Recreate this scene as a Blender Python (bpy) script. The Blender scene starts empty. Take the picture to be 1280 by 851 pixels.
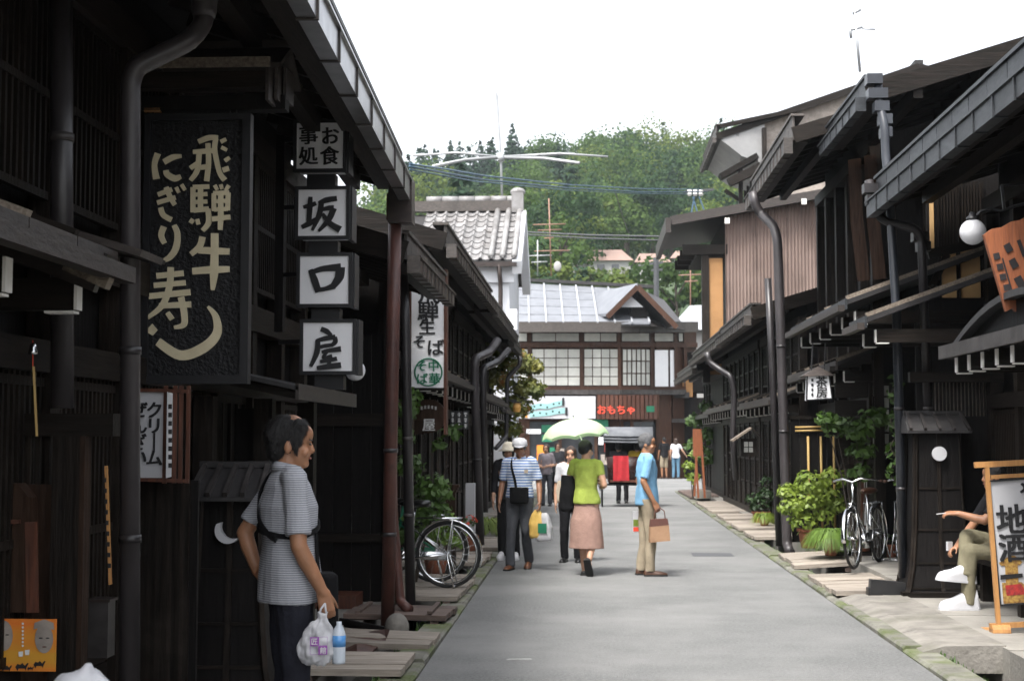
import bpy, bmesh, math, random
import numpy as np
from mathutils import Vector, Matrix, noise
R = math.radians
random.seed(11)
rng = np.random.default_rng(5)
scene = bpy.context.scene
C = scene.collection

# ------------------------------------------------------------------ camera, sky, sun, exposure
CAM = Vector((0, 0, 1.6)); YAW = R(3.116); PITCH = R(3.9); FPX = 1800.0
cd = bpy.data.cameras.new('camera'); cam = bpy.data.objects.new('camera', cd); C.objects.link(cam)
cd.sensor_width = 36; cd.lens = 36 * FPX / 1280; cd.clip_end = 3000; cd.clip_start = 0.1
cam.location = CAM; cam.rotation_euler = (R(90) + PITCH, 0, YAW)
cd.dof.use_dof = True; cd.dof.focus_distance = 8.0; cd.dof.aperture_fstop = 7.0
scene.camera = cam
SUN_EL, SUN_AZ = R(62), R(-150)      # azimuth from +Y towards +X: a veiled sun high behind the camera, to the left
world = bpy.data.worlds.new('World'); scene.world = world; world.use_nodes = True
wn, wl = world.node_tree.nodes, world.node_tree.links
wn.clear()
wo = wn.new('ShaderNodeOutputWorld'); bg = wn.new('ShaderNodeBackground'); sky = wn.new('ShaderNodeTexSky')
sky.sky_type = 'NISHITA'; sky.sun_disc = False; sky.sun_elevation = SUN_EL; sky.sun_rotation = SUN_AZ
sky.air_density = 1.0; sky.dust_density = 6.0; sky.ozone_density = 1.0; sky.altitude = 500
hs = wn.new('ShaderNodeHueSaturation'); hs.inputs['Saturation'].default_value = 0.22
wl.new(sky.outputs[0], hs.inputs['Color']); wl.new(hs.outputs[0], bg.inputs[0]); bg.inputs[1].default_value = 0.14
wl.new(bg.outputs[0], wo.inputs[0])
sd = bpy.data.lights.new('sun', 'SUN'); sun = bpy.data.objects.new('sun', sd); C.objects.link(sun)
sd.energy = 1.5; sd.angle = R(12); sd.color = (1.0, 0.965, 0.92)
sdir = Vector((math.sin(SUN_AZ) * math.cos(SUN_EL), math.cos(SUN_AZ) * math.cos(SUN_EL), math.sin(SUN_EL)))
sun.rotation_euler = sdir.to_track_quat('Z', 'Y').to_euler(); sun.location = (0, 10, 30)
vs = scene.view_settings
vs.view_transform = 'Standard'; vs.look = 'None'; vs.exposure = 1.78; vs.gamma = 1.0; vs.use_curve_mapping = False
scene.cycles.max_bounces = 6; scene.cycles.diffuse_bounces = 2; scene.cycles.use_adaptive_sampling = True; scene.cycles.adaptive_threshold = 0.02; scene.cycles.use_denoising = True

_f = Vector((-math.sin(YAW) * math.cos(PITCH), math.cos(YAW) * math.cos(PITCH), math.sin(PITCH)))
_r = Vector((math.cos(YAW), math.sin(YAW), 0)); _u = _r.cross(_f)
def ray(px, py): return _f + _r * ((px - 640) / FPX) + _u * ((425.5 - py) / FPX)
def W(px, py, Y):            # the point at street depth Y seen at that place of the photograph
    d = ray(px, py); return CAM + d * (Y / d.y)
def WX(px, py, X):
    d = ray(px, py); return CAM + d * (X / d.x)
def G(px, py, z=0.0):        # the point at height z
    d = ray(px, py); return CAM + d * ((z - CAM.z) / d.z)

# ------------------------------------------------------------------ materials
M = {}
def mat(name, col, rough=0.6, col2=None, scale=6.0, stretch=(1, 1, 1), bump=0.0, bscale=None, metal=0.0, vary=0.0,
        detail=5.0, coord='world', spec=0.5, trans=0.0, ramp=(0.35, 0.65), col3=None, scale3=1.5, ramp3=(0.55, 0.7), subs=0.0):
    m = bpy.data.materials.new(name); m.use_nodes = True; M[name] = m
    n, l = m.node_tree.nodes, m.node_tree.links
    b = n['Principled BSDF']; b.inputs['Roughness'].default_value = rough; b.inputs['Metallic'].default_value = metal
    b.inputs['Specular IOR Level'].default_value = spec
    col2 = col2 or tuple(c * 0.7 for c in col)
    if coord == 'world':
        g = n.new('ShaderNodeNewGeometry'); src = g.outputs['Position']
    else:
        g = n.new('ShaderNodeTexCoord'); src = g.outputs['Object']
    mp = n.new('ShaderNodeMapping'); mp.inputs['Scale'].default_value = stretch; l.new(src, mp.inputs[0])
    t = n.new('ShaderNodeTexNoise'); t.inputs['Scale'].default_value = scale; t.inputs['Detail'].default_value = detail
    t.inputs['Roughness'].default_value = 0.62; l.new(mp.outputs[0], t.inputs['Vector'])
    cr = n.new('ShaderNodeValToRGB'); e = cr.color_ramp.elements
    e[0].position, e[1].position = ramp; e[0].color = (*col2, 1); e[1].color = (*col, 1)
    l.new(t.outputs[0], cr.inputs[0]); out = cr.outputs[0]
    if col3:
        t3 = n.new('ShaderNodeTexNoise'); t3.inputs['Scale'].default_value = scale3; t3.inputs['Detail'].default_value = 8
        t3.inputs['Roughness'].default_value = 0.65; l.new(src, t3.inputs['Vector'])
        r3 = n.new('ShaderNodeValToRGB'); r3.color_ramp.elements[0].position, r3.color_ramp.elements[1].position = ramp3
        l.new(t3.outputs[0], r3.inputs[0])
        mx = n.new('ShaderNodeMix'); mx.data_type = 'RGBA'; l.new(r3.outputs[0], mx.inputs[0]); l.new(out, mx.inputs[6])
        mx.inputs[7].default_value = (*col3, 1); out = mx.outputs[2]
    if vary:
        oi = n.new('ShaderNodeObjectInfo'); mr = n.new('ShaderNodeMapRange')
        mr.inputs[3].default_value = 1 - vary; mr.inputs[4].default_value = 1 + vary; l.new(oi.outputs['Random'], mr.inputs[0])
        mu = n.new('ShaderNodeVectorMath'); mu.operation = 'SCALE'; l.new(out, mu.inputs[0]); l.new(mr.outputs[0], mu.inputs['Scale'])
        out = mu.outputs[0]
    l.new(out, b.inputs['Base Color'])
    if bump:
        t2 = t
        if bscale:
            t2 = n.new('ShaderNodeTexNoise'); t2.inputs['Scale'].default_value = bscale; t2.inputs['Detail'].default_value = 6
            l.new(mp.outputs[0], t2.inputs['Vector'])
        bp = n.new('ShaderNodeBump'); bp.inputs['Strength'].default_value = bump; bp.inputs['Distance'].default_value = 0.02
        l.new(t2.outputs[0], bp.inputs['Height']); l.new(bp.outputs[0], b.inputs['Normal'])
    if trans:
        tl = n.new('ShaderNodeBsdfTranslucent'); l.new(out, tl.inputs[0]); ms = n.new('ShaderNodeMixShader'); ms.inputs[0].default_value = trans
        l.new(b.outputs[0], ms.inputs[1]); l.new(tl.outputs[0], ms.inputs[2]); l.new(ms.outputs[0], n['Material Output'].inputs[0])
    if subs:
        b.inputs['Subsurface Weight'].default_value = subs; b.inputs['Subsurface Radius'].default_value = (0.02, 0.008, 0.004)
    return m
def stripe_mat(name, a, bcol, period, duty=0.5, rough=0.85, axis=2):
    m = mat(name, a, rough, a, 30, coord='object', bump=0.15, bscale=90)
    n, l = m.node_tree.nodes, m.node_tree.links; b = n['Principled BSDF']
    tc = n.new('ShaderNodeTexCoord'); sx = n.new('ShaderNodeSeparateXYZ'); l.new(tc.outputs['Object'], sx.inputs[0])
    d = n.new('ShaderNodeMath'); d.operation = 'DIVIDE'; d.inputs[1].default_value = period; l.new(sx.outputs[axis], d.inputs[0])
    f = n.new('ShaderNodeMath'); f.operation = 'FRACT'; l.new(d.outputs[0], f.inputs[0])
    cr = n.new('ShaderNodeValToRGB'); cr.color_ramp.interpolation = 'LINEAR'; e = cr.color_ramp.elements
    e[0].position = duty - 0.08; e[0].color = (*a, 1); e[1].position = duty + 0.08; e[1].color = (*bcol, 1)
    l.new(f.outputs[0], cr.inputs[0]); l.new(cr.outputs[0], b.inputs['Base Color'])
    return m
GX = (1.2, 14, 14); GY = (14, 1.2, 14); GZ = (14, 14, 1.2)
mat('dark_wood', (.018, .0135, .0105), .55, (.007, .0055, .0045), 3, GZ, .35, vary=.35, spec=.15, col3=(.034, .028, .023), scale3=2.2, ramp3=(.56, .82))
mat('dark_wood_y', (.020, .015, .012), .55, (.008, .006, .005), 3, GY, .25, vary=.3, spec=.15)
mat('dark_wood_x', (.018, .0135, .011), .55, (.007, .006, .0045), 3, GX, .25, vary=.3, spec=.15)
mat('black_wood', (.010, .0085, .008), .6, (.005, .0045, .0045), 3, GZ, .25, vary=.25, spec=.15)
mat('shop_wood', (.080, .042, .028), .55, (.042, .021, .014), 3, GZ, .25, vary=.2, spec=.15)
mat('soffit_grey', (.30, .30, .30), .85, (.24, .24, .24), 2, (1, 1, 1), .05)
mat('brown_wood', (.046, .026, .017), .55, (.022, .012, .008), 3, GZ, .25, vary=.25, spec=.15)
mat('red_brown_wood', (.11, .036, .018), .5, (.05, .018, .010), 3, GZ, .2, vary=.15)
mat('grey_fascia', (.078, .066, .058), .55, (.038, .032, .028), 4, (3, 3, 10), .2, vary=.35, col3=(.04, .034, .03), scale3=3)
mat('brown_fascia', (.042, .033, .028), .5, (.021, .016, .014), 4, (3, 3, 10), .2, vary=.3)
mat('weathered_edge', (.26, .215, .165), .7, (.11, .085, .065), 4, GY, .3, vary=.2)
mat('gutter_silver', (.42, .42, .43), .32, (.30, .30, .31), 3, (2, 2, 2), 0.03, metal=.85, vary=.15)
mat('gutter_patina', (.050, .054, .060), .5, (.026, .029, .032), 4, (2, 2, 6), .15, metal=.15, vary=.35, spec=.35)
mat('gutter_brown', (.05, .037, .032), .4, (.028, .021, .019), 4, (2, 2, 6), .1, metal=.3, vary=.2)
mat('pipe_grey', (.052, .045, .047), .42, (.033, .029, .030), 5, (1, 1, .5), .08, spec=.5)
mat('pipe_red', (.105, .040, .030), .5, (.055, .024, .020), 6, (1, 1, .5), .15, col3=(.05, .022, .018), scale3=6)
mat('pipe_dark', (.034, .030, .031), .38, (.018, .016, .017), 5, (1, 1, .5), .08)
mat('pipe_blue', (.030, .034, .042), .35, (.016, .018, .024), 5, (1, 1, .5), .08)
mat('sheet_metal', (.070, .064, .062), .45, (.036, .032, .031), 3, (2, 2, 2), .15, metal=.3, vary=.2, spec=.35)
mat('roof_dark', (.028, .026, .026), .6, (.015, .014, .015), 4, (2, 2, 2), .15, vary=.2)
mat('roof_tile', (.27, .265, .265), .5, (.15, .142, .138), 3, (1, 1, 1), .2, vary=.28)
mat('roof_rib', (.34, .355, .38), .5, (.28, .29, .31), 2, (1, 1, 1), .03, vary=.1)
mat('roof_panel', (.20, .21, .23), .5, (.155, .163, .18), 2, (1, 1, 1), .03, metal=.1, vary=.05)
mat('white_plaster', (.78, .79, .82), .8, (.70, .71, .74), 1.5, (1, 1, 1), .05)
mat('white_paint', (.80, .78, .74), .6, (.68, .66, .62), 8, (1, 1, 1))
mat('cream_plaster', (.62, .40, .18), .85, (.50, .31, .135), 2, (1, 1, 1), .08)
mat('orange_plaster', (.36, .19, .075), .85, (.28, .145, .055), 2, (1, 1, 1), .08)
mat('corrugated', (.235, .172, .148), .6, (.155, .112, .096), 1.2, (3, 3, .35), .05, col3=(.29, .22, .19), scale3=.6, ramp3=(.45, .75))
mat('shoji', (.50, .50, .46), .75, (.40, .40, .37), 2, (1, 1, 1), 0, vary=.18)
mat('glass_dark', (.05, .055, .06), .12, (.03, .034, .04), 1, (1, 1, 1), 0, spec=.8)
mat('glass_pale', (.42, .46, .52), .2, (.35, .39, .45), 1, (1, 1, 1), 0, spec=.7)
mat('asphalt', (.225, .228, .225), .85, (.105, .107, .106), 42, (1, 1, 1), .9, 120, detail=9, ramp=(.28, .72), col3=(.25, .25, .244), scale3=.6, ramp3=(.40, .72))
mat('kerb_stone', (.20, .195, .165), .85, (.115, .112, .094), 5, (1, 1, 1), .4, 25, vary=.15, col3=(.085, .105, .035), scale3=1.6, ramp3=(.46, .60))
mat('stone', (.23, .215, .19), .85, (.14, .13, .115), 4, (1, 1, 1), .4, 30, vary=.15, col3=(.13, .125, .10), scale3=2.5, ramp3=(.5, .7))
mat('concrete', (.27, .255, .225), .85, (.19, .178, .158), 2, (1, 1, 1), .3, 30, vary=.1)
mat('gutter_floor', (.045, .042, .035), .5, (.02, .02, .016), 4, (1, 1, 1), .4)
mat('plank', (.36, .315, .265), .75, (.20, .17, .14), 2.2, GX, .35, vary=.22)
mat('plank_brown', (.15, .105, .085), .7, (.075, .052, .042), 2.2, GX, .3, vary=.2)
mat('earth', (.11, .10, .075), .95, (.06, .055, .04), 1, (1, 1, 1), .3)
mat('hill_ground', (.045, .07, .028), .95, (.025, .045, .018), .05, (1, 1, 1), .3)
mat('black_metal', (.018, .018, .019), .4, (.012, .012, .013), 5, (1, 1, 1), .05)
mat('black_fabric', (.014, .014, .016), .85, (.008, .008, .01), 20, (1, 1, 1), .2, 60)
mat('chrome', (.72, .73, .74), .18, (.62, .63, .64), 5, (1, 1, 1), 0, metal=1.0)
mat('rubber', (.018, .018, .018), .75, (.012, .012, .012), 9, (1, 1, 1), .1)
mat('globe_white', (.80, .80, .82), .25, (.76, .76, .78), 2, (1, 1, 1), 0, trans=.25)
mat('sign_white', (.84, .84, .86), .4, (.80, .80, .82), 2, (1, 1, 1), 0)
mat('sign_grey', (.50, .50, .52), .5, (.45, .45, .47), 2, (1, 1, 1), 0)
mat('ink', (.012, .012, .014), .6, (.010, .010, .012), 8, (1, 1, 1))
mat('ink_green', (.015, .19, .10), .6, (.012, .15, .08), 8, (1, 1, 1))
mat('ink_red', (.75, .07, .03), .6, (.65, .06, .03), 8, (1, 1, 1))
mat('ink_cream', (.69, .61, .42), .6, (.60, .52, .35), 8, (1, 1, 1), .1)
mat('ink_white', (.75, .75, .74), .6, (.65, .65, .64), 8, (1, 1, 1))
mat('ink_purple', (.28, .06, .36), .6, (.24, .05, .32), 8, (1, 1, 1))
mat('ink_cyan', (.26, .48, .47), .6, (.23, .44, .43), 8, (1, 1, 1))
mat('sign_black', (.011, .011, .013), .55, (.006, .006, .007), 40, (1, 1, 1), .8, 55, spec=.35)
mat('frame_black', (.016, .016, .018), .45, (.010, .010, .012), 5, (1, 1, 1), .1)
mat('copper_board', (.30, .095, .035), .55, (.20, .062, .025), 4, GZ, .2)
mat('honey_wood', (.46, .235, .080), .5, (.34, .16, .055), 3, GZ, .15, vary=.1)
mat('bamboo', (.46, .31, .105), .5, (.36, .23, .075), 3, GZ, .1, vary=.12)
mat('terracotta', (.30, .105, .055), .8, (.20, .07, .04), 6, (1, 1, 1), .2)
mat('poster_orange', (.75, .14, .02), .5, (.62, .30, .03), 1.5, (.3, .3, 3), 0)
mat('poster_grey', (.36, .31, .27), .6, (.22, .19, .165), 9, (1, 1, 1))
mat('plastic_white', (.70, .70, .72), .35, (.58, .58, .61), 10, (1, 1, 1), .25, 14, trans=.3)
mat('plastic_yellow', (.70, .46, .12), .35, (.6, .38, .1), 10, (1, 1, 1), .25, 14)
mat('bottle_blue', (.10, .30, .62), .2, (.08, .25, .55), 10, (1, 1, 1))
mat('bottle_clear', (.55, .60, .66), .1, (.45, .5, .56), 10, (1, 1, 1))
mat('paper_bag', (.36, .215, .125), .7, (.30, .175, .10), 8, (1, 1, 1), .1)
mat('paper_bag_dark', (.12, .045, .03), .7, (.1, .04, .03), 8, (1, 1, 1), .1)
mat('red_cloth', (.46, .02, .03), .85, (.33, .015, .02), 8, (1, 1, 1), .3, coord='object')
mat('hood_grey', (.15, .158, .17), .8, (.10, .107, .12), 4, (1, 1, 1), .3, 20)
mat('lacquer', (.030, .012, .010), .25, (.02, .009, .008), 4, (1, 1, 1))
mat('parasol', (.70, .88, .58), .7, (.67, .85, .55), 5, (1, 1, 1), 0, trans=.45)
mat('leaf_lime', (.31, .40, .065), .5, (.16, .24, .035), 3, trans=.35, vary=.1)
mat('leaf_fern', (.19, .31, .045), .55, (.10, .185, .026), 3, trans=.35, vary=.1)
mat('leaf_mid', (.085, .16, .030), .5, (.042, .085, .018), 3, trans=.3, vary=.1)
mat('leaf_deep', (.04, .085, .022), .5, (.02, .048, .014), 3, trans=.25, vary=.1)
mat('leaf_autumn', (.22, .21, .045), .5, (.09, .13, .03), 2, trans=.35, col3=(.42, .13, .03), scale3=1.3, ramp3=(.56, .66))
mat('petal_red', (.6, .06, .02), .6, (.5, .05, .02), 8, (1, 1, 1))
mat('tree_broad', (.085, .140, .036), .8, (.040, .078, .022), .35, (1, 1, 1), 0, trans=.45, spec=.2, coord='world', vary=.12, col3=(.085, .135, .035), scale3=.045)
mat('tree_cedar', (.030, .062, .032), .8, (.016, .036, .020), .5, (1, 1, 1), 0, trans=.25, spec=.2)
mat('tree_pale', (.15, .195, .045), .8, (.080, .120, .028), .5, (1, 1, 1), 0, trans=.45, spec=.2, vary=.12)
mat('tree_deep', (.040, .080, .030), .8, (.022, .050, .020), .4, (1, 1, 1), 0, trans=.4, spec=.2)
mat('bark', (.07, .055, .042), .9, (.035, .028, .022), 6, (2, 2, .5), .4)
mat('steel_pole', (.42, .43, .44), .45, (.34, .35, .36), 3, (1, 1, 1), 0, metal=.4)
mat('antenna_rust', (.30, .17, .12), .6, (.22, .12, .085), 3, (1, 1, 1))
mat('cable_blue', (.07, .13, .19), .5, (.05, .10, .16), 3, (1, 1, 1))
mat('cable_dark', (.06, .065, .07), .5, (.05, .05, .055), 3, (1, 1, 1))
mat('far_wall', (.36, .355, .345), .8, (.30, .295, .285), .5, (1, 1, 1))
mat('far_roof', (.25, .165, .135), .7, (.20, .135, .11), .5, (1, 1, 1))
mat('far_roof_grey', (.34, .35, .37), .6, (.27, .28, .30), .5, (1, 1, 1))
for nm, c in (('skin_tan', (.36, .175, .095)), ('skin_fair', (.52, .30, .20)), ('skin_brown', (.30, .145, .080))):
    mat(nm, c, .5, tuple(v * .8 for v in c), 14, (1, 1, 1), .06, 120, coord='object', subs=.08)
mat('hair_black', (.013, .012, .012), .42, (.007, .006, .006), 40, (6, 6, 1), .5, 60, coord='object')
mat('hair_grey', (.13, .13, .135), .5, (.055, .055, .058), 40, (6, 6, 1), .5, 60, coord='object')
mat('hair_brown', (.05, .028, .018), .45, (.03, .017, .011), 40, (6, 6, 1), .5, 60, coord='object')
mat('eye_dark', (.015, .012, .010), .2, (.01, .01, .01), 5)
mat('lip', (.30, .11, .085), .5, (.25, .09, .07), 9)
def cloth(n_, c, r=.85): return mat(n_, c, r, tuple(v * .82 for v in c), 10, (1, 1, 1), .25, 45, coord='object', spec=.15)
cloth('trousers_navy', (.022, .023, .032)); cloth('trousers_grey', (.075, .078, .088)); cloth('trousers_khaki', (.34, .285, .205))
cloth('trousers_olive', (.21, .19, .125)); cloth('jeans', (.11, .21, .30)); cloth('trousers_black', (.014, .014, .016))
cloth('shirt_sky', (.20, .40, .60)); cloth('shirt_lime', (.31, .38, .075)); cloth('skirt_mauve', (.34, .215, .175))
cloth('shirt_heather', (.24, .215, .235)); cloth('shirt_charcoal', (.075, .075, .082)); cloth('shirt_white', (.62, .62, .65))
cloth('shirt_black', (.016, .016, .018)); cloth('shirt_yellow', (.55, .38, .05)); cloth('cap_white', (.60, .60, .62)); cloth('hat_cream', (.68, .62, .50))
cloth('bag_black', (.008, .008, .009), .9); cloth('cloth_beige', (.50, .42, .33))
mat('leather_brown', (.16, .062, .03), .4, (.10, .04, .02), 8, coord='object'); mat('leather_black', (.012, .012, .012), .3, (.01, .01, .01), 8, coord='object')
mat('leather_dark', (.085, .038, .02), .45, (.06, .026, .014), 8, coord='object')
mat('sneaker', (.60, .60, .62), .5, (.52, .52, .54), 8, coord='object', bump=.05)
stripe_mat('shirt_grey_stripe', (.215, .222, .25), (.43, .44, .47), .0105, .6)
stripe_mat('shirt_blue_stripe', (.11, .20, .44), (.66, .70, .76), .036, .5)

# ------------------------------------------------------------------ mesh helpers
def rootloc(p):
    while p.parent: p = p.parent
    return Vector(p.location)
class MB:
    def __init__(s): s.v = []; s.f = []
    def add(s, vs_, fs_):
        o = len(s.v); s.v += [tuple(v) for v in vs_]; s.f += [tuple(i + o for i in f) for f in fs_]; return s
    def b(s, x0, x1, y0, y1, z0, z1):
        x0, x1 = min(x0, x1), max(x0, x1); y0, y1 = min(y0, y1), max(y0, y1); z0, z1 = min(z0, z1), max(z0, z1)
        return s.add([(x0, y0, z0), (x1, y0, z0), (x1, y1, z0), (x0, y1, z0), (x0, y0, z1), (x1, y0, z1), (x1, y1, z1), (x0, y1, z1)],
                     [(0, 3, 2, 1), (4, 5, 6, 7), (0, 1, 5, 4), (1, 2, 6, 5), (2, 3, 7, 6), (3, 0, 4, 7)])
    def bar(s, p0, p1, w, h, up=(0, 0, 1)):
        p0, p1 = Vector(p0), Vector(p1); d = (p1 - p0).normalized(); up = Vector(up)
        if abs(d.dot(up)) > .98: up = Vector((0, 1, 0))
        a = d.cross(up).normalized() * (w / 2); c = a.cross(d).normalized() * (h / 2)
        q = []
        for p in (p0, p1): q += [p - a - c, p + a - c, p + a + c, p - a + c]
        return s.add(q, [(0, 1, 2, 3), (7, 6, 5, 4), (0, 4, 5, 1), (1, 5, 6, 2), (2, 6, 7, 3), (3, 7, 4, 0)])
    def tube(s, pts, r, n=8, closed=False):
        pts = [Vector(p) for p in pts]; k = len(pts); rs = r if isinstance(r, (list, tuple)) else [r] * k
        ref = None; rings = []
        for i in range(k):
            a = pts[i - 1] if (i > 0 or closed) else pts[i]; b_ = pts[(i + 1) % k] if (i < k - 1 or closed) else pts[i]
            t = (b_ - a).normalized()
            if ref is None: ref = Vector((0, 0, 1)) if abs(t.z) < .9 else Vector((0, 1, 0))
            u = (ref - t * ref.dot(t)).normalized(); w = t.cross(u); ref = u
            rings.append([pts[i] + (u * math.cos(2 * math.pi * j / n) + w * math.sin(2 * math.pi * j / n)) * rs[i] for j in range(n)])
        o = len(s.v)
        for q in rings: s.v += [tuple(v) for v in q]
        for i in range(k if closed else k - 1):
            i2 = (i + 1) % k
            for j in range(n):
                j2 = (j + 1) % n; s.f.append((o + i * n + j, o + i * n + j2, o + i2 * n + j2, o + i2 * n + j))
        if not closed:
            s.f.append(tuple(o + j for j in reversed(range(n)))); s.f.append(tuple(o + (k - 1) * n + j for j in range(n)))
        return s
    def prism(s, poly, axis, a, b_):      # poly in the two other axes, in order
        def p(t, q):
            return {'x': (t, q[0], q[1]), 'y': (q[0], t, q[1]), 'z': (q[0], q[1], t)}[axis]
        n = len(poly); vs_ = [p(a, q) for q in poly] + [p(b_, q) for q in poly]
        fs_ = [tuple(reversed(range(n))), tuple(range(n, 2 * n))] + [(i, (i + 1) % n, n + (i + 1) % n, n + i) for i in range(n)]
        return s.add(vs_, fs_)
    def lathe(s, prof, c=(0, 0, 0), n=20):
        c = Vector(c); k = len(prof); vs_ = []; fs_ = []
        for r_, z in prof:
            vs_ += [(c.x + r_ * math.cos(2 * math.pi * j / n), c.y + r_ * math.sin(2 * math.pi * j / n), c.z + z) for j in range(n)]
        for i in range(k - 1):
            for j in range(n):
                j2 = (j + 1) % n; fs_.append((i * n + j, i * n + j2, (i + 1) * n + j2, (i + 1) * n + j))
        fs_.append(tuple(reversed(range(n)))); fs_.append(tuple((k - 1) * n + j for j in range(n)))
        return s.add(vs_, fs_)
    def sph(s, c, r, n=12, m=8):
        r = (r, r, r) if not isinstance(r, (tuple, list, Vector)) else r; c = Vector(c); vs_ = []; fs_ = []
        for i in range(1, m):
            th = math.pi * i / m
            for j in range(n):
                ph = 2 * math.pi * j / n
                vs_.append((c.x + r[0] * math.sin(th) * math.cos(ph), c.y + r[1] * math.sin(th) * math.sin(ph), c.z + r[2] * math.cos(th)))
        vs_ += [(c.x, c.y, c.z + r[2]), (c.x, c.y, c.z - r[2])]; T = len(vs_) - 2
        for i in range(m - 2):
            for j in range(n):
                j2 = (j + 1) % n; fs_.append((i * n + j, (i + 1) * n + j, (i + 1) * n + j2, i * n + j2))
        for j in range(n):
            j2 = (j + 1) % n; fs_.append((T, j, j2)); fs_.append((T + 1, (m - 2) * n + j2, (m - 2) * n + j))
        return s.add(vs_, fs_)
    def rings(s, rs):                    # loft of equal-length vertex rings, capped
        n = len(rs[0]); o = len(s.v)
        for q in rs: s.v += [tuple(v) for v in q]
        for i in range(len(rs) - 1):
            for j in range(n):
                j2 = (j + 1) % n; s.f.append((o + i * n + j, o + i * n + j2, o + (i + 1) * n + j2, o + (i + 1) * n + j))
        s.f.append(tuple(o + j for j in reversed(range(n)))); s.f.append(tuple(o + (len(rs) - 1) * n + j for j in range(n)))
        return s
    def torus(s, c, R_, r_, axis='x', n=32, m=6):
        pts = []
        for i in range(n):
            a = 2 * math.pi * i / n; ca, sa = R_ * math.cos(a), R_ * math.sin(a)
            pts.append(Vector(c) + Vector({'x': (0, ca, sa), 'y': (ca, 0, sa), 'z': (ca, sa, 0)}[axis]))
        return s.tube(pts, r_, m, closed=True)
    def mesh(s, name, m=None, smooth=False, off=None):
        me = bpy.data.meshes.new(name)
        v = s.v if off is None else [(a - off.x, b_ - off.y, c - off.z) for a, b_, c in s.v]
        me.from_pydata(v, [], s.f)
        if m: me.materials.append(M[m])
        if smooth: me.shade_smooth() if hasattr(me, 'shade_smooth') else None
        me.update(); return me
    def build(s, name, m, parent=None, smooth=False, local=False, **kw):
        off = rootloc(parent) if (parent is not None and not local) else None
        me = s.mesh(name, m, smooth, off)
        if smooth == 'auto': pass
        return link(name, me, parent, **kw)
def link(name, me, parent=None, label=None, cat=None, group=None, kind=None):
    o = bpy.data.objects.new(name, me); C.objects.link(o)
    if parent is not None: o.parent = parent
    tag(o, label, cat, group, kind); return o
def tag(o, label=None, cat=None, group=None, kind=None):
    if label: o['label'] = label
    if cat: o['category'] = cat
    if group: o['group'] = group
    if kind: o['kind'] = kind
    return o
def thing(name, label, cat, loc=(0, 0, 0), rz=0.0, group=None):
    o = bpy.data.objects.new(name, None); C.objects.link(o); o.location = loc; o.rotation_euler = (0, 0, rz); o.empty_display_size = .2
    return tag(o, label, cat, group)
_unit = {}
def piece(name, parent, x0, x1, y0, y1, z0, z1, m, rot=None, local=False):   # one cheap board; all of one material share a mesh
    if m not in _unit: _unit[m] = MB().b(-.5, .5, -.5, .5, -.5, .5).mesh('board', m)
    o = bpy.data.objects.new(name, _unit[m]); C.objects.link(o); o.parent = parent
    c = Vector(((x0 + x1) / 2, (y0 + y1) / 2, (z0 + z1) / 2))
    o.location = c if local else c - rootloc(parent)
    o.scale = (max(abs(x1 - x0), 1e-4), max(abs(y1 - y0), 1e-4), max(abs(z1 - z0), 1e-4))
    if rot: o.rotation_euler = rot
    return o
def pbar(name, parent, p0, p1, w, h, m, local=False):                       # a piece laid between two points: length on local y
    if m not in _unit: _unit[m] = MB().b(-.5, .5, -.5, .5, -.5, .5).mesh('board', m)
    o = bpy.data.objects.new(name, _unit[m]); C.objects.link(o); o.parent = parent
    p0, p1 = Vector(p0), Vector(p1); d = p1 - p0
    o.location = (p0 + p1) / 2 - (Vector() if local else rootloc(parent)); o.scale = (w, d.length, h)
    o.rotation_euler = d.to_track_quat('Y', 'Z').to_euler(); return o
def copy_tree(o, parent=None):
    c = o.copy(); C.objects.link(c); c.parent = parent
    for ch in list(o.children): copy_tree(ch, c)
    return c
# lettering: built from the program's own glyphs, turned to flat mesh; returned centred, in (x right, z up) facing -y
_tmp = bpy.data.scenes.new('workbench')
def eval_mesh(o):                 # evaluate one object alone in a scratch scene
    _tmp.collection.objects.link(o); vl = _tmp.view_layers[0]; vl.update(); dg = vl.depsgraph
    if dg is None:
        with bpy.context.temp_override(scene=_tmp, view_layer=vl): dg = bpy.context.evaluated_depsgraph_get()
    dg.update()
    me = bpy.data.meshes.new_from_object(o.evaluated_get(dg)); bpy.data.objects.remove(o); return me
_em = []
def glyphs(txt, size, bold=0.0, extrude=0.0015, raw=False):
    cu = bpy.data.curves.new('lettering', 'FONT'); cu.body = txt; cu.size = 1.0; cu.align_x = 'CENTER'; cu.align_y = 'CENTER'
    cu.extrude = 0.0; cu.resolution_u = 3
    o = bpy.data.objects.new('lettering', cu); me = eval_mesh(o); bpy.data.curves.remove(cu)
    n = len(me.vertices); co = np.empty(n * 3); me.vertices.foreach_get('co', co); co = co.reshape(-1, 3)
    if raw: return co
    if not _em:
        r_ = glyphs('国', 1, raw=True); _em.append(float((r_.max(0) - r_.min(0))[1]) / .92)
    co[:, :2] -= ((co.max(0) + co.min(0)) / 2)[:2]; co *= size / _em[0]
    polys = [tuple(p.vertices) for p in me.polygons]; bpy.data.meshes.remove(me)
    q = MB(); e = bold * size * .62
    shifts = [(0, 0)] if e < 1e-5 else [(0, 0), (e, e * .6), (-e, e * .6), (e, -e * .6), (-e, -e * .6)]
    for k, (dx, dy) in enumerate(shifts): q.add([(x + dx, y + dy, .0012 * k) for x, y, _ in co], polys)
    return q.mesh('lettering')
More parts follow.
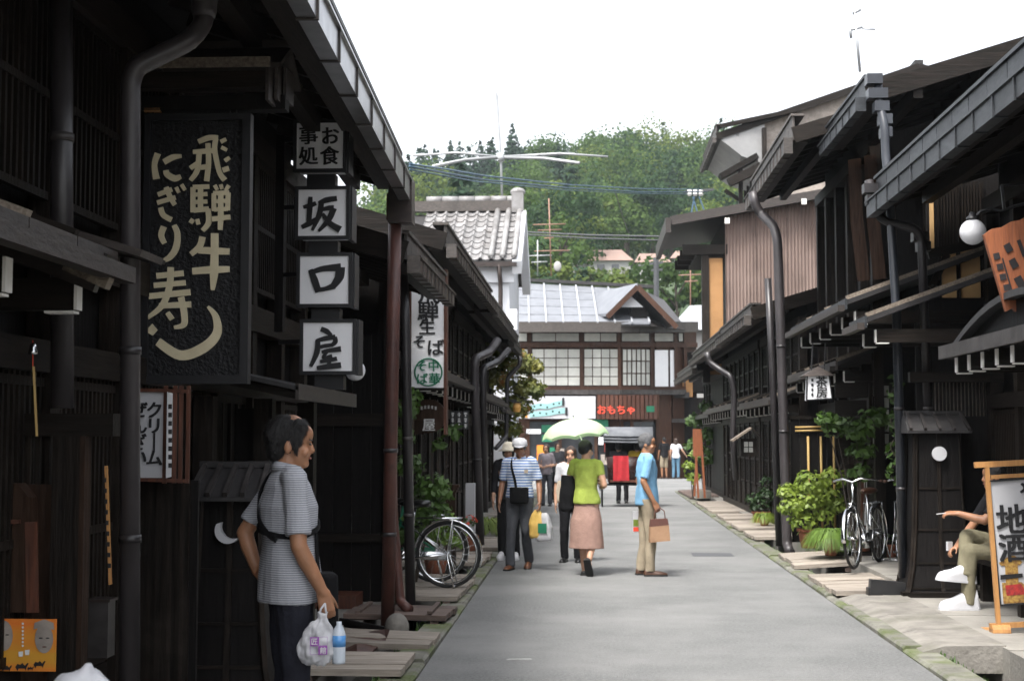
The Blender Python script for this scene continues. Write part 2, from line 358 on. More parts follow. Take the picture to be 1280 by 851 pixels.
def letter(txt, parent, c, size, m, bold=0.02, rot=0.0, yaw=0.0, sx=1.0, sz=1.0, name='lettering', local=True, world=False):
    me = glyphs(txt, size, bold); me.materials.append(M[m])
    o = link(name, me, parent)
    o.location = Vector(c) - (rootloc(parent) if not local else Vector())
    o.rotation_mode = 'XYZ'; mt = Matrix.Rotation(yaw, 4, 'Z') @ Matrix.Rotation(R(90), 4, 'X') @ Matrix.Rotation(rot, 4, 'Z')
    o.rotation_euler = mt.to_euler(); o.scale = (sx, sz, 1); return o
# ------------------------------------------------------------------ the ground, road, kerbs, gutters
tag(MB().add([(-1500, -60, -.46), (1500, -60, -.46), (1500, 2500, -.46), (-1500, 2500, -.46)], [(0, 1, 2, 3)]).build('ground', 'earth'), 'bare dark earth under and around the houses', None, None, 'structure')
rd = MB()
lx = lambda y: -1.17 - .0065 * (y - 10) if y < 45 else -1.4
rx = lambda y: 2.33 + .006 * (y - 10)
ys = [-3] + list(range(2, 45, 3)) + [46]
rd_pts = [(lx(y), y) for y in ys] + [(-40, 46.5), (-40, 58.5), (60, 58.5), (60, 46.5)] + [(3.6, 46.4), (2.75, 44.5)] + [(rx(y), y) for y in reversed(ys[:-1])]
rd.prism([(a, b) for a, b in rd_pts], 'z', -.47, 0.0)
road = tag(rd.build('road', 'asphalt'), 'grey asphalt street running between the wooden houses', None, None, 'structure')
# faint worn line, patch covers and manhole in the road: separate thin sheets
mat('worn_line', (.33, .33, .32), .85, (.24, .24, .23), 14, (1, 1, 1), .2)
mat('tar_patch', (.12, .122, .122), .85, (.085, .087, .087), 9, (1, 1, 1), .3)
mat('iron_cover', (.095, .098, .105), .6, (.07, .072, .076), 30, (1, 1, 1), .5)
def sheet(name, pts, z, m, label):
    return tag(MB().prism([(p[0], p[1]) for p in pts], 'z', z - .003, z).build(name, m), label, None, None, 'structure')
g = G(890, 693); sheet('manhole_cover', [(g.x - .28, g.y - .3), (g.x + .28, g.y - .3), (g.x + .28, g.y + .3), (g.x - .28, g.y + .3)], .004, 'iron_cover', 'small rectangular iron cover in the asphalt')
g = G(648, 824); sheet('road_marking', [(g.x - .09, g.y - .03), (g.x + .1, g.y - .01), (g.x + .09, g.y + .05), (g.x - .07, g.y + .03)], .004, 'worn_line', 'short worn pale mark on the asphalt near the kerb')
# kerbs of single stones
def kerb(name, xin, xout, y0, y1, label):
    k = thing(name, None, None, (0, y0, 0)); tag(k, label, None, None, 'structure'); y = y0; i = 0
    while y < y1:
        L = random.uniform(.75, 1.05); a, b_ = xin((y + L / 2)), xout((y + L / 2)); dz = random.uniform(-.012, .012)
        m = MB(); h = .035 + dz
        poly = [(min(a, b_), -.47), (max(a, b_), -.47), (max(a, b_), h - .015), (max(a, b_) - .02, h), (min(a, b_) + .02, h), (min(a, b_), h - .02)]
        m.prism(poly, 'y', y + .008, y + L - .008).build('kerb_stone', 'kerb_stone', k)
        y += L; i += 1
    return k
kerb('kerb_left', lambda y: lx(y) - .005, lambda y: lx(y) - .25, 3.2, 45, 'mossy kerb stones along the left gutter')
kerb('kerb_right', lambda y: rx(y) + .005, lambda y: rx(y) + .24, 3.2, 43.5, 'kerb stones along the right gutter')
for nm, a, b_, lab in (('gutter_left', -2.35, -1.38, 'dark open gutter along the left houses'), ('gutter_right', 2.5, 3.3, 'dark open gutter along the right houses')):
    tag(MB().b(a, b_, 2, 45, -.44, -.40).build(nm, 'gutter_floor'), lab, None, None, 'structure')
# pavement strips in front of the houses
def strip(name, segs, m, label):
    k = thing(name, None, None, (segs[0][0], segs[0][2], 0)); tag(k, label, None, None, 'structure')
    for (x0, x1, y0, y1, h) in segs:
        y = y0
        while y < y1 - .05:
            L = min(random.uniform(.8, 1.3), y1 - y); piece('slab', k, x0, x1, y + .004, y + L - .004, -.47, h + random.uniform(-.006, .006), m); y += L
    return k
strip('pavement_left', [(-3.6, -1.98, 2.0, 12.2, .06), (-4.6, -1.95, 12.2, 15.6, .05), (-3.6, -1.9, 15.6, 45, .08)], 'concrete', 'stone paving between the left gutter and the houses')
strip('pavement_right', [(3.02, 5.2, 2.0, 14.6, .07), (3.12, 5.2, 14.6, 20.0, .15), (3.08, 5.2, 20.0, 44, .10)], 'concrete', 'stone paving between the right gutter and the houses')

# ------------------------------------------------------------------ covers across the gutters
def gutter_cover(label, x0, x1, y0, y1, z, n, m, group, tilt=0.0, batten=False, along='x'):
    t = thing('gutter_cover', label, 'gutter cover', ((x0 + x1) / 2, (y0 + y1) / 2, 0), 0, group)
    w = (y1 - y0) / n
    for i in range(n):
        dz = random.uniform(-.006, .006); dx = random.uniform(-.02, .02)
        piece('plank', t, x0 + dx, x1 + dx, y0 + i * w + .006, y0 + (i + 1) * w - .006, z - .045 + dz, z + dz, m, rot=(0, tilt + random.uniform(-.006, .006), random.uniform(-.01, .01)))
    for xx in (x0 + .12, x1 - .12):
        piece('batten', t, xx - .035, xx + .035, y0 + .02, y1 - .02, z - .10, z - .052, 'plank_brown', rot=(0, tilt, 0))
    if batten:
        for xx in (x0 + .1, x1 - .16): piece('cleat', t, xx - .02, xx + .02, y0 + .03, y1 - .03, z + .008, z + .03, 'plank_brown', rot=(0, tilt, 0))
    return t
GL, GR_ = 'plank covers over the left gutter', 'plank covers over the right gutter'
gutter_cover('nearest pale plank cover over the left gutter, at the bottom edge of the street', -2.0, -1.25, 9.55, 10.35, .085, 4, 'plank', GL)
gutter_cover('thick weathered plank cover beside the bent sheet metal', -1.98, -1.2, 10.75, 11.5, .09, 3, 'plank', GL, .03)
gutter_cover('dark brown gutter cover with two cleats by the red downpipe', -2.1, -1.22, 12.35, 13.15, .10, 3, 'plank_brown', GL, .02, True)
gutter_cover('wide plank platform that the two left bicycles stand on', -2.3, -1.27, 13.9, 16.2, .095, 8, 'plank', GL)
gutter_cover('pale plank cover just beyond the left bicycles', -2.05, -1.3, 17.6, 19.3, .10, 6, 'plank', GL)
gutter_cover('long plank cover by the feet of the man in the white cap', -2.05, -1.3, 20.0, 22.2, .10, 7, 'plank', GL)
gutter_cover('far plank cover beyond the white capped man on the left', -2.05, -1.32, 24.0, 26.0, .09, 6, 'plank', GL)
gutter_cover('farthest plank cover of the left gutter', -2.05, -1.32, 28.5, 31.0, .09, 7, 'plank', GL)
gutter_cover('wide plank platform in front of the parked right bicycles', 2.42, 3.3, 14.55, 16.5, .10, 7, 'plank', GR_, -.03)
gutter_cover('tilted plank cover in front of the grassy potted plant', 2.46, 3.2, 17.6, 19.4, .11, 5, 'plank', GR_, -.06)
gutter_cover('plank cover beside the pair of tall downpipes on the right', 2.5, 3.2, 22.4, 24.0, .10, 5, 'plank', GR_, -.02)
gutter_cover('second plank cover beyond the tall downpipes on the right', 2.5, 3.2, 24.6, 26.9, .10, 7, 'plank', GR_, -.02)
gutter_cover('plank cover in front of the small shrub on the right', 2.52, 3.2, 27.6, 29.3, .10, 5, 'plank', GR_, -.02)
gutter_cover('long far plank cover before the folding board stand', 2.52, 3.25, 30.3, 35.2, .10, 14, 'plank', GR_, -.02)
gutter_cover('farthest plank covers where the street bends right', 2.55, 3.3, 37.5, 42.5, .12, 12, 'plank_brown', GR_, -.05)
t = thing('stone_bridge', 'row of rounded grey stone slabs bridging the gutter before the sign board', 'stone bridge', (2.8, 12.2, 0))
yy = 10.9
for L in (.95, 1.0, .9, .75):
    a = 2.40
    m = MB(); m.prism([(a, -.02), (a + .05, .035), (a + .2, .075), (3.05, .085), (3.05, -.12), (a + .1, -.12)], 'y', yy + .006, yy + L - .006).build('slab', 'stone', t); yy += L
# ------------------------------------------------------------------ timber houses
def brackets(t, fx, ul, zl, y0, y1, step, zoff=.06, capm='white_paint'):
    n = max(1, int((y1 - y0) / step)); st = (y1 - y0) / n
    for i in range(n + 1):
        y = y0 + i * st
        b_ = piece('bracket', t, fx(0), fx(ul - .10), y - .03, y + .03, zl - zoff - .13, zl - zoff, 'dark_wood_x')
        q = MB(); xa, xb = fx(ul - .10), fx(ul - .088)
        q.b(xa, xb, y - .031, y + .031, zl - zoff - .128, zl - zoff - .005)
        q.b(fx(ul - .22), xa, y - .031, y + .031, zl - zoff - .142, zl - zoff - .132)
        q.build('bracket_tip', capm, b_ if False else t)
def machiya(name, label, side, xf, y0, y1, ze, ue, zl=None, ul=.5, depth=7.0, slope=.30, gut='gutter_brown', fas='brown_fascia', sec=.62,
            ground='auto', zg=0.06, rake0=True, lower=(None, None), wallm='black_wood', brk=.62, fh=.20, upper=True, gable=None, gh=.12, up_mat='dark_wood', roofm='roof_dark'):
    sd_ = 1 if side == 'L' else -1
    fx = lambda u: xf + sd_ * u
    t = thing(name, label, 'house', (xf, (y0 + y1) / 2, 0))
    def bb(m, u0, u1, a, b_, z0, z1): return m.b(fx(u0), fx(u1), a, b_, z0, z1)
    zr = ze + .10                                            # underside of the roof at the eave
    roofz = lambda u: zr + (ue - u) * slope
    ur = -depth / 2
    # body with gable ends
    MB().prism([(fx(-.07), .0), (fx(-.07), roofz(-.07) - .03), (fx(ur), roofz(ur) - .03), (fx(-depth), roofz(ur) - .03 - depth / 2 * slope), (fx(-depth), 0.0)][::sd_], 'y', y0 + .12, y1 - .12).build('wall', gable or wallm, t)
    # roof: two slabs with seams
    rf = MB()
    th = .07
    for (ua, za, ub, zb) in ((ue, roofz(ue), ur, roofz(ur)), (ur, roofz(ur), -depth - ue, roofz(ur) - (depth / 2 + ue) * slope)):
        rf.prism([(fx(ua), za), (fx(ua), za + th), (fx(ub), zb + th), (fx(ub), zb)][::sd_], 'y', y0 - .12, y1 + .12)
    roof = rf.build('roof', roofm, t)
    sm = MB(); k = int((y1 - y0) / .5)
    for i in range(k + 1):
        y = y0 + (y1 - y0) * i / k
        sm.bar((fx(ue), y, roofz(ue) + th + .012), (fx(ur), y, roofz(ur) + th + .012), .03, .024)
    sm.build('roof_seams', roofm, roof)
    MB().b(fx(ur - .12), fx(ur + .12), y0 - .14, y1 + .14, roofz(ur) + th - .02, roofz(ur) + th + .10).build('ridge_cap', roofm, roof)
    # rake boards on both gable ends
    for ya in (y0 - .125, y1 + .125):
        for (ua, ub) in ((ue + .02, ur), (ur, -depth - ue)):
            za = roofz(ua) if ua > ur else roofz(ur); zb = roofz(ub) if ub >= ur else roofz(ur) - (depth / 2 + ue) * slope
            pbar('rake_board', t, (fx(ua), ya, za - .02), (fx(ub), ya, zb - .02), .03, .20, 'dark_wood_x')
    # rafters under the eave
    n = int((y1 - y0) / .42)
    for i in range(n + 1):
        y = y0 + .03 + (y1 - y0 - .06) * i / n
        pbar('rafter', t, (fx(ue - .04), y, roofz(ue - .04) - .045), (fx(-.05), y, roofz(-.05) - .045), .05, .085, 'dark_wood_x')
    # purlin carrying the rafters and its arms
    piece('eave_beam', t, fx(ue * .55 - .05), fx(ue * .55 + .05), y0 - .1, y1 + .1, roofz(ue * .55) - .22, roofz(ue * .55) - .09, 'dark_wood_y')
    # eave: row of fascia boards, then a segmented box gutter hung before them
    n = max(1, round((y1 - y0) / sec)); w = (y1 - y0 + .2) / n
    for i in range(n):
        a = y0 - .1 + i * w
        piece('fascia_board', t, fx(ue + .002), fx(ue + .028), a + .006, a + w - .006, ze + .02, ze + .02 + fh, fas, rot=(0, random.uniform(-.01, .01), 0))
        q = piece('gutter_length', t, fx(ue + .035), fx(ue + .13), a + .003, a + w - .003, ze - gh + .03, ze + .03, gut)
        piece('gutter_hanger', t, fx(ue + .03), fx(ue + .142), a - .012, a + .012, ze - gh + .02, ze + .05, fas)
    MB().b(fx(ue + .028), fx(ue + .15), y0 - .11, y1 + .11, ze + .032, ze + .048).build('gutter_lip', gut, t)
    MB().b(fx(ue - .12), fx(ue + .05), y0 - .12, y1 + .12, ze + .02 + fh, ze + .05 + fh).build('roof_edge', fas, t)
    piece('soffit_board', t, fx(ue - .16), fx(ue), y0 - .1, y1 + .1, ze - .01, ze + .015, 'dark_wood_y')
    # front
    bay = .95; nb = max(1, round((y1 - y0) / bay)); bw = (y1 - y0) / nb
    top1 = (zl + .12) if zl else ze - .05
    for i in range(nb + 1):
        y = y0 + i * bw; y = min(max(y, y0 + .06), y1 - .06)
        piece('post', t, fx(-.06), fx(.06), y - .06, y + .06, zg, ze + .05, 'dark_wood')
    piece('sill_beam', t, fx(-.05), fx(.075), y0 + .02, y1 - .02, zg, zg + .12, 'dark_wood_y')
    piece('lintel', t, fx(-.05), fx(.075), y0 + .02, y1 - .02, min(top1, 1.95 + zg) - .12, min(top1, 1.95 + zg) + .02, 'dark_wood_y')
    if zl: piece('floor_beam', t, fx(-.05), fx(.08), y0 + .02, y1 - .02, zl + .06, zl + .24, 'dark_wood_y')
    piece('top_beam', t, fx(-.05), fx(.078), y0 + .02, y1 - .02, ze - .12, ze + .04, 'dark_wood_y')
    rr = random.Random(name + str(y0))
    for i in range(nb):
        a, b_ = y0 + i * bw + .07, y0 + (i + 1) * bw - .07
        kind = rr.choice(['lattice', 'lattice', 'boards', 'door']) if ground == 'auto' else ground
        zt = min(top1, 1.95 + zg) - .12
        if kind == 'lattice':
            m = MB(); k = max(3, int((b_ - a) / .055))
            for j in range(k): y = a + (b_ - a) * (j + .5) / k; bb(m, .0, .03, y - .012, y + .012, zg + .62, zt)
            for z in (zg + .62, zg + 1.1, zt - .04): bb(m, -.004, .036, a, b_, z - .02, z + .02)
            m.build('lattice', 'dark_wood', t)
            for j in range(3): piece('apron_board', t, fx(-.01), fx(.02), a, b_, zg + .12 + j * .155 + .004, zg + .12 + (j + 1) * .155 - .004, 'dark_wood_y')
        elif kind == 'boards':
            k = 4
            for j in range(k): piece('wall_board', t, fx(-.01), fx(.018 + rr.uniform(0, .006)), a + (b_ - a) * j / k + .004, a + (b_ - a) * (j + 1) / k - .004, zg + .12, zt, 'dark_wood')
        else:
            d = piece('sliding_door', t, fx(-.03), fx(-.005), a, b_, zg + .12, zt, 'black_wood')
            m = MB()
            for z in (zg + .14, zg + .75, zg + 1.15, zt - .05): bb(m, -.005, .02, a, b_, z, z + .05)
            for j in range(5): y = a + (b_ - a) * j / 4; bb(m, -.005, .018, y - .018, y + .018, zg + .14, zt)
            m.build('door_frame', 'dark_wood', t)
        if zl and upper:
            z0_, z1_ = zl + .38, ze - .14
            if z1_ - z0_ > .35:
                m = MB(); k = max(3, int((b_ - a) / .06))
                for j in range(k): y = a + (b_ - a) * (j + .5) / k; bb(m, .0, .028, y - .011, y + .011, z0_, z1_)
                for z in (z0_, (z0_ + z1_) / 2, z1_): bb(m, -.004, .034, a, b_, z - .018, z + .018)
                m.build('upper_lattice', up_mat, t)
    # lower roof over the ground floor
    if zl:
        la, lb = lower[0] if lower[0] is not None else y0, lower[1] if lower[1] is not None else y1
        lr = MB(); lr.prism([(fx(ul), zl), (fx(ul), zl + .05), (fx(.02), zl + .05 + ul * .36), (fx(.02), zl + ul * .36)][::sd_], 'y', la, lb)
        low = lr.build('lower_roof', roofm, t)
        n = max(1, round((lb - la) / .45)); w = (lb - la) / n
        for i in range(n):
            a = la + i * w
            pbar('roof_batten', low, (fx(ul + .01), a + .03, zl + .07), (fx(.02), a + .03, zl + .07 + ul * .36), .045, .04, 'weathered_edge' if i % 3 == 0 else 'dark_wood_x')
            piece('eave_board', t, fx(ul + .002), fx(ul + .026), a + .004, a + w - .004, zl - .05, zl + .06, fas)
        piece('lower_gutter', t, fx(ul + .03), fx(ul + .10), la, lb, zl - .07, zl - .005, 'brown_fascia')
        brackets(t, fx, ul, zl, la + .12, lb - .12, brk)
    return t, fx
def downpipe(label, pts, r, m, bands=(), group='rain downpipes'):
    t = thing('downpipe', label, 'downpipe', (pts[-1][0], pts[-1][1], min(p[2] for p in pts)), 0, group)
    # soften the corners
    P = [Vector(p) for p in pts]; Q = [P[0]]
    for i in range(1, len(P) - 1):
        a, b_, c = P[i - 1], P[i], P[i + 1]; e = min(.09, (a - b_).length * .4, (c - b_).length * .4)
        pa, pc = b_ + (a - b_).normalized() * e, b_ + (c - b_).normalized() * e
        for k in range(5):
            s_ = k / 4; Q.append(pa * (1 - s_) ** 2 + b_ * 2 * s_ * (1 - s_) + pc * s_ ** 2)
    Q.append(P[-1])
    MB().tube(Q, r, 14).build('pipe', m, t, smooth=True)
    for z in bands:
        for a, b_ in zip(P, P[1:]):
            if min(a.z, b_.z) <= z <= max(a.z, b_.z) and abs(a.z - b_.z) > .3:
                s_ = (z - a.z) / (b_.z - a.z); c = a + (b_ - a) * s_
                MB().tube([c + Vector((0, 0, -.018)), c + Vector((0, 0, .018))], r * 1.1, 14).build('band', 'pipe_dark' if m != 'pipe_dark' else 'sheet_metal', t, smooth=True)
    return t
# ------------------------------------------------------------------ the left row
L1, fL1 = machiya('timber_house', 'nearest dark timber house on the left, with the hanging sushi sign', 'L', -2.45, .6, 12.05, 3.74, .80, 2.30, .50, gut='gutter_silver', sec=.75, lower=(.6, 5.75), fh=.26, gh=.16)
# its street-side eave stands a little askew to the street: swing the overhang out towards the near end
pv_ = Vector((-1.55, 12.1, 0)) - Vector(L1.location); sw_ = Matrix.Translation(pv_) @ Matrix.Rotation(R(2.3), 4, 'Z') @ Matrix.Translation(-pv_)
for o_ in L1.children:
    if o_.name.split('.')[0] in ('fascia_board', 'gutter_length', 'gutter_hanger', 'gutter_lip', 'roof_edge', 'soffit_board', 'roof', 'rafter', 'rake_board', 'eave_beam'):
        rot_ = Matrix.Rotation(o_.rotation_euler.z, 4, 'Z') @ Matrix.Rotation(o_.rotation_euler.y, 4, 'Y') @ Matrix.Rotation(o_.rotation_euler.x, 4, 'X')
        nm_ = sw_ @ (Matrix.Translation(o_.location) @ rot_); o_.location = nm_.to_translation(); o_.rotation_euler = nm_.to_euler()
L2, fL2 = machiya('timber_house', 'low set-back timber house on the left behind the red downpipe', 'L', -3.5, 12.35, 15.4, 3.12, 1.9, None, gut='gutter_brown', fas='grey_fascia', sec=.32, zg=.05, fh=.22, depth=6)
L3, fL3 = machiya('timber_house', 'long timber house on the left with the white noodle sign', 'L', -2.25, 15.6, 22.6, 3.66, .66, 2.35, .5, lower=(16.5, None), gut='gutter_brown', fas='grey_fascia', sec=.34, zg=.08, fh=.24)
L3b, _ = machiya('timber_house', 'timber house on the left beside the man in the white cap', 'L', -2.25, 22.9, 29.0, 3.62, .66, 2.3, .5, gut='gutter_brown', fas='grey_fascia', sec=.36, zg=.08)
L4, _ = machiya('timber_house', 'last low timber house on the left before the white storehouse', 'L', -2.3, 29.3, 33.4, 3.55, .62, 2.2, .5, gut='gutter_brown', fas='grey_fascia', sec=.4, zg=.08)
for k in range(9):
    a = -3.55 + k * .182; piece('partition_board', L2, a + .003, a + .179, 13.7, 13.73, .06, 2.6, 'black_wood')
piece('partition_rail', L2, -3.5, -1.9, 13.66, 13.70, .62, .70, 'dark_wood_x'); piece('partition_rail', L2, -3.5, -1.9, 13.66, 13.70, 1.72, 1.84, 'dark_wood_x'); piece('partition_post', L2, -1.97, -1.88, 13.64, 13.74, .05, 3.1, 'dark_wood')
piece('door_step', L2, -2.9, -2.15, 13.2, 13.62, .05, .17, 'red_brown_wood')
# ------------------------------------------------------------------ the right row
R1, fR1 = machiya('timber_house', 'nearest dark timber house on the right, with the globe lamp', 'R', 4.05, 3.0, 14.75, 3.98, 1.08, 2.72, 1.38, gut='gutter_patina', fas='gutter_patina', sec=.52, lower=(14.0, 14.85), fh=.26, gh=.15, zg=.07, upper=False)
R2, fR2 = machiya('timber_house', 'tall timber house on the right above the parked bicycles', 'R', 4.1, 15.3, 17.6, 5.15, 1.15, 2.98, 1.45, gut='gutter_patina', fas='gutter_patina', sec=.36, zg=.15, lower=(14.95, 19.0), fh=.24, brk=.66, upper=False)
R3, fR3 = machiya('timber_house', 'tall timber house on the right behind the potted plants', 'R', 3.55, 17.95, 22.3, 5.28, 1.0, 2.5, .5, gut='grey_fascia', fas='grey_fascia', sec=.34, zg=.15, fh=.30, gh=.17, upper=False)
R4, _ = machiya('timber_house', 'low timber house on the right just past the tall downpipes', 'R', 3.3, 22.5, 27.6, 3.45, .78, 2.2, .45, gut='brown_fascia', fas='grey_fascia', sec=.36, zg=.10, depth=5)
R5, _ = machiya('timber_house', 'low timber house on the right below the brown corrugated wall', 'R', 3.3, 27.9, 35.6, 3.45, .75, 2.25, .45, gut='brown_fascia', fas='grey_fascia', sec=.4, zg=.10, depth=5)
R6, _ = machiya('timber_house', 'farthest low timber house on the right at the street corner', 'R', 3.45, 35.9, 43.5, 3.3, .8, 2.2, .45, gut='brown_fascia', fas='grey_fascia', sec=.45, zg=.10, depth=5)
def spot(o, pname='x'): return o
# near-left extra facade depth: snow-guard beam of the lower eave end, its weathered edge
pbar('bargeboard', L1, W(-60, 268, 5.6), W(128, 342, 5.6), .05, .16, 'brown_fascia')
pbar('bargeboard_edge', L1, W(88, 322, 5.55), W(141, 346, 5.55), .06, .11, 'weathered_edge')
pbar('roof_board', L1, W(-10, 262, 5.9), W(190, 322, 5.9), .30, .03, 'brown_fascia')
pbar('roof_board', L1, W(60, 300, 6.3), W(190, 322, 6.3), .40, .02, 'dark_wood_x')
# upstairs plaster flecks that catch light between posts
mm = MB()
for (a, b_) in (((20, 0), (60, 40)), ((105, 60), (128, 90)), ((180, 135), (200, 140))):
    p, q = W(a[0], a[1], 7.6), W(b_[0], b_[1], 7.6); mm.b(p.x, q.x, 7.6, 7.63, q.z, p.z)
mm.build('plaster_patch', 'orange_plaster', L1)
# cross rail with lattice screen, near left
yy = 6.1
p, q = W(-80, 517, yy), W(146, 524, yy)
piece('screen_rail', L1, p.x, q.x, yy - .05, yy + .05, W(0, 545, yy).z, W(0, 517, yy).z, 'dark_wood_x')
piece('screen_post', L1, W(70, 600, yy).x, W(108, 600, yy).x, yy - .05, yy + .06, .06, W(0, 545, yy).z, 'dark_wood')
piece('screen_post', L1, W(105, 600, yy).x, W(111, 600, yy).x, yy - .055, yy + .02, .06, W(0, 545, yy).z, 'brown_wood')
piece('screen_board', L1, W(-90, 600, yy).x, W(70, 600, yy).x, yy + .0, yy + .03, .06, W(0, 605, yy).z, 'brown_wood')
for k in range(7): piece('screen_slat', L1, W(-4 + k * 12, 600, yy).x, W(1 + k * 12, 600, yy).x, yy + .0, yy + .02, W(0, 605, yy).z, W(0, 545, yy).z, 'dark_wood')
# ground floor slatted wall behind the big pipe
yy = 7.5
p, q = W(176, 850, yy), W(236, 600, yy)
for k in range(12):
    x = p.x + (q.x - p.x) * k / 11; piece('wall_slat', L1, x - .012, x + .012, yy - .03, yy, .06, q.z, 'dark_wood')
piece('wall_screen', L1, p.x - .05, q.x + .05, yy + .002, yy + .03, .06, q.z, 'black_wood')
piece('screen_foot', L1, p.x - .05, q.x + .08, yy - .05, yy - .032, .06, .30, 'dark_wood_x')
# entrance hood under the lantern column
def hood(name, parent, px0, px1, py0, py1, Y, over, m='roof_dark', n=7, tipm='sheet_metal'):
    a, b_ = W(px0, py0, Y), W(px1, py1, Y); h = MB()
    return a, b_
# small-roofed door hood: an eave running into the house from the street side, Y 8.6 - 10.2
t = L1
for k in range(12):
    y = 8.5 + k * .17; pbar('hood_rafter', t, (-1.74, y, 1.86), (-2.5, y, 2.02), .05, .05, 'dark_wood_x')
MB().prism([(-1.72, 1.885), (-1.72, 1.91), (-2.5, 2.08), (-2.5, 2.05)], 'y', 8.4, 10.5).build('hood_roof', 'roof_dark', t)
MB().b(-1.735, -1.715, 8.4, 10.5, 1.83, 1.925).build('hood_edge', 'brown_fascia', t)
for (x, y) in ((-2.12, 9.3), (-2.06, 10.4), (-2.35, 8.7)): piece('door_post', t, x - .06, x + .06, y - .06, y + .06, .06, 1.86, 'dark_wood')
piece('door_leaf', t, -2.33, -2.15, 9.36, 9.39, .1, 1.8, 'black_wood')
# end box of the near-left gutter with the red pipe
bx = W(505, 238, 12.1)
MB().b(-1.70, -1.50, 11.98, 12.2, 3.42, 3.80).build('gutter_box', 'gutter_brown', L1)
# ------------------------------------------------------------------ corrugated tall house, the white-soffit house, storehouse, toy shop
t = thing('corrugated_house', 'tall house on the right clad in brown corrugated iron', 'house', (5, 36, 0)); Yc = 36.0
a = W(907, 400, Yc); b_ = W(1100, 300, Yc)
zt = lambda px: W(px, 275 - (px - 838) * .185 + 6, Yc).z
# corrugated sheets, one object each
xs = np.linspace(a.x, b_.x, 6)
for i in range(5):
    m = MB(); n = 9; x0, x1 = xs[i] + .004, xs[i + 1] - .004; vs_, fs_ = [], []
    for j in range(n * 2 + 1):
        x = x0 + (x1 - x0) * j / (n * 2); y = Yc + (.028 if j % 2 else -.028)
        s_ = (x - a.x) / (b_.x - a.x); ztop = zt(907) + (zt(1100) - zt(907)) * s_ - .06
        vs_ += [(x, y, 2.5), (x, y, ztop)]
    for j in range(n * 2): fs_.append((2 * j, 2 * j + 2, 2 * j + 3, 2 * j + 1))
    m.add(vs_, fs_).build('corrugated_sheet', 'corrugated', t)
MB().b(a.x + .02, b_.x + 6, Yc + .03, Yc + 4.8, 0, zt(907) - .1).build('wall', 'black_wood', t)
ea = W(838, 281, Yc)
roofl = [(ea.x, ea.z), (ea.x, ea.z + .13), (b_.x + 1, zt(1100) + .27), (b_.x + 1, zt(1100) + .14)]
MB().prism(roofl, 'y', Yc - .35, Yc + 5.0).build('roof', 'brown_fascia', t)
pbar('rake_board', t, (ea.x, Yc - .36, ea.z + .05), (b_.x + 1, Yc - .36, zt(1100) + .19), .03, .22, 'brown_fascia')
MB().b(ea.x - .14, ea.x - .01, Yc - .4, Yc + 5.0, ea.z - .25, ea.z + .12).build('fascia', 'brown_fascia', t)
p = W(893, 370, Yc); MB().b(p.x - .12, p.x + .22, Yc + .1, Yc + .2, 3.2, W(893, 322, Yc).z).build('plaster_panel', 'orange_plaster', t)
MB().b(p.x - .3, p.x - .12, Yc + .05, Yc + .3, 3, W(893, 318, Yc).z).build('corner_post', 'dark_wood', t)
for k in range(4): piece('bracket', t, ea.x + .3, a.x + .1, Yc + k * 1.1, Yc + k * 1.1 + .12, ea.z - .75, ea.z - .5, 'dark_wood_x')
piece('canopy', t, ea.x + .65, a.x + .05, Yc + .1, Yc + 3, ea.z - .78, ea.z - .7, 'dark_wood_x')
for px in (909, 1005): p = W(px, 276 if px < 950 else 252, Yc - .4); piece('white_clip', t, p.x - .06, p.x + .06, p.y - .02, p.y + .02, p.z - .07, p.z + .07, 'white_paint')

R7, f7 = machiya('tall_house', 'three storey house on the right with white plaster under its eaves', 'R', 5.0, 41.6, 46.2, 10.25, 1.3, None, gut='grey_fascia', fas='grey_fascia', sec=.5, fh=.4, gable='poster_grey', ground='lattice', depth=9, slope=.34)
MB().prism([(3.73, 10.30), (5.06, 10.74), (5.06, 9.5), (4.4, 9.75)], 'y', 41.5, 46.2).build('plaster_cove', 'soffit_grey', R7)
t = R7; Yc = 41.4; P_ = lambda px, py: W(px, py, Yc)
piece('pent_roof', t, P_(905, 0).x, P_(948, 0).x, Yc - .5, Yc - .2, P_(0, 236).z, P_(0, 226).z, 'dark_wood_x', rot=(0, -.45, 0))
pbar('beam', t, P_(900, 222), P_(946, 196), .5, .16, 'dark_wood_x'); pbar('brace', t, P_(906, 238), P_(924, 250), .12, .1, 'dark_wood')
for px in (923, 953): piece('post', t, P_(px - 2.5, 0).x, P_(px + 2.5, 0).x, Yc - .15, Yc + .1, 4, P_(0, 172 if px > 940 else 215).z, 'dark_wood')
pbar('panel_edge', t, P_(900, 158), P_(1000, 137), .1, .12, 'dark_wood_x')
t = thing('white_storehouse', 'white plastered storehouse with grey tiled roof on the left', 'storehouse', (-4, 34.5, 0)); Yc = 34.6
P_ = lambda px, py: W(px, py, Yc)
xr = P_(648, 400).x; xl = xr - 2.9
zee = P_(640, 325).z; Yr = Yc + 2.3; zrg = W(640, 262, Yr).z
MB().prism([(Yc, 0), (Yc + 4.6, 0), (Yc + 4.6, zee - .05), (Yr, zrg - .35), (Yc, zee - .05)], 'x', xl, xr - .22).build('wall', 'white_plaster', t)
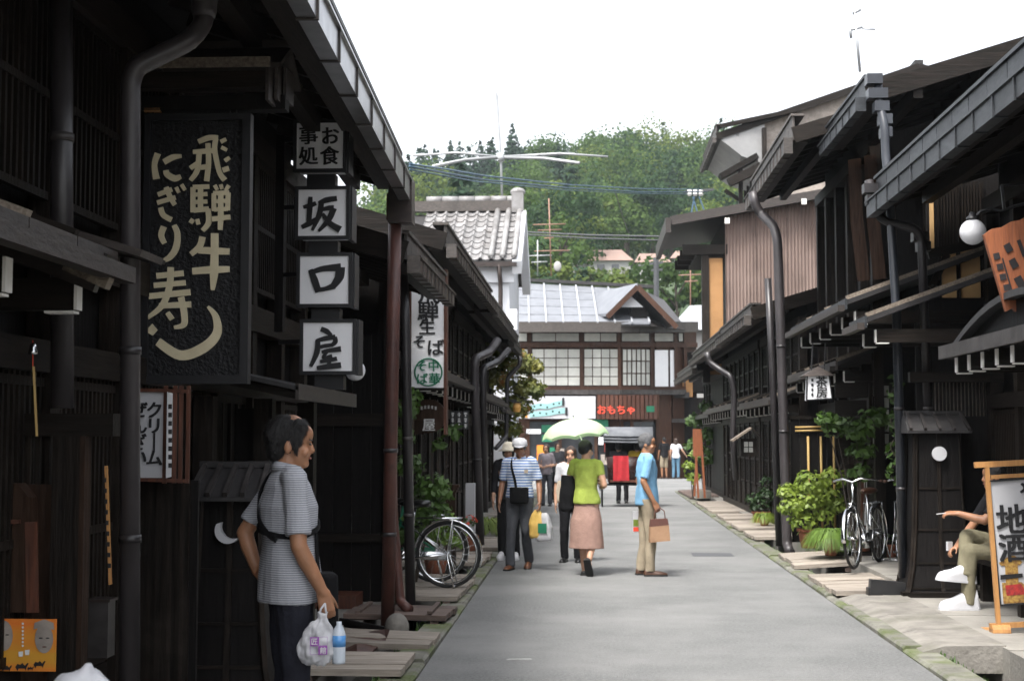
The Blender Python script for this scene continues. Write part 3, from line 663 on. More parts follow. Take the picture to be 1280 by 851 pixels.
# right-hand gable plaster bands and cornice
MB().b(xl, xr - .10, Yc - .12, Yc - .002, zee - .55, zee - .1).build('cornice', 'white_plaster', t)
for sgn, yb in ((1, Yc - .35), (-1, Yc + 4.95)):
    pbar('gable_board', t, (xr - .02, yb, zee - .22), (xr - .02, Yr, zrg - .18), .22, .34, 'white_plaster')
MB().b(xl, xr - .02, Yc - .42, Yc - .33, zee - .20, zee - .09).build('gutter', 'gutter_brown', t)
for k in range(3): MB().b(xr - .50 + k * .11, xr - .22 + k * .12 - .02 * k, Yc - .14 - .05 * k, Yc - .004, zee - 1.75 + k * .02, zee - 1.65 + k * .22).build('eave_moulding', 'white_plaster', t)
MB().prism([(Yc - .4, zee - .06), (Yr, zrg - .12), (Yc + 5.0, zee - .06), (Yc + 5.0, zee - .14), (Yr, zrg - .22), (Yc - .4, zee - .14)], 'x', xl, xr + .02).build('roof_bed', 'roof_dark', t)
# single tiles: curved shells laid in courses
nc, nr = 9, 9
wx = .27; roofx0 = xr - .05 - nc * wx
m = MB(); vs_ = []; fs_ = []
prof = [(-.135, .02), (-.10, -.01), (-.03, -.02), (.04, .0), (.08, .045), (.12, .05), (.135, .02)]
L = math.hypot(Yr - Yc + .4, zrg - zee + .0) / nr
for j, (x, z) in enumerate(prof): vs_ += [(x, -L * .56, z + .02), (x, L * .56, z - .012), (x, -L * .56, z - .02)]
for j in range(len(prof) - 1):
    fs_ += [(3 * j, 3 * j + 3, 3 * j + 4, 3 * j + 1), (3 * j + 2, 3 * j + 5, 3 * j + 3, 3 * j)]
tile_me = MB().add(vs_, fs_).mesh('roof_tile', 'roof_tile')
ang = math.atan2(zrg - zee, Yr - Yc + .4); rl = rootloc(t)
for i in range(nc):
    for j in range(nr):
        s_ = (j + .5) / nr; o = bpy.data.objects.new('roof_tile', tile_me); C.objects.link(o); o.parent = t
        o.location = Vector((roofx0 + (i + .5) * wx, Yc - .4 + (Yr - Yc + .4) * s_, zee + (zrg - zee) * s_ - .03)) - rl
        o.rotation_euler = (ang + random.uniform(-.01, .01), 0, 0)
for i in (0, 1, 2):      # edge rolls at the gable
    MB().tube([(xr - .08 - i * .28, Yc - .42, zee + .04), (xr - .08 - i * .28, Yr, zrg + .02)], .075, 8).build('edge_roll', 'roof_tile', t, smooth=True)
MB().b(xl, xr - .02, Yr - .13, Yr + .13, zrg - .05, zrg + .22).build('ridge_wall', 'grey_fascia', t)
for k in range(6):
    x = xr - .2 - k * .42; MB().tube([(x - .2, Yr, zrg + .25), (x + .2, Yr, zrg + .25)], .11, 10).build('ridge_tile', 'roof_tile', t, smooth=True)
MB().b(xr - .28, xr + .02, Yr - .2, Yr + .2, zrg - .1, zrg + .42).sph((xr - .13, Yr, zrg + .45), (.2, .2, .12)).build('ridge_end', 'roof_tile', t)
downpipe('brown downpipe at the corner of the white storehouse', [(xr - .45, Yc - .38, zee - .15), (xr - .42, Yc - .2, zee - .6), (xr - .42, Yc - .2, zee - 1.6), (xr - .12, Yc - .25, zee - 1.9)], .055, 'gutter_brown')

# ------------------------------------------------------------------ the toy shop that closes the street
t = thing('toy_shop', 'shop house closing the street, with shoji windows and pale metal roof', 'house', (1, 58, 0)); Yc = 58.0
P_ = lambda px, py, Y=Yc: W(px, py, Y)
Yat = lambda px: Yc + max(0, (px - 775)) ** 1.5 * .0034      # the front turns away round the corner
def front(name, px0, px1, py0, py1, m, dy=0.0, th=.06, parent=None):
    a, b_ = W(px0, py0, Yat(px0) + dy), W(px1, py1, Yat(px1) + dy); q = MB()
    a2, b2 = W(px0, py1, Yat(px0) + dy), W(px1, py0, Yat(px1) + dy)
    q.add([(a.x, a.y, a2.z), (b_.x, b_.y, b_.z), (b_.x, b_.y, b2.z), (a.x, a.y, a.z), (a.x, a.y + th, a2.z), (b_.x, b_.y + th, b_.z), (b_.x, b_.y + th, b2.z), (a.x, a.y + th, a.z)],
          [(0, 1, 2, 3), (7, 6, 5, 4), (0, 4, 5, 1), (1, 5, 6, 2), (2, 6, 7, 3), (3, 7, 4, 0)])
    return q.build(name, m, parent or t)
segs = [640, 690, 735, 775, 800, 820, 840, 858, 872]
for a, b_ in zip(segs, segs[1:]):
    front('wall', a, b_, 405, 604, 'shop_wood', .12, 2.0)
posts = [640, 662, 727, 774, 815, 845, 857]
for k in range(len(posts)):
    front('post', posts[k] - 2.2, posts[k] + 2.2, 410, 486, 'shop_wood', -.02, .14)
for (y0_, y1_) in ((428, 434), (483, 488), (406, 410)):
    for a, b_ in zip(segs, segs[1:]): front('beam', a, b_, y0_, y1_, 'shop_wood', -.04, .15)
for a, b_ in zip(segs, segs[1:]): front('eave_board', a - 1, b_ + 1, 402, 415, 'grey_fascia', -.9, .1)
# upper plaster panels and shoji panes
def grid(px0, px1, py0, py1, cols, rows, m, nm='pane', gap=1.1):
    for i in range(cols):
        for j in range(rows):
            x0 = px0 + (px1 - px0) * i / cols; x1 = px0 + (px1 - px0) * (i + 1) / cols; y0_ = py0 + (py1 - py0) * j / rows; y1_ = py0 + (py1 - py0) * (j + 1) / rows
            front(nm, x0 + gap / 2, x1 - gap / 2, y0_ + gap / 2, y1_ - gap / 2, m, .03, .04)
for a, b_ in zip(posts, posts[1:]):
    k = max(1, round((b_ - a) / 30)); grid(a + 3, b_ - 3, 416, 427, k, 1, 'shoji', 'plaster_panel')
grid(642, 660, 436, 482, 2, 3, 'shoji'); grid(665, 725, 436, 482, 4, 4, 'shoji'); grid(730, 773, 436, 482, 4, 4, 'shoji'); grid(778, 813, 436, 482, 6, 3, 'shoji', gap=1.5)
grid(818, 836, 437, 484, 1, 1, 'sign_white', 'shutter'); grid(837, 844, 437, 484, 1, 1, 'sign_white', 'shutter')
for a, b_ in zip(segs[:-2], segs[1:-1]): front('pent_roof', a, b_, 487, 493, 'sheet_metal', -.5, .6)
# sign boards
s1 = front('sign_board', 648, 744.5, 495, 523, 'sign_grey', -.52, .06)
s2 = front('sign_board', 746, 824, 493, 524, 'shop_wood', -.52, .06)
for k in range(14): front('board_strip', 746.5 + k * 5.4, 751 + k * 5.4, 493.5, 523.5, 'red_brown_wood', -.555, .03)
def ribbon(pts, w, m, nm, dy=-.56):
    q = MB(); vs_ = []; fs_ = []
    for (x, y) in pts: a = P_(x, y - w, Yat(x) + dy); b_ = P_(x, y + w, Yat(x) + dy); vs_ += [a, b_]
    for k in range(len(pts) - 1): fs_.append((2 * k, 2 * k + 1, 2 * k + 3, 2 * k + 2))
    q.add(vs_, fs_).build(nm, m, t)
ribbon([(663, 510), (674, 507), (684, 508), (694, 505), (704, 503)], 3.2, 'ink_cyan', 'printed_band'); ribbon([(662, 518), (674, 517), (686, 516), (696, 514), (706, 513)], 3.4, 'ink_cyan', 'printed_band')
for (x, y) in ((668, 508), (676, 506), (684, 509), (692, 505), (699, 504), (667, 519), (675, 516), (683, 517), (691, 514), (699, 515)): ribbon([(x - 1.1, y), (x + 1.1, y)], 1.0, 'ink', 'printed_dot', -.565)
for (x, y) in ((704, 502), (708, 514)): ribbon([(x - 1.5, y), (x + 1.5, y)], 5, 'ink', 'printed_mark', -.57)
mat('ink_orange', (.8, .35, .04), .6); ribbon([(653, 519), (656, 517), (659, 519)], 3.5, 'ink_orange', 'printed_mark', -.57)
pc = P_(761, 512, Yc - .6); letter('おもちゃ', t, P_(770, 512, Yc - .62), .37, 'ink_red', .04, local=False)
ribbon([(808, 511), (818, 511)], 3.8, 'ink_green', 'printed_mark', -.59)
# roof: pale metal panels rising to a ridge, a dormer gable at the right
YR = Yc + 5.0
def rp(px, py, Y): return W(px, py, Y)
e0, e1 = P_(640, 404, Yc - .9), P_(812, 404, Yc - .9)
r0, r1 = rp(640, 352, YR), rp(800, 361, YR)
ncol, nrow = 8, 5
for i in range(ncol):
    for j in range(nrow):
        def pt(s_, q): return (e0.lerp(e1, s_)).lerp(r0.lerp(r1, s_), q)
        a, b_, c, d = pt(i / ncol + .004, j / nrow + .008), pt((i + 1) / ncol - .004, j / nrow + .008), pt((i + 1) / ncol - .004, (j + 1) / nrow - .008), pt(i / ncol + .004, (j + 1) / nrow - .008)
        dz = Vector((0, 0, .06)); MB().add([a, b_, c, d, a - dz, b_ - dz, c - dz, d - dz], [(0, 1, 2, 3), (0, 4, 5, 1), (1, 5, 6, 2), (2, 6, 7, 3), (3, 7, 4, 0)]).build('roof_panel', 'roof_panel', t)
for i in range(ncol + 1):
    a, b_ = e0.lerp(e1, i / ncol), r0.lerp(r1, i / ncol); pbar('roof_rib', t, a + Vector((0, 0, .02)), b_ + Vector((0, 0, .02)), .07, .09, 'roof_rib')
dz = Vector((0, 0, .1)); MB().add([e0 - dz, e1 - dz, r1 - dz, r0 - dz], [(0, 1, 2, 3)]).build('roof_bed', 'roof_dark', t)
pbar('ridge_cap', t, r0 + Vector((0, 0, .1)), r1 + Vector((.6, 0, .08)), .4, .14, 'roof_dark')
# right roof hip and dormer
h0, h1 = P_(860, 412, Yat(860) - .9), rp(830, 375, YR + 1)
MB().add([e1 - dz, h0, h1, r1], [(0, 1, 2, 3)]).build('hip_roof', 'sheet_metal', t)
ap = P_(797, 358, Yc - .6); al, ar = P_(759, 395, Yc - .6), P_(846, 408, Yc - .6); bk = Vector((-1.7, 4.4, .05))
th = Vector((0, 0, .13))
for q0, q1, nm, mt_ in ((al, ap, 'dormer_roof', 'roof_panel'), (ap, ar, 'dormer_roof', 'roof_dark')):
    MB().add([q0, q1, q1 + bk, q0 + bk, q0 + th, q1 + th, q1 + bk + th, q0 + bk + th], [(0, 1, 2, 3), (4, 7, 6, 5), (0, 4, 5, 1), (1, 5, 6, 2), (2, 6, 7, 3), (3, 7, 4, 0)]).build(nm, mt_, t)
pbar('barge_board', t, al + Vector((0, -.06, -.05)), ap + Vector((0, -.06, -.02)), .05, .2, 'shop_wood'); pbar('barge_board', t, ap + Vector((0, -.06, -.02)), ar + Vector((0, -.06, -.05)), .05, .2, 'shop_wood')
MB().add([al + Vector((.9, .5, 0)), ar + Vector((-.9, .5, .1)), ap + Vector((0, .5, -.2))], [(0, 1, 2)]).build('dormer_gable', 'black_wood', t)
q0 = P_(776, 384, Yc - .2); MB().add([q0, q0 + Vector((.9, 0, 0)), q0 + Vector((.35, 0, .5))], [(0, 1, 2)]).build('gable_plaster', 'white_plaster', t)
# shop front below: posts, glass, coloured goods, banners
for k, px in enumerate((660, 700, 745, 790, 822)): front('shop_post', px - 2, px + 2, 524, 604, 'shop_wood', -.05, .14)
for a, b_ in ((662, 698), (702, 743), (747, 788), (792, 820)): front('shop_window', a, b_, 527, 596, 'glass_dark', .06, .05)
cols = ['ink_red', 'ink_green', 'ink_orange', 'sign_white', 'ink_cyan', 'plastic_yellow', 'poster_grey']
for k in range(18):
    px, py = rr_ = random.uniform(663, 780), random.uniform(545, 592); w, h = random.uniform(5, 10), random.uniform(6, 14)
    front('display_goods', px, px + w, py, py + h, random.choice(cols), -.02 - random.uniform(0, .25), .05)
for px, py in ((677, 531), (677, 543)): front('hanging_board', px, px + 14, py, py + 9, 'ink_green', -.2, .04)
front('awning_panel', 742, 760, 524, 533, 'ink_green', -.3, .05); front('banner', 671, 683, 556, 584, 'poster_orange', -.3, .04); front('notice', 658, 676, 536, 542, 'sign_white', -.3, .04)
# lower wing on the right of the shop
t = thing('corner_wing', 'low dark wing with window panes right of the toy shop', 'house', (4.6, 59, 0)); Yw = 60.5
def fw(nm, px0, px1, py0, py1, m, dy=0., th=.06):
    a, b_ = W(px0, py0, Yw + dy), W(px1, py1, Yw + dy); return MB().b(a.x, b_.x, a.y, a.y + th, b_.z, a.z).build(nm, m, t)
fw('wall', 823, 900, 497, 600, 'black_wood', .1, 2); fw('pent_roof', 822, 862, 490, 497, 'roof_dark', -.5, .7); fw('lower_roof', 818, 868, 523, 528, 'sheet_metal', -.6, .8)
for k in range(3): fw('pane', 826 + k * 8, 832 + k * 8, 500, 508, 'shoji', .05)
for k in range(4): fw('window_bar', 825 + k * 6, 826.6 + k * 6, 510, 521, 'brown_wood', .02)
fw('glass', 825, 846, 511, 521, 'glass_dark', .06); fw('plaster_panel', 852, 866, 474, 496, 'orange_plaster', .0); fw('upper_wall', 846, 900, 440, 490, 'black_wood', .12, 2)
t = thing('grey_roof_house', 'far house with blue-grey hipped roof right of the toy shop', 'house', (7, 66, 0)); Yg = 66.0
a, b_, ap = W(835, 412, Yg), W(905, 412, Yg), W(862, 382, Yg + 3)
dv = Vector((0, 6, 0)); ap2 = W(905, 380, Yg + 3)
MB().add([a, b_, ap2, ap, a + dv, b_ + dv], [(0, 1, 2, 3), (4, 3, 2, 5), (0, 3, 4), (1, 5, 2)]).build('roof', 'far_roof_grey', t)
MB().b(a.x + .4, b_.x, Yg + .4, Yg + 5.6, 0, a.z - .02).build('wall', 'far_wall', t)
# ------------------------------------------------------------------ downpipes
def wl(*a): return [tuple(W(*p)) for p in a]
downpipe('thick grey-brown downpipe crossing in front of the sushi sign', wl((257, -60, 6.6), (255, 30, 6.6), (236, 52, 6.55), (170, 84, 6.45), (163, 104, 6.45), (162, 940, 6.45)), .0465, 'pipe_grey', (1.15, 2.0))
MB().lathe([(.052, 0), (.06, .03), (.06, .06), (.075, .14), (.085, .2)], W(255, 22, 6.6), 16).build('pipe_hopper', 'pipe_grey', bpy.data.objects['downpipe'] if False else L1, smooth=True)
downpipe('thick dark pipe at the far left behind the lower eave', wl((76, -60, 6.05), (78, 510, 6.05)), .049, 'pipe_dark', (2.9,))
pr = downpipe('reddish brown downpipe standing at the end of the near left roof', wl((494, 262, 12.1), (491, 420, 12.1), (484, 800, 12.1)), .057, 'pipe_red', (1.5, .8))
MB().b(*(W(486, 0, 12.1).x, W(503, 0, 12.1).x), 12.03, 12.18, W(0, 280, 12.1).z, W(0, 248, 12.1).z).build('pipe_head', 'pipe_red', pr)
downpipe('dark brown downpipe just right of the red one', wl((503, 330, 13.2), (507, 420, 13.2), (514, 800, 13.2)), .047, 'pipe_dark', (1.6, .9))
downpipe('slanting dark downpipe between the red and the dark one', wl((489, 480, 12.7), (491, 640, 12.7), (500, 752, 12.7), (512, 762, 12.6)), .043, 'pipe_red')
downpipe('brown downpipe below the eave elbow beside the wooden posts', wl((622, 425, 21.5), (612, 440, 21.3), (594, 448, 20.6), (593, 470, 20.6), (601, 700, 20.6)), .062, 'pipe_grey', (1.3,))
downpipe('second brown downpipe of the pair near the white capped man', wl((636, 437, 22.0), (622, 452, 21.8), (604, 460, 21.2), (604, 480, 21.2), (606, 640, 21.2)), .05, 'pipe_dark')
downpipe('thin bent downpipe in front of the autumn tree', wl((650, 445, 30.), (650, 456, 30.), (634, 472, 30.), (633, 545, 30.), (620, 560, 29.)), .045, 'pipe_dark')
downpipe('tall brown downpipe with curved top on the right', wl((941, 240, 20.9), (945, 258, 20.9), (952, 268, 20.9), (967, 282, 20.6), (972, 300, 20.5), (977, 450, 20.5), (984, 682, 20.5), (988, 690, 20.3)), .066, 'pipe_grey', (1.7, 2.9))
downpipe('thinner dark downpipe left of the tall brown one', wl((960, 348, 21.2), (965, 450, 21.2), (974, 682, 21.2)), .05, 'pipe_dark')
downpipe('wavy dark downpipe on the low house on the right', wl((884, 440, 26.5), (886, 452, 26.5), (900, 462, 26.4), (914, 470, 26.2), (918, 490, 26.2), (916, 545, 26.2), (920, 600, 26.2)), .055, 'pipe_dark')
def ornate(label, pts, m):
    t = downpipe(label, pts, .045, m, (1.9, 1.1))
    return t
o1 = ornate('blue-black downpipe with moulded head beside the right bicycles', wl((1097, 104, 15.0), (1100, 130, 15.0), (1106, 160, 14.9), (1107, 190, 14.9), (1113, 260, 14.8), (1121, 400, 14.7), (1129, 722, 14.6)), 'pipe_blue')
for k, (px, py, w) in enumerate(((1092, 100, .16), (1096, 118, .20), (1101, 134, .15), (1106, 150, .13), (1107, 166, .11))):
    c = W(px, py, 15.0); MB().b(c.x - w / 2, c.x + w / 2, c.y - .08, c.y + .08, c.z - .055, c.z + .05).build('moulding', 'pipe_blue', o1)
MB().bar(W(1130, 736, 14.4), W(1087, 732, 14.4), .13, .13).bar(W(1093, 734, 14.4), W(1093, 756, 14.4), .14, .12).build('outlet', 'black_metal', o1)
o2 = ornate('black downpipe running down behind the small lamp shrine', wl((1086, 226, 14.9), (1092, 260, 14.85), (1104, 276, 14.8), (1145, 286, 14.7), (1152, 300, 14.7), (1160, 522, 14.7)), 'pipe_dark')
for k, (px, py, w) in enumerate(((1088, 236, .15), (1090, 250, .12), (1150, 296, .16), (1154, 308, .13))):
    c = W(px, py, 14.8); MB().b(c.x - w / 2, c.x + w / 2, c.y - .07, c.y + .07, c.z - .05, c.z + .045).build('moulding', 'pipe_dark', o2)

# ------------------------------------------------------------------ the hanging sushi sign with its own little roof
Ys = 7.6
def S(px, py, Y=Ys): return W(px, py, Y)
t = thing('hanging_sign', 'big black carved hanging sign with cream brush letters for beef sushi', 'sign', S(245, 480)); 
x0, x1, z1, z0 = S(179, 300).x, S(312, 300).x, S(0, 146).z, S(0, 480).z
MB().b(x0 + .03, x1 - .035, Ys + .012, Ys + .05, z0 + .03, z1 - .03).build('panel', 'sign_black', t)
for (a, b_, c, d) in ((x0, x1, z1 - .035, z1), (x0, x1, z0, z0 + .045), (x0, x0 + .035, z0 + .045, z1 - .035), (x1 - .045, x1, z0 + .045, z1 - .035)):
    piece('frame', t, a, b_, Ys - .012, Ys + .06, c, d, 'frame_black')
for px in (187, 290):
    c = S(px, 138); MB().torus((c.x, c.y + .02, c.z), .018, .006, 'y', 14, 6).build('hook', 'black_metal', t, smooth=True)
def brush(pts, ws, m, nm, parent, Y, n=6):
    # a brush stroke: a tapered ribbon with thickness, from photo-plane points of the sign
    P = [Vector(p) for p in pts]; Q = []; Wd = []
    for i in range(len(P) - 1):
        for k in range(n):
            s_ = k / n; p0 = P[max(i - 1, 0)]; p1, p2 = P[i], P[i + 1]; p3 = P[min(i + 2, len(P) - 1)]
            Q.append(.5 * ((2 * p1) + (p2 - p0) * s_ + (2 * p0 - 5 * p1 + 4 * p2 - p3) * s_ ** 2 + (3 * p1 - p0 - 3 * p2 + p3) * s_ ** 3)); Wd.append(ws[i] + (ws[i + 1] - ws[i]) * s_)
    Q.append(P[-1]); Wd.append(ws[-1]); L_, R2_ = [], []
    for i, q in enumerate(Q):
        d = (Q[min(i + 1, len(Q) - 1)] - Q[max(i - 1, 0)]).normalized(); nn = Vector((-d.y, d.x)); L_.append(q + nn * Wd[i] / 2); R2_.append(q - nn * Wd[i] / 2)
    vs_, fs_ = [], []; off = rootloc(parent)
    for a, b_ in zip(L_, R2_):
        for q in (a, b_): w = W(q.x, q.y, Y); vs_ += [w, w + Vector((0, .014, 0))]
    for i in range(len(Q) - 1):
        o = 4 * i; fs_ += [(o, o + 2, o + 6, o + 4), (o, o + 4, o + 5, o + 1), (o + 2, o + 3, o + 7, o + 6)]
    o = 4 * (len(Q) - 1); fs_ += [(0, 1, 3, 2), (o, o + 2, o + 3, o + 1)]
    return vs_, fs_
def glyph_strokes(name, strokes, parent, Y, m):
    q = MB()
    for k, (pts, ws) in enumerate(strokes): q.add(*brush(pts, ws, m, name, parent, Y - .0009 * k))
    return q.build(name, m, parent)
# strokes in photo pixels of the 355-wide enlargement: x = 170 + u / 2.367, y = 130 + v / 2.364
def U(*pp): return [(170 + u / 2.367, 130 + v / 2.364) for u, v in pp]
def st(w, *pp): return (U(*pp), [x * 1.22 / 2.367 for x in (w if isinstance(w, (list, tuple)) else [w] * len(pp))])
gl = lambda nm, *strokes: glyph_strokes('lettering', strokes, t, Ys + .004, 'ink_cream')
gl('hi', st([12, 13, 12], (184, 112), (215, 100), (242, 100)), st([12, 12, 12, 12, 14], (236, 102), (232, 130), (238, 168), (248, 205), (262, 225)), st([10, 8], (250, 112), (266, 104)), st([9, 9], (252, 128), (268, 136)),
   st([10, 12, 12], (168, 142), (198, 140), (226, 138)), st([12, 12, 12], (212, 116), (214, 170), (208, 228)), st([12, 12, 9], (186, 146), (180, 196), (160, 226)), st([11, 11], (160, 190), (186, 172)), st([11, 12], (188, 188), (216, 184)), st([9, 8], (262, 168), (276, 158)), st([12, 12], (256, 196), (274, 190)))
gl('da', st([12, 12], (168, 246), (168, 320)), st([11, 11], (168, 246), (216, 244)), st([10, 10], (170, 268), (210, 266)), st([10, 10], (170, 290), (210, 288)), st([12, 12], (170, 314), (214, 310)), st([12, 12, 12], (190, 246), (190, 280), (190, 312)),
   st([12, 13, 10], (212, 310), (214, 350), (196, 374)), st([10, 10], (168, 340), (160, 352)), st([9, 9], (180, 340), (184, 356)), st([9, 8], (232, 240), (240, 254)), st([9, 8], (250, 238), (254, 252)), st([9, 7], (274, 240), (264, 256)),
   st([11, 11], (230, 264), (230, 316)), st([11, 11], (228, 264), (274, 262)), st([11, 11], (272, 262), (270, 314)), st([10, 10], (230, 288), (272, 286)), st([10, 10], (230, 312), (270, 310)), st([12, 12], (224, 340), (278, 334)), st([12, 13, 10], (250, 264), (250, 330), (248, 372)))
gl('gyu', st([15, 15, 12], (196, 392), (188, 420), (162, 444)), st([16, 17, 15], (184, 432), (232, 434), (276, 436)), st([16, 18, 14], (166, 494), (220, 490), (276, 488)), st([18, 18, 20, 8], (232, 382), (232, 430), (230, 500), (226, 550)))
gl('ni', st([15, 13, 16], (64, 146), (54, 180), (60, 222)), st([14, 14, 8], (82, 172), (108, 158), (134, 154)), st([12, 15, 16, 10], (88, 196), (92, 208), (114, 220), (132, 214)))
gl('gi', st([11, 11], (64, 268), (106, 252)), st([11, 11], (62, 292), (116, 276)), st([12, 12, 11], (88, 246), (100, 274), (114, 298)), st([12, 13, 13], (72, 306), (80, 328), (104, 342)), st([9, 8], (118, 246), (126, 262)), st([9, 8], (134, 238), (144, 254)))
gl('ri', st([15, 14, 12], (82, 362), (74, 388), (84, 412)), st([12, 14, 16, 14, 8], (112, 358), (122, 384), (118, 424), (100, 452), (74, 466)))
gl('su', st([14, 14], (60, 508), (140, 500)), st([13, 13], (52, 536), (146, 528)), st([14, 15], (36, 568), (160, 556)), st([15, 15, 14, 8], (102, 482), (98, 540), (76, 596), (30, 634)), st([13, 15], (68, 596), (162, 592)), st([15, 15, 14, 8], (132, 570), (142, 620), (140, 652), (112, 660)), st([11, 13], (92, 616), (106, 636)))
gl('shi', st([24, 18], (38, 660), (56, 676)), st([6, 16, 22, 25, 24, 20], (212, 598), (236, 630), (238, 680), (196, 722), (130, 742), (64, 702)))
# its little roof
t = thing('sign_roof', 'little weathered roof projecting over the big black hanging sign', 'sign roof', S(245, 130)); fy = Ys - .16
a, b_ = W(138, 66, fy), W(352, 66, fy)
MB().prism([(fy - .02, W(0, 84, fy).z), (fy + .25, W(0, 60, fy).z + .05), (fy + .52, W(0, 84, fy).z), (fy + .52, W(0, 90, fy).z), (fy + .25, W(0, 66, fy).z + .04), (fy - .02, W(0, 90, fy).z)], 'x', a.x, b_.x).build('roof_board', 'brown_fascia', t)
piece('ridge_cap', t, a.x + .03, b_.x, fy + .2, fy + .3, W(0, 64, fy).z + .055, W(0, 62, fy).z + .085, 'brown_fascia')
piece('front_fascia', t, a.x - .02, W(340, 0, fy).x, fy - .04, fy - .022, W(0, 90, fy).z, W(0, 78, fy).z, 'weathered_edge')
piece('beam', t, a.x + .05, W(332, 0, fy).x, fy + .02, fy + .1, W(0, 112, fy).z, W(0, 92, fy).z, 'dark_wood_x'); piece('beam', t, a.x - .3, W(350, 0, fy).x, fy + .16, fy + .26, W(0, 132, fy).z, W(0, 114, fy).z, 'black_wood')
for k in range(3): piece('gable_board', t, W(334 + 6 * k, 0, fy).x, W(338 + 6 * k, 0, fy).x, fy - .02 + .1 * k, fy + .18 + .1 * k, W(0, 130 - 6 * k, fy).z, W(0, 78, fy).z, 'brown_fascia')
c = W(139, 102, fy); piece('white_tip', t, c.x - .012, c.x + .012, fy, fy + .05, c.z - .03, c.z + .03, 'white_paint')
# ------------------------------------------------------------------ the column of four lantern boxes
Yb = 9.8
boxes = [(367, 433, 150, 215), (369, 437, 233, 299), (371, 440, 316, 384), (375, 445, 399, 468)]
txts = [None, '坂', '口', '屋']; what = ['top lantern box of the column, with four small brush letters', 'second lantern box of the column, with one bold letter', 'third lantern box of the column, with a square mouth-shaped letter', 'lowest lantern box of the column, beside the white globe lamp']
for k, (a, b_, c, d) in enumerate(boxes):
    p, q = W(a, c, Yb), W(b_, d, Yb)
    t = thing('lantern_box', what[k], 'lantern sign', (p.x, Yb, q.z), 0, 'white lantern boxes hung in a column')
    MB().b(p.x + .02, q.x - .02, Yb + .004, Yb + .21, q.z + .02, p.z - .02).build('face', 'sign_white', t)
    for (x0, x1, z0, z1) in ((p.x, q.x, p.z - .024, p.z), (p.x, q.x, q.z, q.z + .024), (p.x, p.x + .024, q.z + .024, p.z - .024), (q.x - .024, q.x, q.z + .024, p.z - .024)):
        piece('frame', t, x0, x1, Yb - .008, Yb + .025, z0, z1, 'frame_black')
    MB().b(q.x - .018, q.x + .012, Yb + .03, Yb + .22, q.z, p.z).build('side', 'frame_black', t)
    mx_, mz = (p.x + q.x) / 2, (p.z + q.z) / 2
    MB().b(mx_ - .10, mx_ + .10, Yb + .05, Yb + .16, q.z - .10, q.z - .004).build('coupling', 'frame_black', t)
    if k == 0: 
        for (tx, du, dv) in (('お', .075, .07), ('食', .07, -.07), ('事', -.08, .075), ('処', -.08, -.07)): letter(tx, t, (mx_ + du, Yb - .004, mz + dv), .13, 'ink', .045, local=False, rot=.05)
    elif k == 2:
        q3 = [([(388, 337), (393, 350), (398, 365)], [6, 9, 8]), ([(388, 341), (403, 336), (426, 334)], [5, 7, 10]), ([(425, 334), (424, 346), (416, 358)], [12, 11, 7]), ([(397, 362), (406, 361), (418, 357)], [6, 5, 8])]
        glyph_strokes('lettering', q3, t, Yb - .004, 'ink')
    elif k == 1:
        q3 = [([(379, 259), (387, 257), (395, 254)], [4, 6, 5]), ([(388, 246), (387, 262), (386, 278)], [5, 7, 6]), ([(377, 284), (387, 279), (397, 272)], [5, 7, 3]), ([(398, 254), (408, 250), (421, 248)], [4, 7, 6]), ([(402, 251), (399, 268), (390, 288)], [6, 7, 3]), ([(402, 262), (411, 260), (417, 260)], [4, 6, 7]), ([(417, 260), (411, 274), (398, 289)], [8, 7, 3]), ([(403, 267), (412, 279), (425, 287)], [4, 7, 9])]
        glyph_strokes('lettering', q3, t, Yb - .004, 'ink')
    else:
        q3 = [([(401, 411), (408, 414), (414, 419)], [6, 7, 4]), ([(395, 426), (406, 423), (419, 421)], [4, 6, 6]), ([(418, 421), (419, 427), (414, 432)], [6, 6, 4]), ([(398, 434), (407, 432), (416, 431)], [4, 5, 4]), ([(397, 425), (396, 440), (388, 458)], [6, 7, 4]), ([(402, 440), (411, 438), (426, 436)], [4, 5, 7]), ([(409, 439), (404, 447), (415, 445)], [4, 4, 5]), ([(412, 445), (411, 456)], [5, 5]), ([(400, 452), (411, 450), (421, 448)], [4, 5, 5]), ([(396, 460), (410, 458), (426, 456)], [5, 7, 7])]
        glyph_strokes('lettering', q3, t, Yb - .004, 'ink')
t = thing('globe_lamp', 'white globe lamp behind the lowest lantern box', 'lamp', W(442, 463, 10.4))
c = W(444, 463, 10.4); MB().sph(c, .075, 20, 14).build('globe', 'globe_white', t, smooth=True); MB().tube([c + Vector((0, 0, .07)), c + Vector((-.02, .02, .18)), c + Vector((-.3, .05, .2))], .012, 8).build('arm', 'black_metal', t, smooth=True)
t = thing('sign_pole', 'black pole holding the column of lantern boxes', 'pole', W(350, 420, 10.1)); p = W(349, 415, 10.1); MB().b(p.x - .03, p.x + .03, 10.07, 10.14, p.z, W(349, 170, 10.1).z).build('post', 'black_wood', t)
for k in range(4): pbar('arm', t, (p.x, 10.1, W(0, 180 + 83 * k, 10.1).z), (p.x + .2, 10.05, W(0, 180 + 83 * k, 10.1).z), .03, .03, 'black_metal')
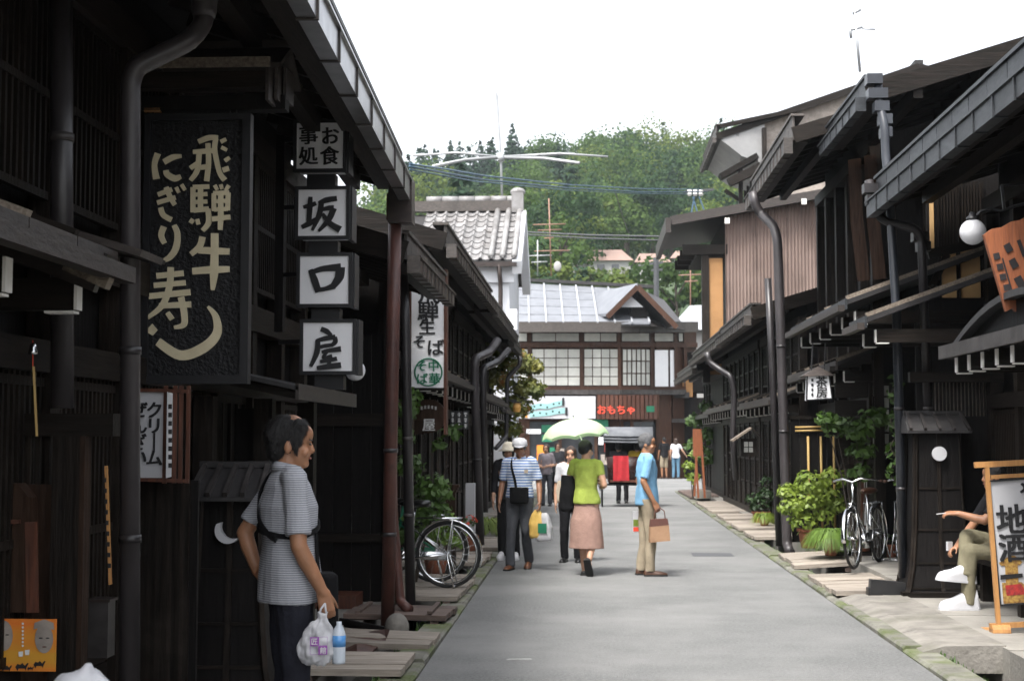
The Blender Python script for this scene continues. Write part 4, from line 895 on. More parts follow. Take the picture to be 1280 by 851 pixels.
# ------------------------------------------------------------------ noodle sign
Yn = 16.0; p, q = W(513, 348, Yn), W(556, 487, Yn)
t = thing('noodle_sign', 'tall white noodle sign with a green round emblem under the eaves', 'sign', (p.x, Yn, q.z))
MB().b(p.x + .012, q.x - .012, Yn, Yn + .16, q.z + .02, p.z).build('panel', 'sign_white', t)
piece('frame', t, p.x - .005, p.x + .014, Yn - .01, Yn + .17, q.z, p.z, 'red_brown_wood'); piece('frame', t, q.x - .012, q.x + .02, Yn - .01, Yn + .17, q.z - .5, p.z + .1, 'red_brown_wood'); piece('frame', t, p.x, q.x, Yn - .01, Yn + .17, q.z - .005, q.z + .022, 'dark_wood_x')
for tx, px, py, sz in (('飛', 536, 367, .24), ('騨', 535, 389, .23), ('生', 534, 408, .18), ('そ', 524, 427, .15), ('ば', 545, 434, .19)): letter(tx, t, W(px, py, Yn - .006), sz, 'ink', .035, local=False)
c = W(535.5, 465, Yn - .006); MB().torus(c, .152, .009, 'y', 36, 6).build('emblem_ring', 'ink_green', t)
for tx, px, py in (('中', 542, 457), ('華', 543, 473), ('そ', 527, 457), ('ば', 528, 473)): letter(tx, t, W(px, py, Yn - .006), .125, 'ink_green', .04, local=False)
t = thing('round_sign', 'round brown wooden sign with a pale letter below the noodle sign', 'sign', W(535, 530, 17.0))
c = W(536, 520, 17.0); MB().tube([(c.x, 17.0, c.z), (c.x, 17.05, c.z)], .20, 28).build('disc', 'brown_wood', t); letter('屋', t, W(536, 531, 16.98), .15, 'ink_white', .04, local=False)
for k in range(5):
    c = W(527 + k * 4.4, 511.5 - (1.5, 2.6, 3.0, 2.6, 1.5)[k], 16.985); m2 = MB()
    for i in range(3): m2.b(c.x - .014, c.x + .014, c.y, c.y + .003, c.z - .016 + i * .014, c.z - .011 + i * .014)
    m2.b(c.x - .003, c.x + .003, c.y - .001, c.y - .0005, c.z - .018, c.z + .02).build('worn_lettering', 'ink_white', t)
c = W(520, 532, 17.0); MB().b(c.x - .09, c.x + .1, 16.99, 17.03, c.z - .1, c.z + .06).build('tail_board', 'brown_wood', t)
for k, px in enumerate((566, 574, 582)):
    t = thing('name_plaque', ['small dark name plaque, the first left of the three', 'small dark name plaque in the middle of the three', 'small dark name plaque, the rightmost of the three'][k], 'plaque', W(px, 534, 19.0), 0, 'dark plaques with white letters')
    c = W(px, 524, 19.0); MB().b(c.x - .036, c.x + .036, 19.0, 19.02, c.z - .13, c.z + .11).build('board', 'frame_black', t)
    m2 = MB(); r7 = random.Random(k)
    for j in range(3):
        for i in range(4): zz = c.z + .085 - j * .075 - i * .014; ww = r7.uniform(.008, .022); m2.b(c.x - ww, c.x + ww, 18.993, 18.997, zz - .003, zz + .003)
        m2.b(c.x - .003, c.x + .003, 18.992, 18.9925, c.z + .035 - j * .075, c.z + .09 - j * .075)
    m2.build('worn_lettering', 'ink_white', t)
# box lantern with dessert lettering behind the thick pipe
Yl = 7.25
t = thing('dessert_sign', 'pale lantern sign in a red-brown frame behind the thick downpipe', 'sign', W(195, 600, Yl)); p, q = W(166, 490, Yl), W(205, 597, Yl); r_ = W(217, 490, Yl - .1)
MB().b(p.x, q.x, Yl, Yl + .02, q.z, p.z).build('panel', 'sign_grey', t)
for j, tx in enumerate('クリーム'): letter('｜' if tx == 'ー' else tx, t, W(193, 512 + j * 20, Yl - .004), .085, 'ink', .05, local=False)
for j, tx in enumerate('ぜんざい'): letter(tx, t, W(174, 512 + j * 20, Yl - .004), .085, 'ink', .05, local=False)
a = W(209, 490, Yl - .05); b2 = W(216, 490, Yl + .2)
MB().add([(a.x, a.y, q.z), (b2.x, b2.y, q.z), (b2.x, b2.y, p.z), (a.x, a.y, p.z)], [(0, 1, 2, 3)]).build('side_panel', 'sign_white', t)
for j in range(8): c = W(212.5, 508 + j * 10.5, Yl - .0); MB().b(c.x - .009, c.x + .009, c.y + .0, c.y + .004, c.z - .012, c.z + .012).build('lettering', 'ink', t)
for px in (206.5, 218.5, 226, 235): pbar('frame_bar', t, W(px + 1, 482, Yl), W(px - 1, 604, Yl), .012, .02, 'red_brown_wood')
for py in (487, 599): pbar('frame_bar', t, W(166, py, Yl - .01), W(236, py + 2, Yl - .01), .012, .018, 'red_brown_wood')
# ------------------------------------------------------------------ small roofed street boxes
def street_box(label, c, w, h, roofw, disc, rz=0.0):
    t = thing('roofed_street_box', label, 'street box', c, rz, 'roofed wooden street boxes')
    prof = [(0, w * .78), (.05, w * .70), (.2, w * .60), (.4, w * .54), (.65, w * .50), (1.0, w * .47)]
    hb = h - .17
    vs_ = []; 
    for s_, hw in prof: vs_.append([(-hw, -hw * .8, s_ * hb), (hw, -hw * .8, s_ * hb), (hw, hw * .8, s_ * hb), (-hw, hw * .8, s_ * hb)])
    MB().rings(vs_).build('body', 'black_wood', t, local=True)
    for i in range(len(prof) - 1):
        (s0, w0), (s1, w1) = prof[i], prof[i + 1]
        for sx in (-1, 0, 1):
            pbar('strip', t, (sx * (w0 - .01), -w0 * .8 - .01, s0 * hb), (sx * (w1 - .01), -w1 * .8 - .01, s1 * hb), .035, .018, 'dark_wood', local=True)
        for sy in (-1, 1): pbar('strip', t, (-w0 - .008, sy * w0 * .78, s0 * hb), (-w1 - .008, sy * w1 * .78, s1 * hb), .03, .02, 'dark_wood', local=True)
        pbar('rail', t, (-w1, -w1 * .8 - .006, s1 * hb), (w1, -w1 * .8 - .006, s1 * hb), .012, .02, 'dark_wood_x', local=True)
    piece('foot', t, -w * .86, w * .86, -w * .70, w * .70, 0, .05, 'dark_wood_x', local=True)
    rw = roofw / 2; z = h - .17
    MB().add([(-rw, -.27, z), (rw, -.27, z), (rw * .94, 0, z + .17), (-rw * .94, 0, z + .17), (rw, .27, z), (-rw, .27, z), (-rw, -.27, z - .025), (rw, -.27, z - .025), (rw, .27, z - .025), (-rw, .27, z - .025)],
             [(0, 1, 2, 3), (3, 2, 4, 5), (0, 3, 5), (1, 4, 2), (6, 9, 8, 7), (0, 6, 7, 1), (1, 7, 8, 4), (4, 8, 9, 5), (5, 9, 6, 0)]).build('roof', 'roof_dark', t, local=True)
    for k in range(5):
        x = -rw + .03 + (roofw - .06) * k / 4; pbar('roof_batten', t, (x, -.28, z + .012), (x * .92, 0, z + .185), .025, .03, 'sheet_metal', local=True)
    pbar('ridge', t, (-rw * .95, 0, z + .18), (rw * .95, 0, z + .18), .05, .035, 'roof_dark', local=True)
    if disc == 'round': MB().tube([(0, -w * .45, hb * .86), (0, -w * .45 - .03, hb * .86)], .07, 24).build('lamp_disc', 'globe_white', t, local=True)
    else:
        pts = [(.0 + .075 * math.cos(a_), .075 * math.sin(a_)) for a_ in np.linspace(R(150), R(320), 14)]; inn = [(.03 + .075 * math.cos(a_), .022 + .070 * math.sin(a_)) for a_ in np.linspace(R(305), R(160), 14)]
        MB().prism([(x, z_ + hb * .84) for x, z_ in pts + inn], 'y', -w * .52 - .01, -w * .40).build('moon_opening', 'sign_grey', t, local=True)
    return t
street_box('small roofed wooden box with a crescent opening behind the near man', (W(295, 700, 8.4).x, 8.4, .06), .38, 1.38, .46, 'moon')
street_box('small roofed wooden box with a round white lamp on the right', (W(1170, 700, 14.55).x, 14.55, .07), .46, 1.78, .62, 'round')
# ------------------------------------------------------------------ right-hand lamps, signs
t = thing('globe_lamp', 'white globe lamp on a curly bracket on the right', 'lamp', W(1216, 290, 11.5)); c = W(1216, 290, 11.5)
MB().sph(c, .102, 24, 16).build('globe', 'globe_white', t, smooth=True); MB().lathe([(.05, .085), (.05, .115), (.03, .13), (.02, .16)], c, 14).build('collar', 'black_metal', t, smooth=True)
MB().tube(wl((1219, 272, 11.5), (1226, 264, 11.5), (1238, 261, 11.5), (1252, 264, 11.5), (1268, 258, 11.5), (1300, 250, 11.5)), .012, 8).build('bracket', 'black_metal', t, smooth=True)
pbar('wall_arm', t, W(1255, 262, 11.5), W(1252, 232, 11.5), .02, .02, 'black_metal'); pbar('wall_arm', t, W(1252, 232, 11.5), W(1320, 226, 11.6), .02, .02, 'black_metal')
t = thing('copper_sign', 'tilted copper-brown board sign with dark blocks under the right eave', 'sign', W(1262, 392, 10.6)); Yk = 10.6
pl = [(1230, 293), (1240, 286), (1252, 284), (1264, 277), (1276, 275), (1290, 266), (1330, 250), (1345, 372), (1278, 387), (1272, 391), (1266, 385), (1258, 389)]
vs_ = [W(a, b_, Yk) for a, b_ in pl]; vb = [v + Vector((0, .05, 0)) for v in vs_]; n = len(pl)
MB().add(vs_ + vb, [tuple(range(n)), tuple(reversed(range(n, 2 * n)))] + [(i, i + n, (i + 1) % n + n, (i + 1) % n) for i in range(n)]).build('board', 'copper_board', t)
def blk(cx, cy, w, h, a):
    q = []; 
    for dx, dy in ((-w, -h), (w, -h), (w, h), (-w, h)): q.append(W(cx + dx * math.cos(a) - dy * math.sin(a), cy + dx * math.sin(a) + dy * math.cos(a), Yk - .008))
    MB().add(q, [(0, 1, 2, 3)]).build('lettering', 'pipe_dark', t)
for (u, v, w, h, a) in ((305, 320, 4, 4, -.25), (320, 367, 4, 4, -.2), (333, 412, 4, 4, -.2), (350, 459, 4, 4, -.2), (357, 283, 4.5, 5.5, -.5), (381, 352, 4.5, 6, -.5), (408, 435, 5, 7.5, -.5), (415, 285, 2.5, 11, -.35), (351, 400, 1.0, 21, -.28)): blk(1160 + u / 3.55, 230 + v / 3.546, w, h, a)
# curved canopy of the nearest right house
tc = R1
yb0, yb1 = 9.0, 12.3; xk = 2.98; zk = 2.30
arc = [(yb1 - (yb1 - 8.6) * k / 14, zk + .02 + .34 * math.sin(math.pi * min(1, k / 14 * .98)) ** .9) for k in range(15)]
MB().prism(arc + [(y, z - .05) for y, z in reversed(arc)], 'x', xk + .02, xk + .10).build('canopy_arch', 'roof_dark', tc)
MB().prism(arc + [(8.6, zk), (yb1, zk)], 'x', xk + .11, xk + .14).build('canopy_board', 'black_wood', tc)
MB().prism([(xk, zk), (xk, zk + .07), (4.0, zk + .4), (4.0, zk + .33)], 'y', 8.4, yb1 + .1).build('canopy_roof', 'roof_dark', tc)
piece('canopy_edge', tc, xk - .025, xk, 8.4, yb1 + .1, zk - .03, zk + .08, 'sheet_metal')
brackets(tc, lambda u: 4.05 - u, 1.09, zk, 8.6, yb1 - .1, .40, zoff=.02)
# upper wall face with cream panels between the first two right houses
t = R2; yp = 15.15
for (a, b_) in ((1177, 1196), (1201, 1226)): p, q = W(a, 308, yp), W(b_, 372, yp); piece('plaster_panel', t, p.x, q.x, yp, yp + .03, q.z, p.z, 'cream_plaster')
for (a, b_) in ((1162, 1168),): p, q = W(a, 246, yp), W(b_, 312, yp); piece('plaster_panel', t, p.x, q.x, yp, yp + .03, q.z, p.z, 'cream_plaster')
p, q = W(1170, 228, yp), W(1232, 308, yp); m = MB(); 
for k in range(16): x = p.x + (q.x - p.x) * (k + .5) / 16; m.b(x - .008, x + .008, yp - .01, yp + .01, q.z, p.z)
m.build('upper_lattice', 'dark_wood', t); piece('lattice_back', t, p.x - .1, q.x + .5, yp + .032, yp + .05, q.z - 1.0, p.z + .3, 'black_wood')
for px in (1173, 1198, 1228): p, q = W(px - 2, 230, yp), W(px + 2, 372, yp); piece('post', t, p.x, q.x, yp - .04, yp + .04, q.z, p.z, 'dark_wood')
pbar('rail', t, W(1160, 318, yp - .05), W(1240, 300, yp - .05), .04, .1, 'dark_wood_x'); pbar('brace', t, W(1164, 360, yp - .06), W(1184, 318, yp - .06), .05, .07, 'dark_wood')
for k, (a, b_, c, d) in enumerate(((1060, 1078, 200, 352), (1080, 1096, 195, 350))):     # broad brown curving boards beside the corrugated wall
    pts = [(a, c), (a + 3, (c + d) / 2), (a + 12, d)]; vs_ = []
    for px, py in pts: vs_ += [W(px, py, 17.9), W(px + 16, py - 2, 17.9), W(px + 16, py - 2, 17.95), W(px, py, 17.95)]
    MB().rings([vs_[0:4], vs_[4:8], vs_[8:12]]).build('curved_board', 'brown_wood', R3)
# shop lantern
t = thing('hanging_lantern', 'white trapezoid lantern with tea room lettering hanging on the right', 'lantern', W(1022, 502, 16.6)); Yt = 16.6
q = [W(1009, 468, Yt), W(1036, 468, Yt), W(1040, 498, Yt), W(1008, 500, Yt)]; d = Vector((.02, .26, 0))
MB().add(q + [v + d for v in q], [(0, 1, 2, 3), (7, 6, 5, 4), (0, 4, 5, 1), (1, 5, 6, 2), (2, 6, 7, 3), (3, 7, 4, 0)]).build('shade', 'sign_white', t)
for a, b_ in zip(q, q[1:] + q[:1]): pbar('frame_bar', t, a + Vector((0, -.006, 0)), b_ + Vector((0, -.006, 0)), .014, .014, 'frame_black')
ap = W(1023, 458, Yt + .13); bs = [W(1002, 470, Yt - .05), W(1044, 469, Yt - .05), W(1044, 469, Yt - .05) + Vector((0, .36, 0)), W(1002, 470, Yt - .05) + Vector((0, .36, 0))]
MB().add([ap] + bs, [(0, 1, 2), (0, 2, 3), (0, 3, 4), (0, 4, 1), (4, 3, 2, 1)]).build('lantern_roof', 'brown_fascia', t)
for px in (1014, 1030): pbar('chain', t, W(px, 466, Yt + .1), W(px + 2, 428, Yt + .1), .012, .012, 'black_metal')
letter('茶', t, W(1027, 477, Yt - .008), .13, 'ink', .03, local=False); letter('房', t, W(1027, 490, Yt - .008), .13, 'ink', .03, local=False)
for k in range(4): c = W(1015.5, 475 + k * 6, Yt - .008); MB().b(c.x - .012, c.x + .012, c.y, c.y + .003, c.z - .016, c.z + .016).build('small_lettering', 'ink', t)
t = thing('wooden_lamp', 'small roofed wooden lamp with pale panes on the low right house', 'lamp', W(935, 572, 23.6)); Yt = 23.6
pbar('roof_board', t, W(914, 551, Yt), W(938, 535, Yt), .36, .03, 'weathered_edge'); pbar('roof_board', t, W(938, 535, Yt), W(948, 545, Yt), .36, .03, 'dark_wood_x')
p, q = W(926, 548, Yt), W(946, 570, Yt); MB().b(p.x, q.x, Yt, Yt + .24, q.z, p.z).build('case', 'dark_wood', t)
for i in range(2):
    for j in range(2): a, b_ = W(930 + 6 * i, 552 + 7 * j, Yt), W(935 + 6 * i, 558 + 7 * j, Yt); piece('pane', t, a.x, b_.x, Yt - .008, Yt - .002, b_.z, a.z, 'shoji')
# ------------------------------------------------------------------ standing sake sign at the right edge
Yf = 11.7; t = thing('standing_sign', 'honey wood standing sign board for local sake at the right edge', 'sign', G(1262, 796)); 
F = lambda px, py: W(px, py, Yf)
pbar('post', t, F(1233, 580), F(1249, 792), .034, .034, 'honey_wood'); pbar('post', t, F(1338, 576), F(1352, 790), .034, .034, 'honey_wood')
pbar('top_bar', t, F(1218, 581), F(1360, 574), .04, .045, 'honey_wood'); pbar('rail', t, F(1238, 596), F(1345, 590), .03, .03, 'honey_wood'); pbar('foot_bar', t, F(1237, 782), F(1362, 776), .04, .04, 'honey_wood')
for (a, b_) in ((1246, 790), (1354, 788)): 
    c = F(a + 4, b_ - 1); m = MB(); m.tube([c + Vector((-.07, 0, 0)), c + Vector((.07, 0, 0))], .062, 16).b(c.x - .06, c.x + .06, c.y - .1, c.y + .35, c.z - .065, c.z - .01).build('foot', 'honey_wood', t, smooth=False)
q = [F(1236, 601), F(1341, 594), F(1352, 748), F(1250, 756)]
MB().add(q + [v + Vector((0, .03, 0)) for v in q], [(0, 3, 2, 1), (4, 5, 6, 7), (0, 1, 5, 4), (1, 2, 6, 5), (2, 3, 7, 6), (3, 0, 4, 7)]).build('panel', 'sign_grey', t)
for a, b_ in zip(q, q[1:] + q[:1]): pbar('frame', t, a + Vector((0, -.01, 0)), b_ + Vector((0, -.01, 0)), .014, .014, 'frame_black')
letter('地', t, F(1264, 648) + Vector((0, -.008, 0)), .235, 'ink', .045, local=False, rot=.04); letter('酒', t, F(1266, 684) + Vector((0, -.008, 0)), .225, 'ink', .045, local=False, rot=.04)
glyph_strokes('lettering', [([(1277, 604), (1281, 608), (1280, 614)], [3, 4, 3]), ([(1276, 615), (1284, 611), (1296, 608)], [3, 4, 4]), ([(1288, 600), (1287, 612), (1282, 624)], [4, 4, 3])], t, Yf - .012, 'ink')
def flat(nm, pts, m, dy=-.006): MB().add([F(*p) + Vector((0, dy, 0)) for p in pts], [tuple(range(len(pts)))]).build(nm, m, t)
mat('float_gold', (.42, .26, .06), .6, (.16, .07, .02), 40); mat('float_red', (.42, .03, .025), .6, (.18, .02, .02), 40)
flat('printed_roof', [(1248, 703), (1262, 694), (1268, 694), (1278, 702), (1274, 706), (1252, 707)], 'float_gold'); flat('printed_tower', [(1256, 707), (1272, 706), (1273, 727), (1257, 728)], 'float_gold'); flat('printed_body', [(1252, 728), (1277, 727), (1290, 742), (1288, 752), (1254, 754)], 'float_gold', -.007); flat('printed_cloth', [(1256, 731), (1276, 729), (1284, 742), (1258, 744)], 'float_red', -.009); flat('printed_tier', [(1250, 718), (1278, 716), (1278, 721), (1250, 724)], 'frame_black', -.010)
# ------------------------------------------------------------------ things of the near left
t = thing('wind_chime', 'small metal bell wind chime with a paper strip at the far left', 'wind chime', W(42, 540, 5.7)); Yq = 5.7
c = W(41, 443, Yq); MB().lathe([(.0185, 0), (.018, .012), (.013, .03), (.012, .04), (.004, .048)], c, 14).build('bell', 'chrome', t, smooth=True)
pbar('cord', t, W(41, 425, Yq), W(41, 460, Yq), .003, .003, 'ink_red'); pbar('paper_strip', t, W(42, 458, Yq), W(46, 545, Yq), .022, .002, 'bamboo')
t = thing('wooden_tag', 'long orange wooden tag with small lettering left of the thick pipe', 'tag', W(136, 730, 6.35)); p, q = W(130, 582, 6.35), W(138, 730, 6.35)
pbar('board', t, p + Vector((.01, 0, 0)), q, .026, .008, 'honey_wood')
for k in range(9): c = p.lerp(q, .12 + k * .09) + Vector((.005, -.016, 0)); MB().b(c.x - .007, c.x + .007, c.y, c.y + .002, c.z - .01, c.z + .01).build('lettering', 'ink', t)
t = thing('wooden_notice_box', 'brown wooden notice box at the left edge above the poster', 'box', W(0, 765, 5.95)); Yq = 5.95
pl = [(-40, 604), (22, 604), (36, 622), (38, 652), (38, 765), (-40, 765)]; vs_ = [W(a, b_, Yq) for a, b_ in pl]; n = 6
MB().add(vs_ + [v + Vector((0, .09, 0)) for v in vs_], [tuple(range(n)), tuple(reversed(range(n, 2 * n)))] + [(i, i + n, (i + 1) % n + n, (i + 1) % n) for i in range(n)]).build('case', 'brown_wood', t)
piece('lid', t, W(-42, 0, Yq).x, W(41, 0, Yq).x, Yq - .02, Yq + .1, W(0, 654, Yq).z, W(0, 649, Yq).z, 'red_brown_wood'); pbar('edge_strip', t, W(39, 652, Yq), W(41, 765, Yq), .012, .05, 'red_brown_wood')
t = thing('poster', 'orange poster with stone heads and camels at the bottom left', 'poster', W(30, 840, 5.9)); Yq = 5.9
def fp(nm, pts, m, dy=0.): MB().add([W(a, b_, Yq + dy) for a, b_ in pts], [tuple(range(len(pts)))]).build(nm, m, t)
p, q = W(-30, 773, Yq), W(68.5, 839, Yq); MB().b(p.x, q.x, Yq + .003, Yq + .012, q.z, p.z).build('sheet', 'poster_orange', t)
el = lambda cx, cy, rx_, ry_, n=18: [(cx + rx_ * math.cos(2 * math.pi * k / n), cy + ry_ * math.sin(2 * math.pi * k / n)) for k in range(n)]
fp('printed_head', el(55, 798, 11.5, 18), 'poster_grey', -.001); fp('printed_crown', [(42, 786), (43, 778), (55, 773.5), (67, 778), (68, 787), (55, 783)], 'poster_grey', -.002); fp('printed_head', el(5, 794, 11, 19), 'poster_grey', -.001)
for (x, y) in ((51, 797), (59.5, 797), (0, 792), (9, 793)): fp('printed_eye', el(x, y, 2.6, .8, 8), 'ink', -.003)
fp('printed_mouth', el(55.5, 808, 3, .9, 8), 'paper_bag_dark', -.003)
for cx, cy, s_ in ((27, 833, 1.0), (49, 830, .9), (38, 835, .5), (8, 835, .8)):
    fp('printed_camel', [(cx - 8 * s_, cy), (cx - 5 * s_, cy - 4 * s_), (cx - 2 * s_, cy - 2.5 * s_), (cx + 1 * s_, cy - 5 * s_), (cx + 4 * s_, cy - 1.5 * s_), (cx + 7 * s_, cy - 5 * s_), (cx + 9 * s_, cy - 4.6 * s_), (cx + 6 * s_, cy + 1 * s_), (cx + 5 * s_, cy + 5 * s_), (cx + 4 * s_, cy + 2 * s_), (cx - 4 * s_, cy + 2 * s_), (cx - 5 * s_, cy + 5.5 * s_), (cx - 7 * s_, cy + 2 * s_)], 'ink', -.002)
for k in range(7): fp('lettering', el(28.5, 779 + k * 4.6, 1.5, 1.6, 6), 'ink_white', -.003)
for (x, y) in ((26, 817), (34, 815)): fp('lettering', [(x - 3, y - 3), (x + 3, y - 3.5), (x + 2.4, y + 3), (x - 2.6, y + 3.2)], 'ink_white', -.003)
t = thing('meter_box', 'grey sheet metal meter box beside the wooden screen post', 'box', W(122, 822, 6.5)); Yq = 6.5; p, q = W(111, 752, Yq), W(134, 822, Yq)
MB().b(p.x, q.x, Yq, Yq + .1, q.z, p.z).build('case', 'sheet_metal', t); piece('lid', t, p.x - .01, q.x + .01, Yq - .01, Yq + .11, p.z, p.z + .012, 'gutter_brown')
# bent sheet metal and timbers by the red pipe
t = thing('bent_metal_sheet', 'bent rusty brown metal sheet lying by the gutter beneath the red downpipe', 'metal sheet', G(440, 800)); mat('rust_sheet', (.10, .05, .038), .5, (.055, .03, .025), 5, (1, 1, 1), .15, metal=.3)
Z = lambda px, py, Y: W(px, py, Y)
vs_ = [Z(417, 824, 10.6), Z(447, 828, 10.4), Z(482, 800, 10.9), Z(487, 786, 11.3), Z(480, 786, 11.4), Z(440, 792, 11.3), Z(432, 790, 11.2), Z(446, 806, 10.7)]
MB().add(vs_ + [v + Vector((0, 0, -.012)) for v in vs_], [(0, 1, 7, 6), (1, 2, 7), (2, 5, 6, 7), (2, 3, 4, 5), (0, 8, 9, 1), (1, 9, 10, 2), (2, 10, 11, 3)]).build('sheet', 'rust_sheet', t)
t = thing('timber_bundle', 'dark thin timbers lying behind the bent metal sheet', 'timbers', G(450, 790))
for k in range(4): pbar('timber', t, Z(425 + 2 * k, 774 + 2 * k, 11.9), Z(484 - k, 786 + 2 * k, 11.7), .03, .03, 'black_wood')
t = thing('round_stone', 'round grey stone by the foot of the red downpipe', 'stone', G(495, 800)); c = G(496, 797); MB().sph((c.x, c.y, .08), (.1, .13, .12), 14, 10).build('stone', 'stone', t, smooth=True)
t = thing('wooden_crate', 'small red-brown wooden box at the foot of the slatted wall', 'box', G(190, 900)); Yq = 8.6; p, q = W(176, 842, Yq), W(208, 880, Yq); MB().b(p.x, q.x, Yq, Yq + .3, .06, p.z).build('case', 'red_brown_wood', t); piece('lid', t, p.x - .02, q.x + .02, Yq - .02, Yq + .32, p.z, p.z + .02, 'brown_wood')
# ------------------------------------------------------------------ right mid-ground street furniture
t = thing('bamboo_fence', 'dark board fence panel with bamboo canes behind the yellow-green bush', 'fence', G(1020, 690)); Yq = 20.6
p, q = W(988, 524, Yq), W(1058, 690, Yq)
for k in range(6): a = p.x + (q.x - p.x) * k / 6; piece('board', t, a + .004, p.x + (q.x - p.x) * (k + 1) / 6 - .004, Yq, Yq + .03, .15, p.z, 'black_wood')
piece('top_rail', t, p.x - .04, q.x + .04, Yq - .03, Yq + .06, p.z, p.z + .05, 'dark_wood_x')
for px in (1010, 1026, 1042): MB().tube(wl((px, 545, Yq - .03), (px + 2, 660, Yq - .03)), .017, 8).build('cane', 'bamboo', t, smooth=True)
for py in (534, 538.5): MB().tube(wl((994, py, Yq - .03), (1040, py - 1, Yq - .03)), .014, 8).build('cane', 'bamboo', t, smooth=True)
t = thing('wooden_frame_stand', 'dark wooden gate-like frame beside the parked right bicycles', 'frame', G(1070, 690)); Yq = 18.3
for px in (1064, 1112): p, q = W(px - 4, 560, Yq), W(px + 4, 690, Yq); piece('post', t, p.x, q.x, Yq - .04, Yq + .04, .15, p.z, 'dark_wood')
for (py, h) in ((556, .10), (580, .05)): p, q = W(1051, py, Yq), W(1122, py, Yq); piece('rail', t, p.x, q.x, Yq - .05, Yq + .05, p.z - h, p.z, 'dark_wood_x')
p = W(1064, 690, Yq); piece('foot', t, p.x - .22, p.x + .3, Yq - .1, Yq + .1, .15, .21, 'dark_wood_x')
t = thing('menu_case', 'red-brown glass-fronted menu case inside the dark frame', 'menu case', G(1092, 690)); Yq = 18.7; p, q = W(1076, 594, Yq), W(1103, 664, Yq)
MB().b(p.x, q.x, Yq, Yq + .12, q.z, p.z).build('case', 'red_brown_wood', t); piece('roof', t, p.x - .03, q.x + .03, Yq - .05, Yq + .14, p.z, p.z + .04, 'red_brown_wood')
for (a, b_, c, d) in ((1080, 1089, 598, 622), (1080, 1089, 628, 656)): u, v = W(a, c, Yq), W(b_, d, Yq); piece('sheet', t, u.x, v.x, Yq - .006, Yq - .002, v.z, u.z, 'sign_white')
for px in (1078, 1101): p = W(px, 664, Yq); piece('leg', t, p.x - .02, p.x + .02, Yq + .02, Yq + .08, .15, p.z, 'red_brown_wood')
# shoji window facing the camera on the tall house, panes one by one
t = R3; yq = 18.03
for i in range(2):
    for j in range(6): a, b_ = W(1091 + 11 * i, 482 + 15 * j, yq), W(1100 + 11 * i, 494.5 + 15 * j, yq); piece('pane', t, a.x, b_.x, yq - .006, yq, b_.z, a.z, 'shoji')
p, q = W(1086, 478, yq), W(1116, 574, yq); piece('window_back', t, p.x, q.x, yq + .002, yq + .02, q.z, p.z, 'dark_wood')
for k in range(4): p, q = W(1044, 478 + 22 * k, 17.6), W(1084, 498 + 22 * k, 17.6); piece('wall_board', t, p.x, q.x, 17.62, 17.66, q.z + .01, p.z, 'dark_wood_x')
# lattice window facing on the pedestal's back wall
p, q = W(1166, 478, 14.72), W(1232, 520, 14.72); m = MB()
for k in range(15): x = p.x + (q.x - p.x) * k / 14; m.b(x - .01, x + .01, 14.70, 14.73, q.z, p.z)
m.build('window_lattice', 'dark_wood', R1); piece('window_light', R1, p.x, q.x, 14.735, 14.74, q.z, p.z, 'poster_grey'); piece('window_beam', R1, W(1126, 0, 14.7).x, q.x + .3, 14.6, 14.7, p.z, p.z + .1, 'dark_wood_x')
piece('side_wall', R1, W(1136, 0, 14.75).x, q.x + .6, 14.745, 14.78, .07, p.z + .6, 'black_wood')
# bench the smoker sits on
t = thing('bench', 'low dark bench against the right house', 'bench', (3.95, 13.4, .07)); MB().b(3.62, 3.98, 12.6, 14.1, .44, .50).build('seat', 'dark_wood_y', t)
for y in (12.75, 13.95): piece('leg', t, 3.68, 3.92, y - .05, y + .05, .07, .44, 'dark_wood')
# board stand far right and small kerb blocks
t = thing('folding_board', 'orange wooden A-frame board by the far right kerb', 'board stand', G(875, 618)); Yq = 36.0
for a, b_ in (((868, 540), (873, 622)), ((876, 540), (881, 622)), ((872, 545), (868, 620))): pbar('leg', t, W(*a, Yq), W(*b_, Yq), .05, .05, 'copper_board')
p, q = W(866, 536, Yq), W(877, 570, Yq); MB().b(p.x, q.x, Yq - .03, Yq + .05, q.z, p.z).build('panel', 'copper_board', t)
t = thing('concrete_block', 'pale concrete block beside the far right kerb', 'block', G(879, 626)); c = G(879, 628); MB().b(c.x - .2, c.x + .2, c.y, c.y + .3, .1, .3).build('block', 'concrete', t)
t = thing('utility_box', 'grey metal utility box on the left beyond the bicycles', 'box', G(587, 690)); Yq = 20.0; p, q = W(582, 604, Yq), W(593, 640, Yq); MB().b(p.x, q.x, Yq, Yq + .2, .3, p.z).build('case', 'sign_grey', t); MB().b(p.x + .02, p.x + .06, Yq + .05, Yq + .1, .08, .3).build('stand', 'sheet_metal', t)
t = thing('wooden_stand', 'brown wooden stand with moulded top beside the left leafy shrub', 'stand', G(563, 700)); Yq = 17.3; p, q = W(557, 615, Yq), W(569, 690, Yq)
MB().b(p.x, q.x, Yq, Yq + .14, .08, p.z).build('body', 'brown_wood', t)
for k in range(3): piece('moulding', t, p.x - .02 * (k + 1) * .7, q.x + .02 * (k + 1) * .7, Yq - .012 * (k + 1), Yq + .14 + .012 * (k + 1), p.z + .03 * k, p.z + .03 * (k + 1), 'brown_wood')
t = thing('wall_lamp', 'small amber wall lamp near the autumn tree', 'lamp', W(646, 512, 31)); c = W(646, 509, 31); mat('amber_glass', (.85, .45, .12), .4); MB().lathe([(.07, -.1), (.09, 0), (.07, .1)], c, 10).build('glass', 'amber_glass', t); piece('cap', t, c.x - .11, c.x + .11, 30.9, 31.1, c.z + .1, c.z + .13, 'black_metal'); piece('arm', t, c.x - .8, c.x, 30.98, 31.02, c.z + .13, c.z + .17, 'black_metal')
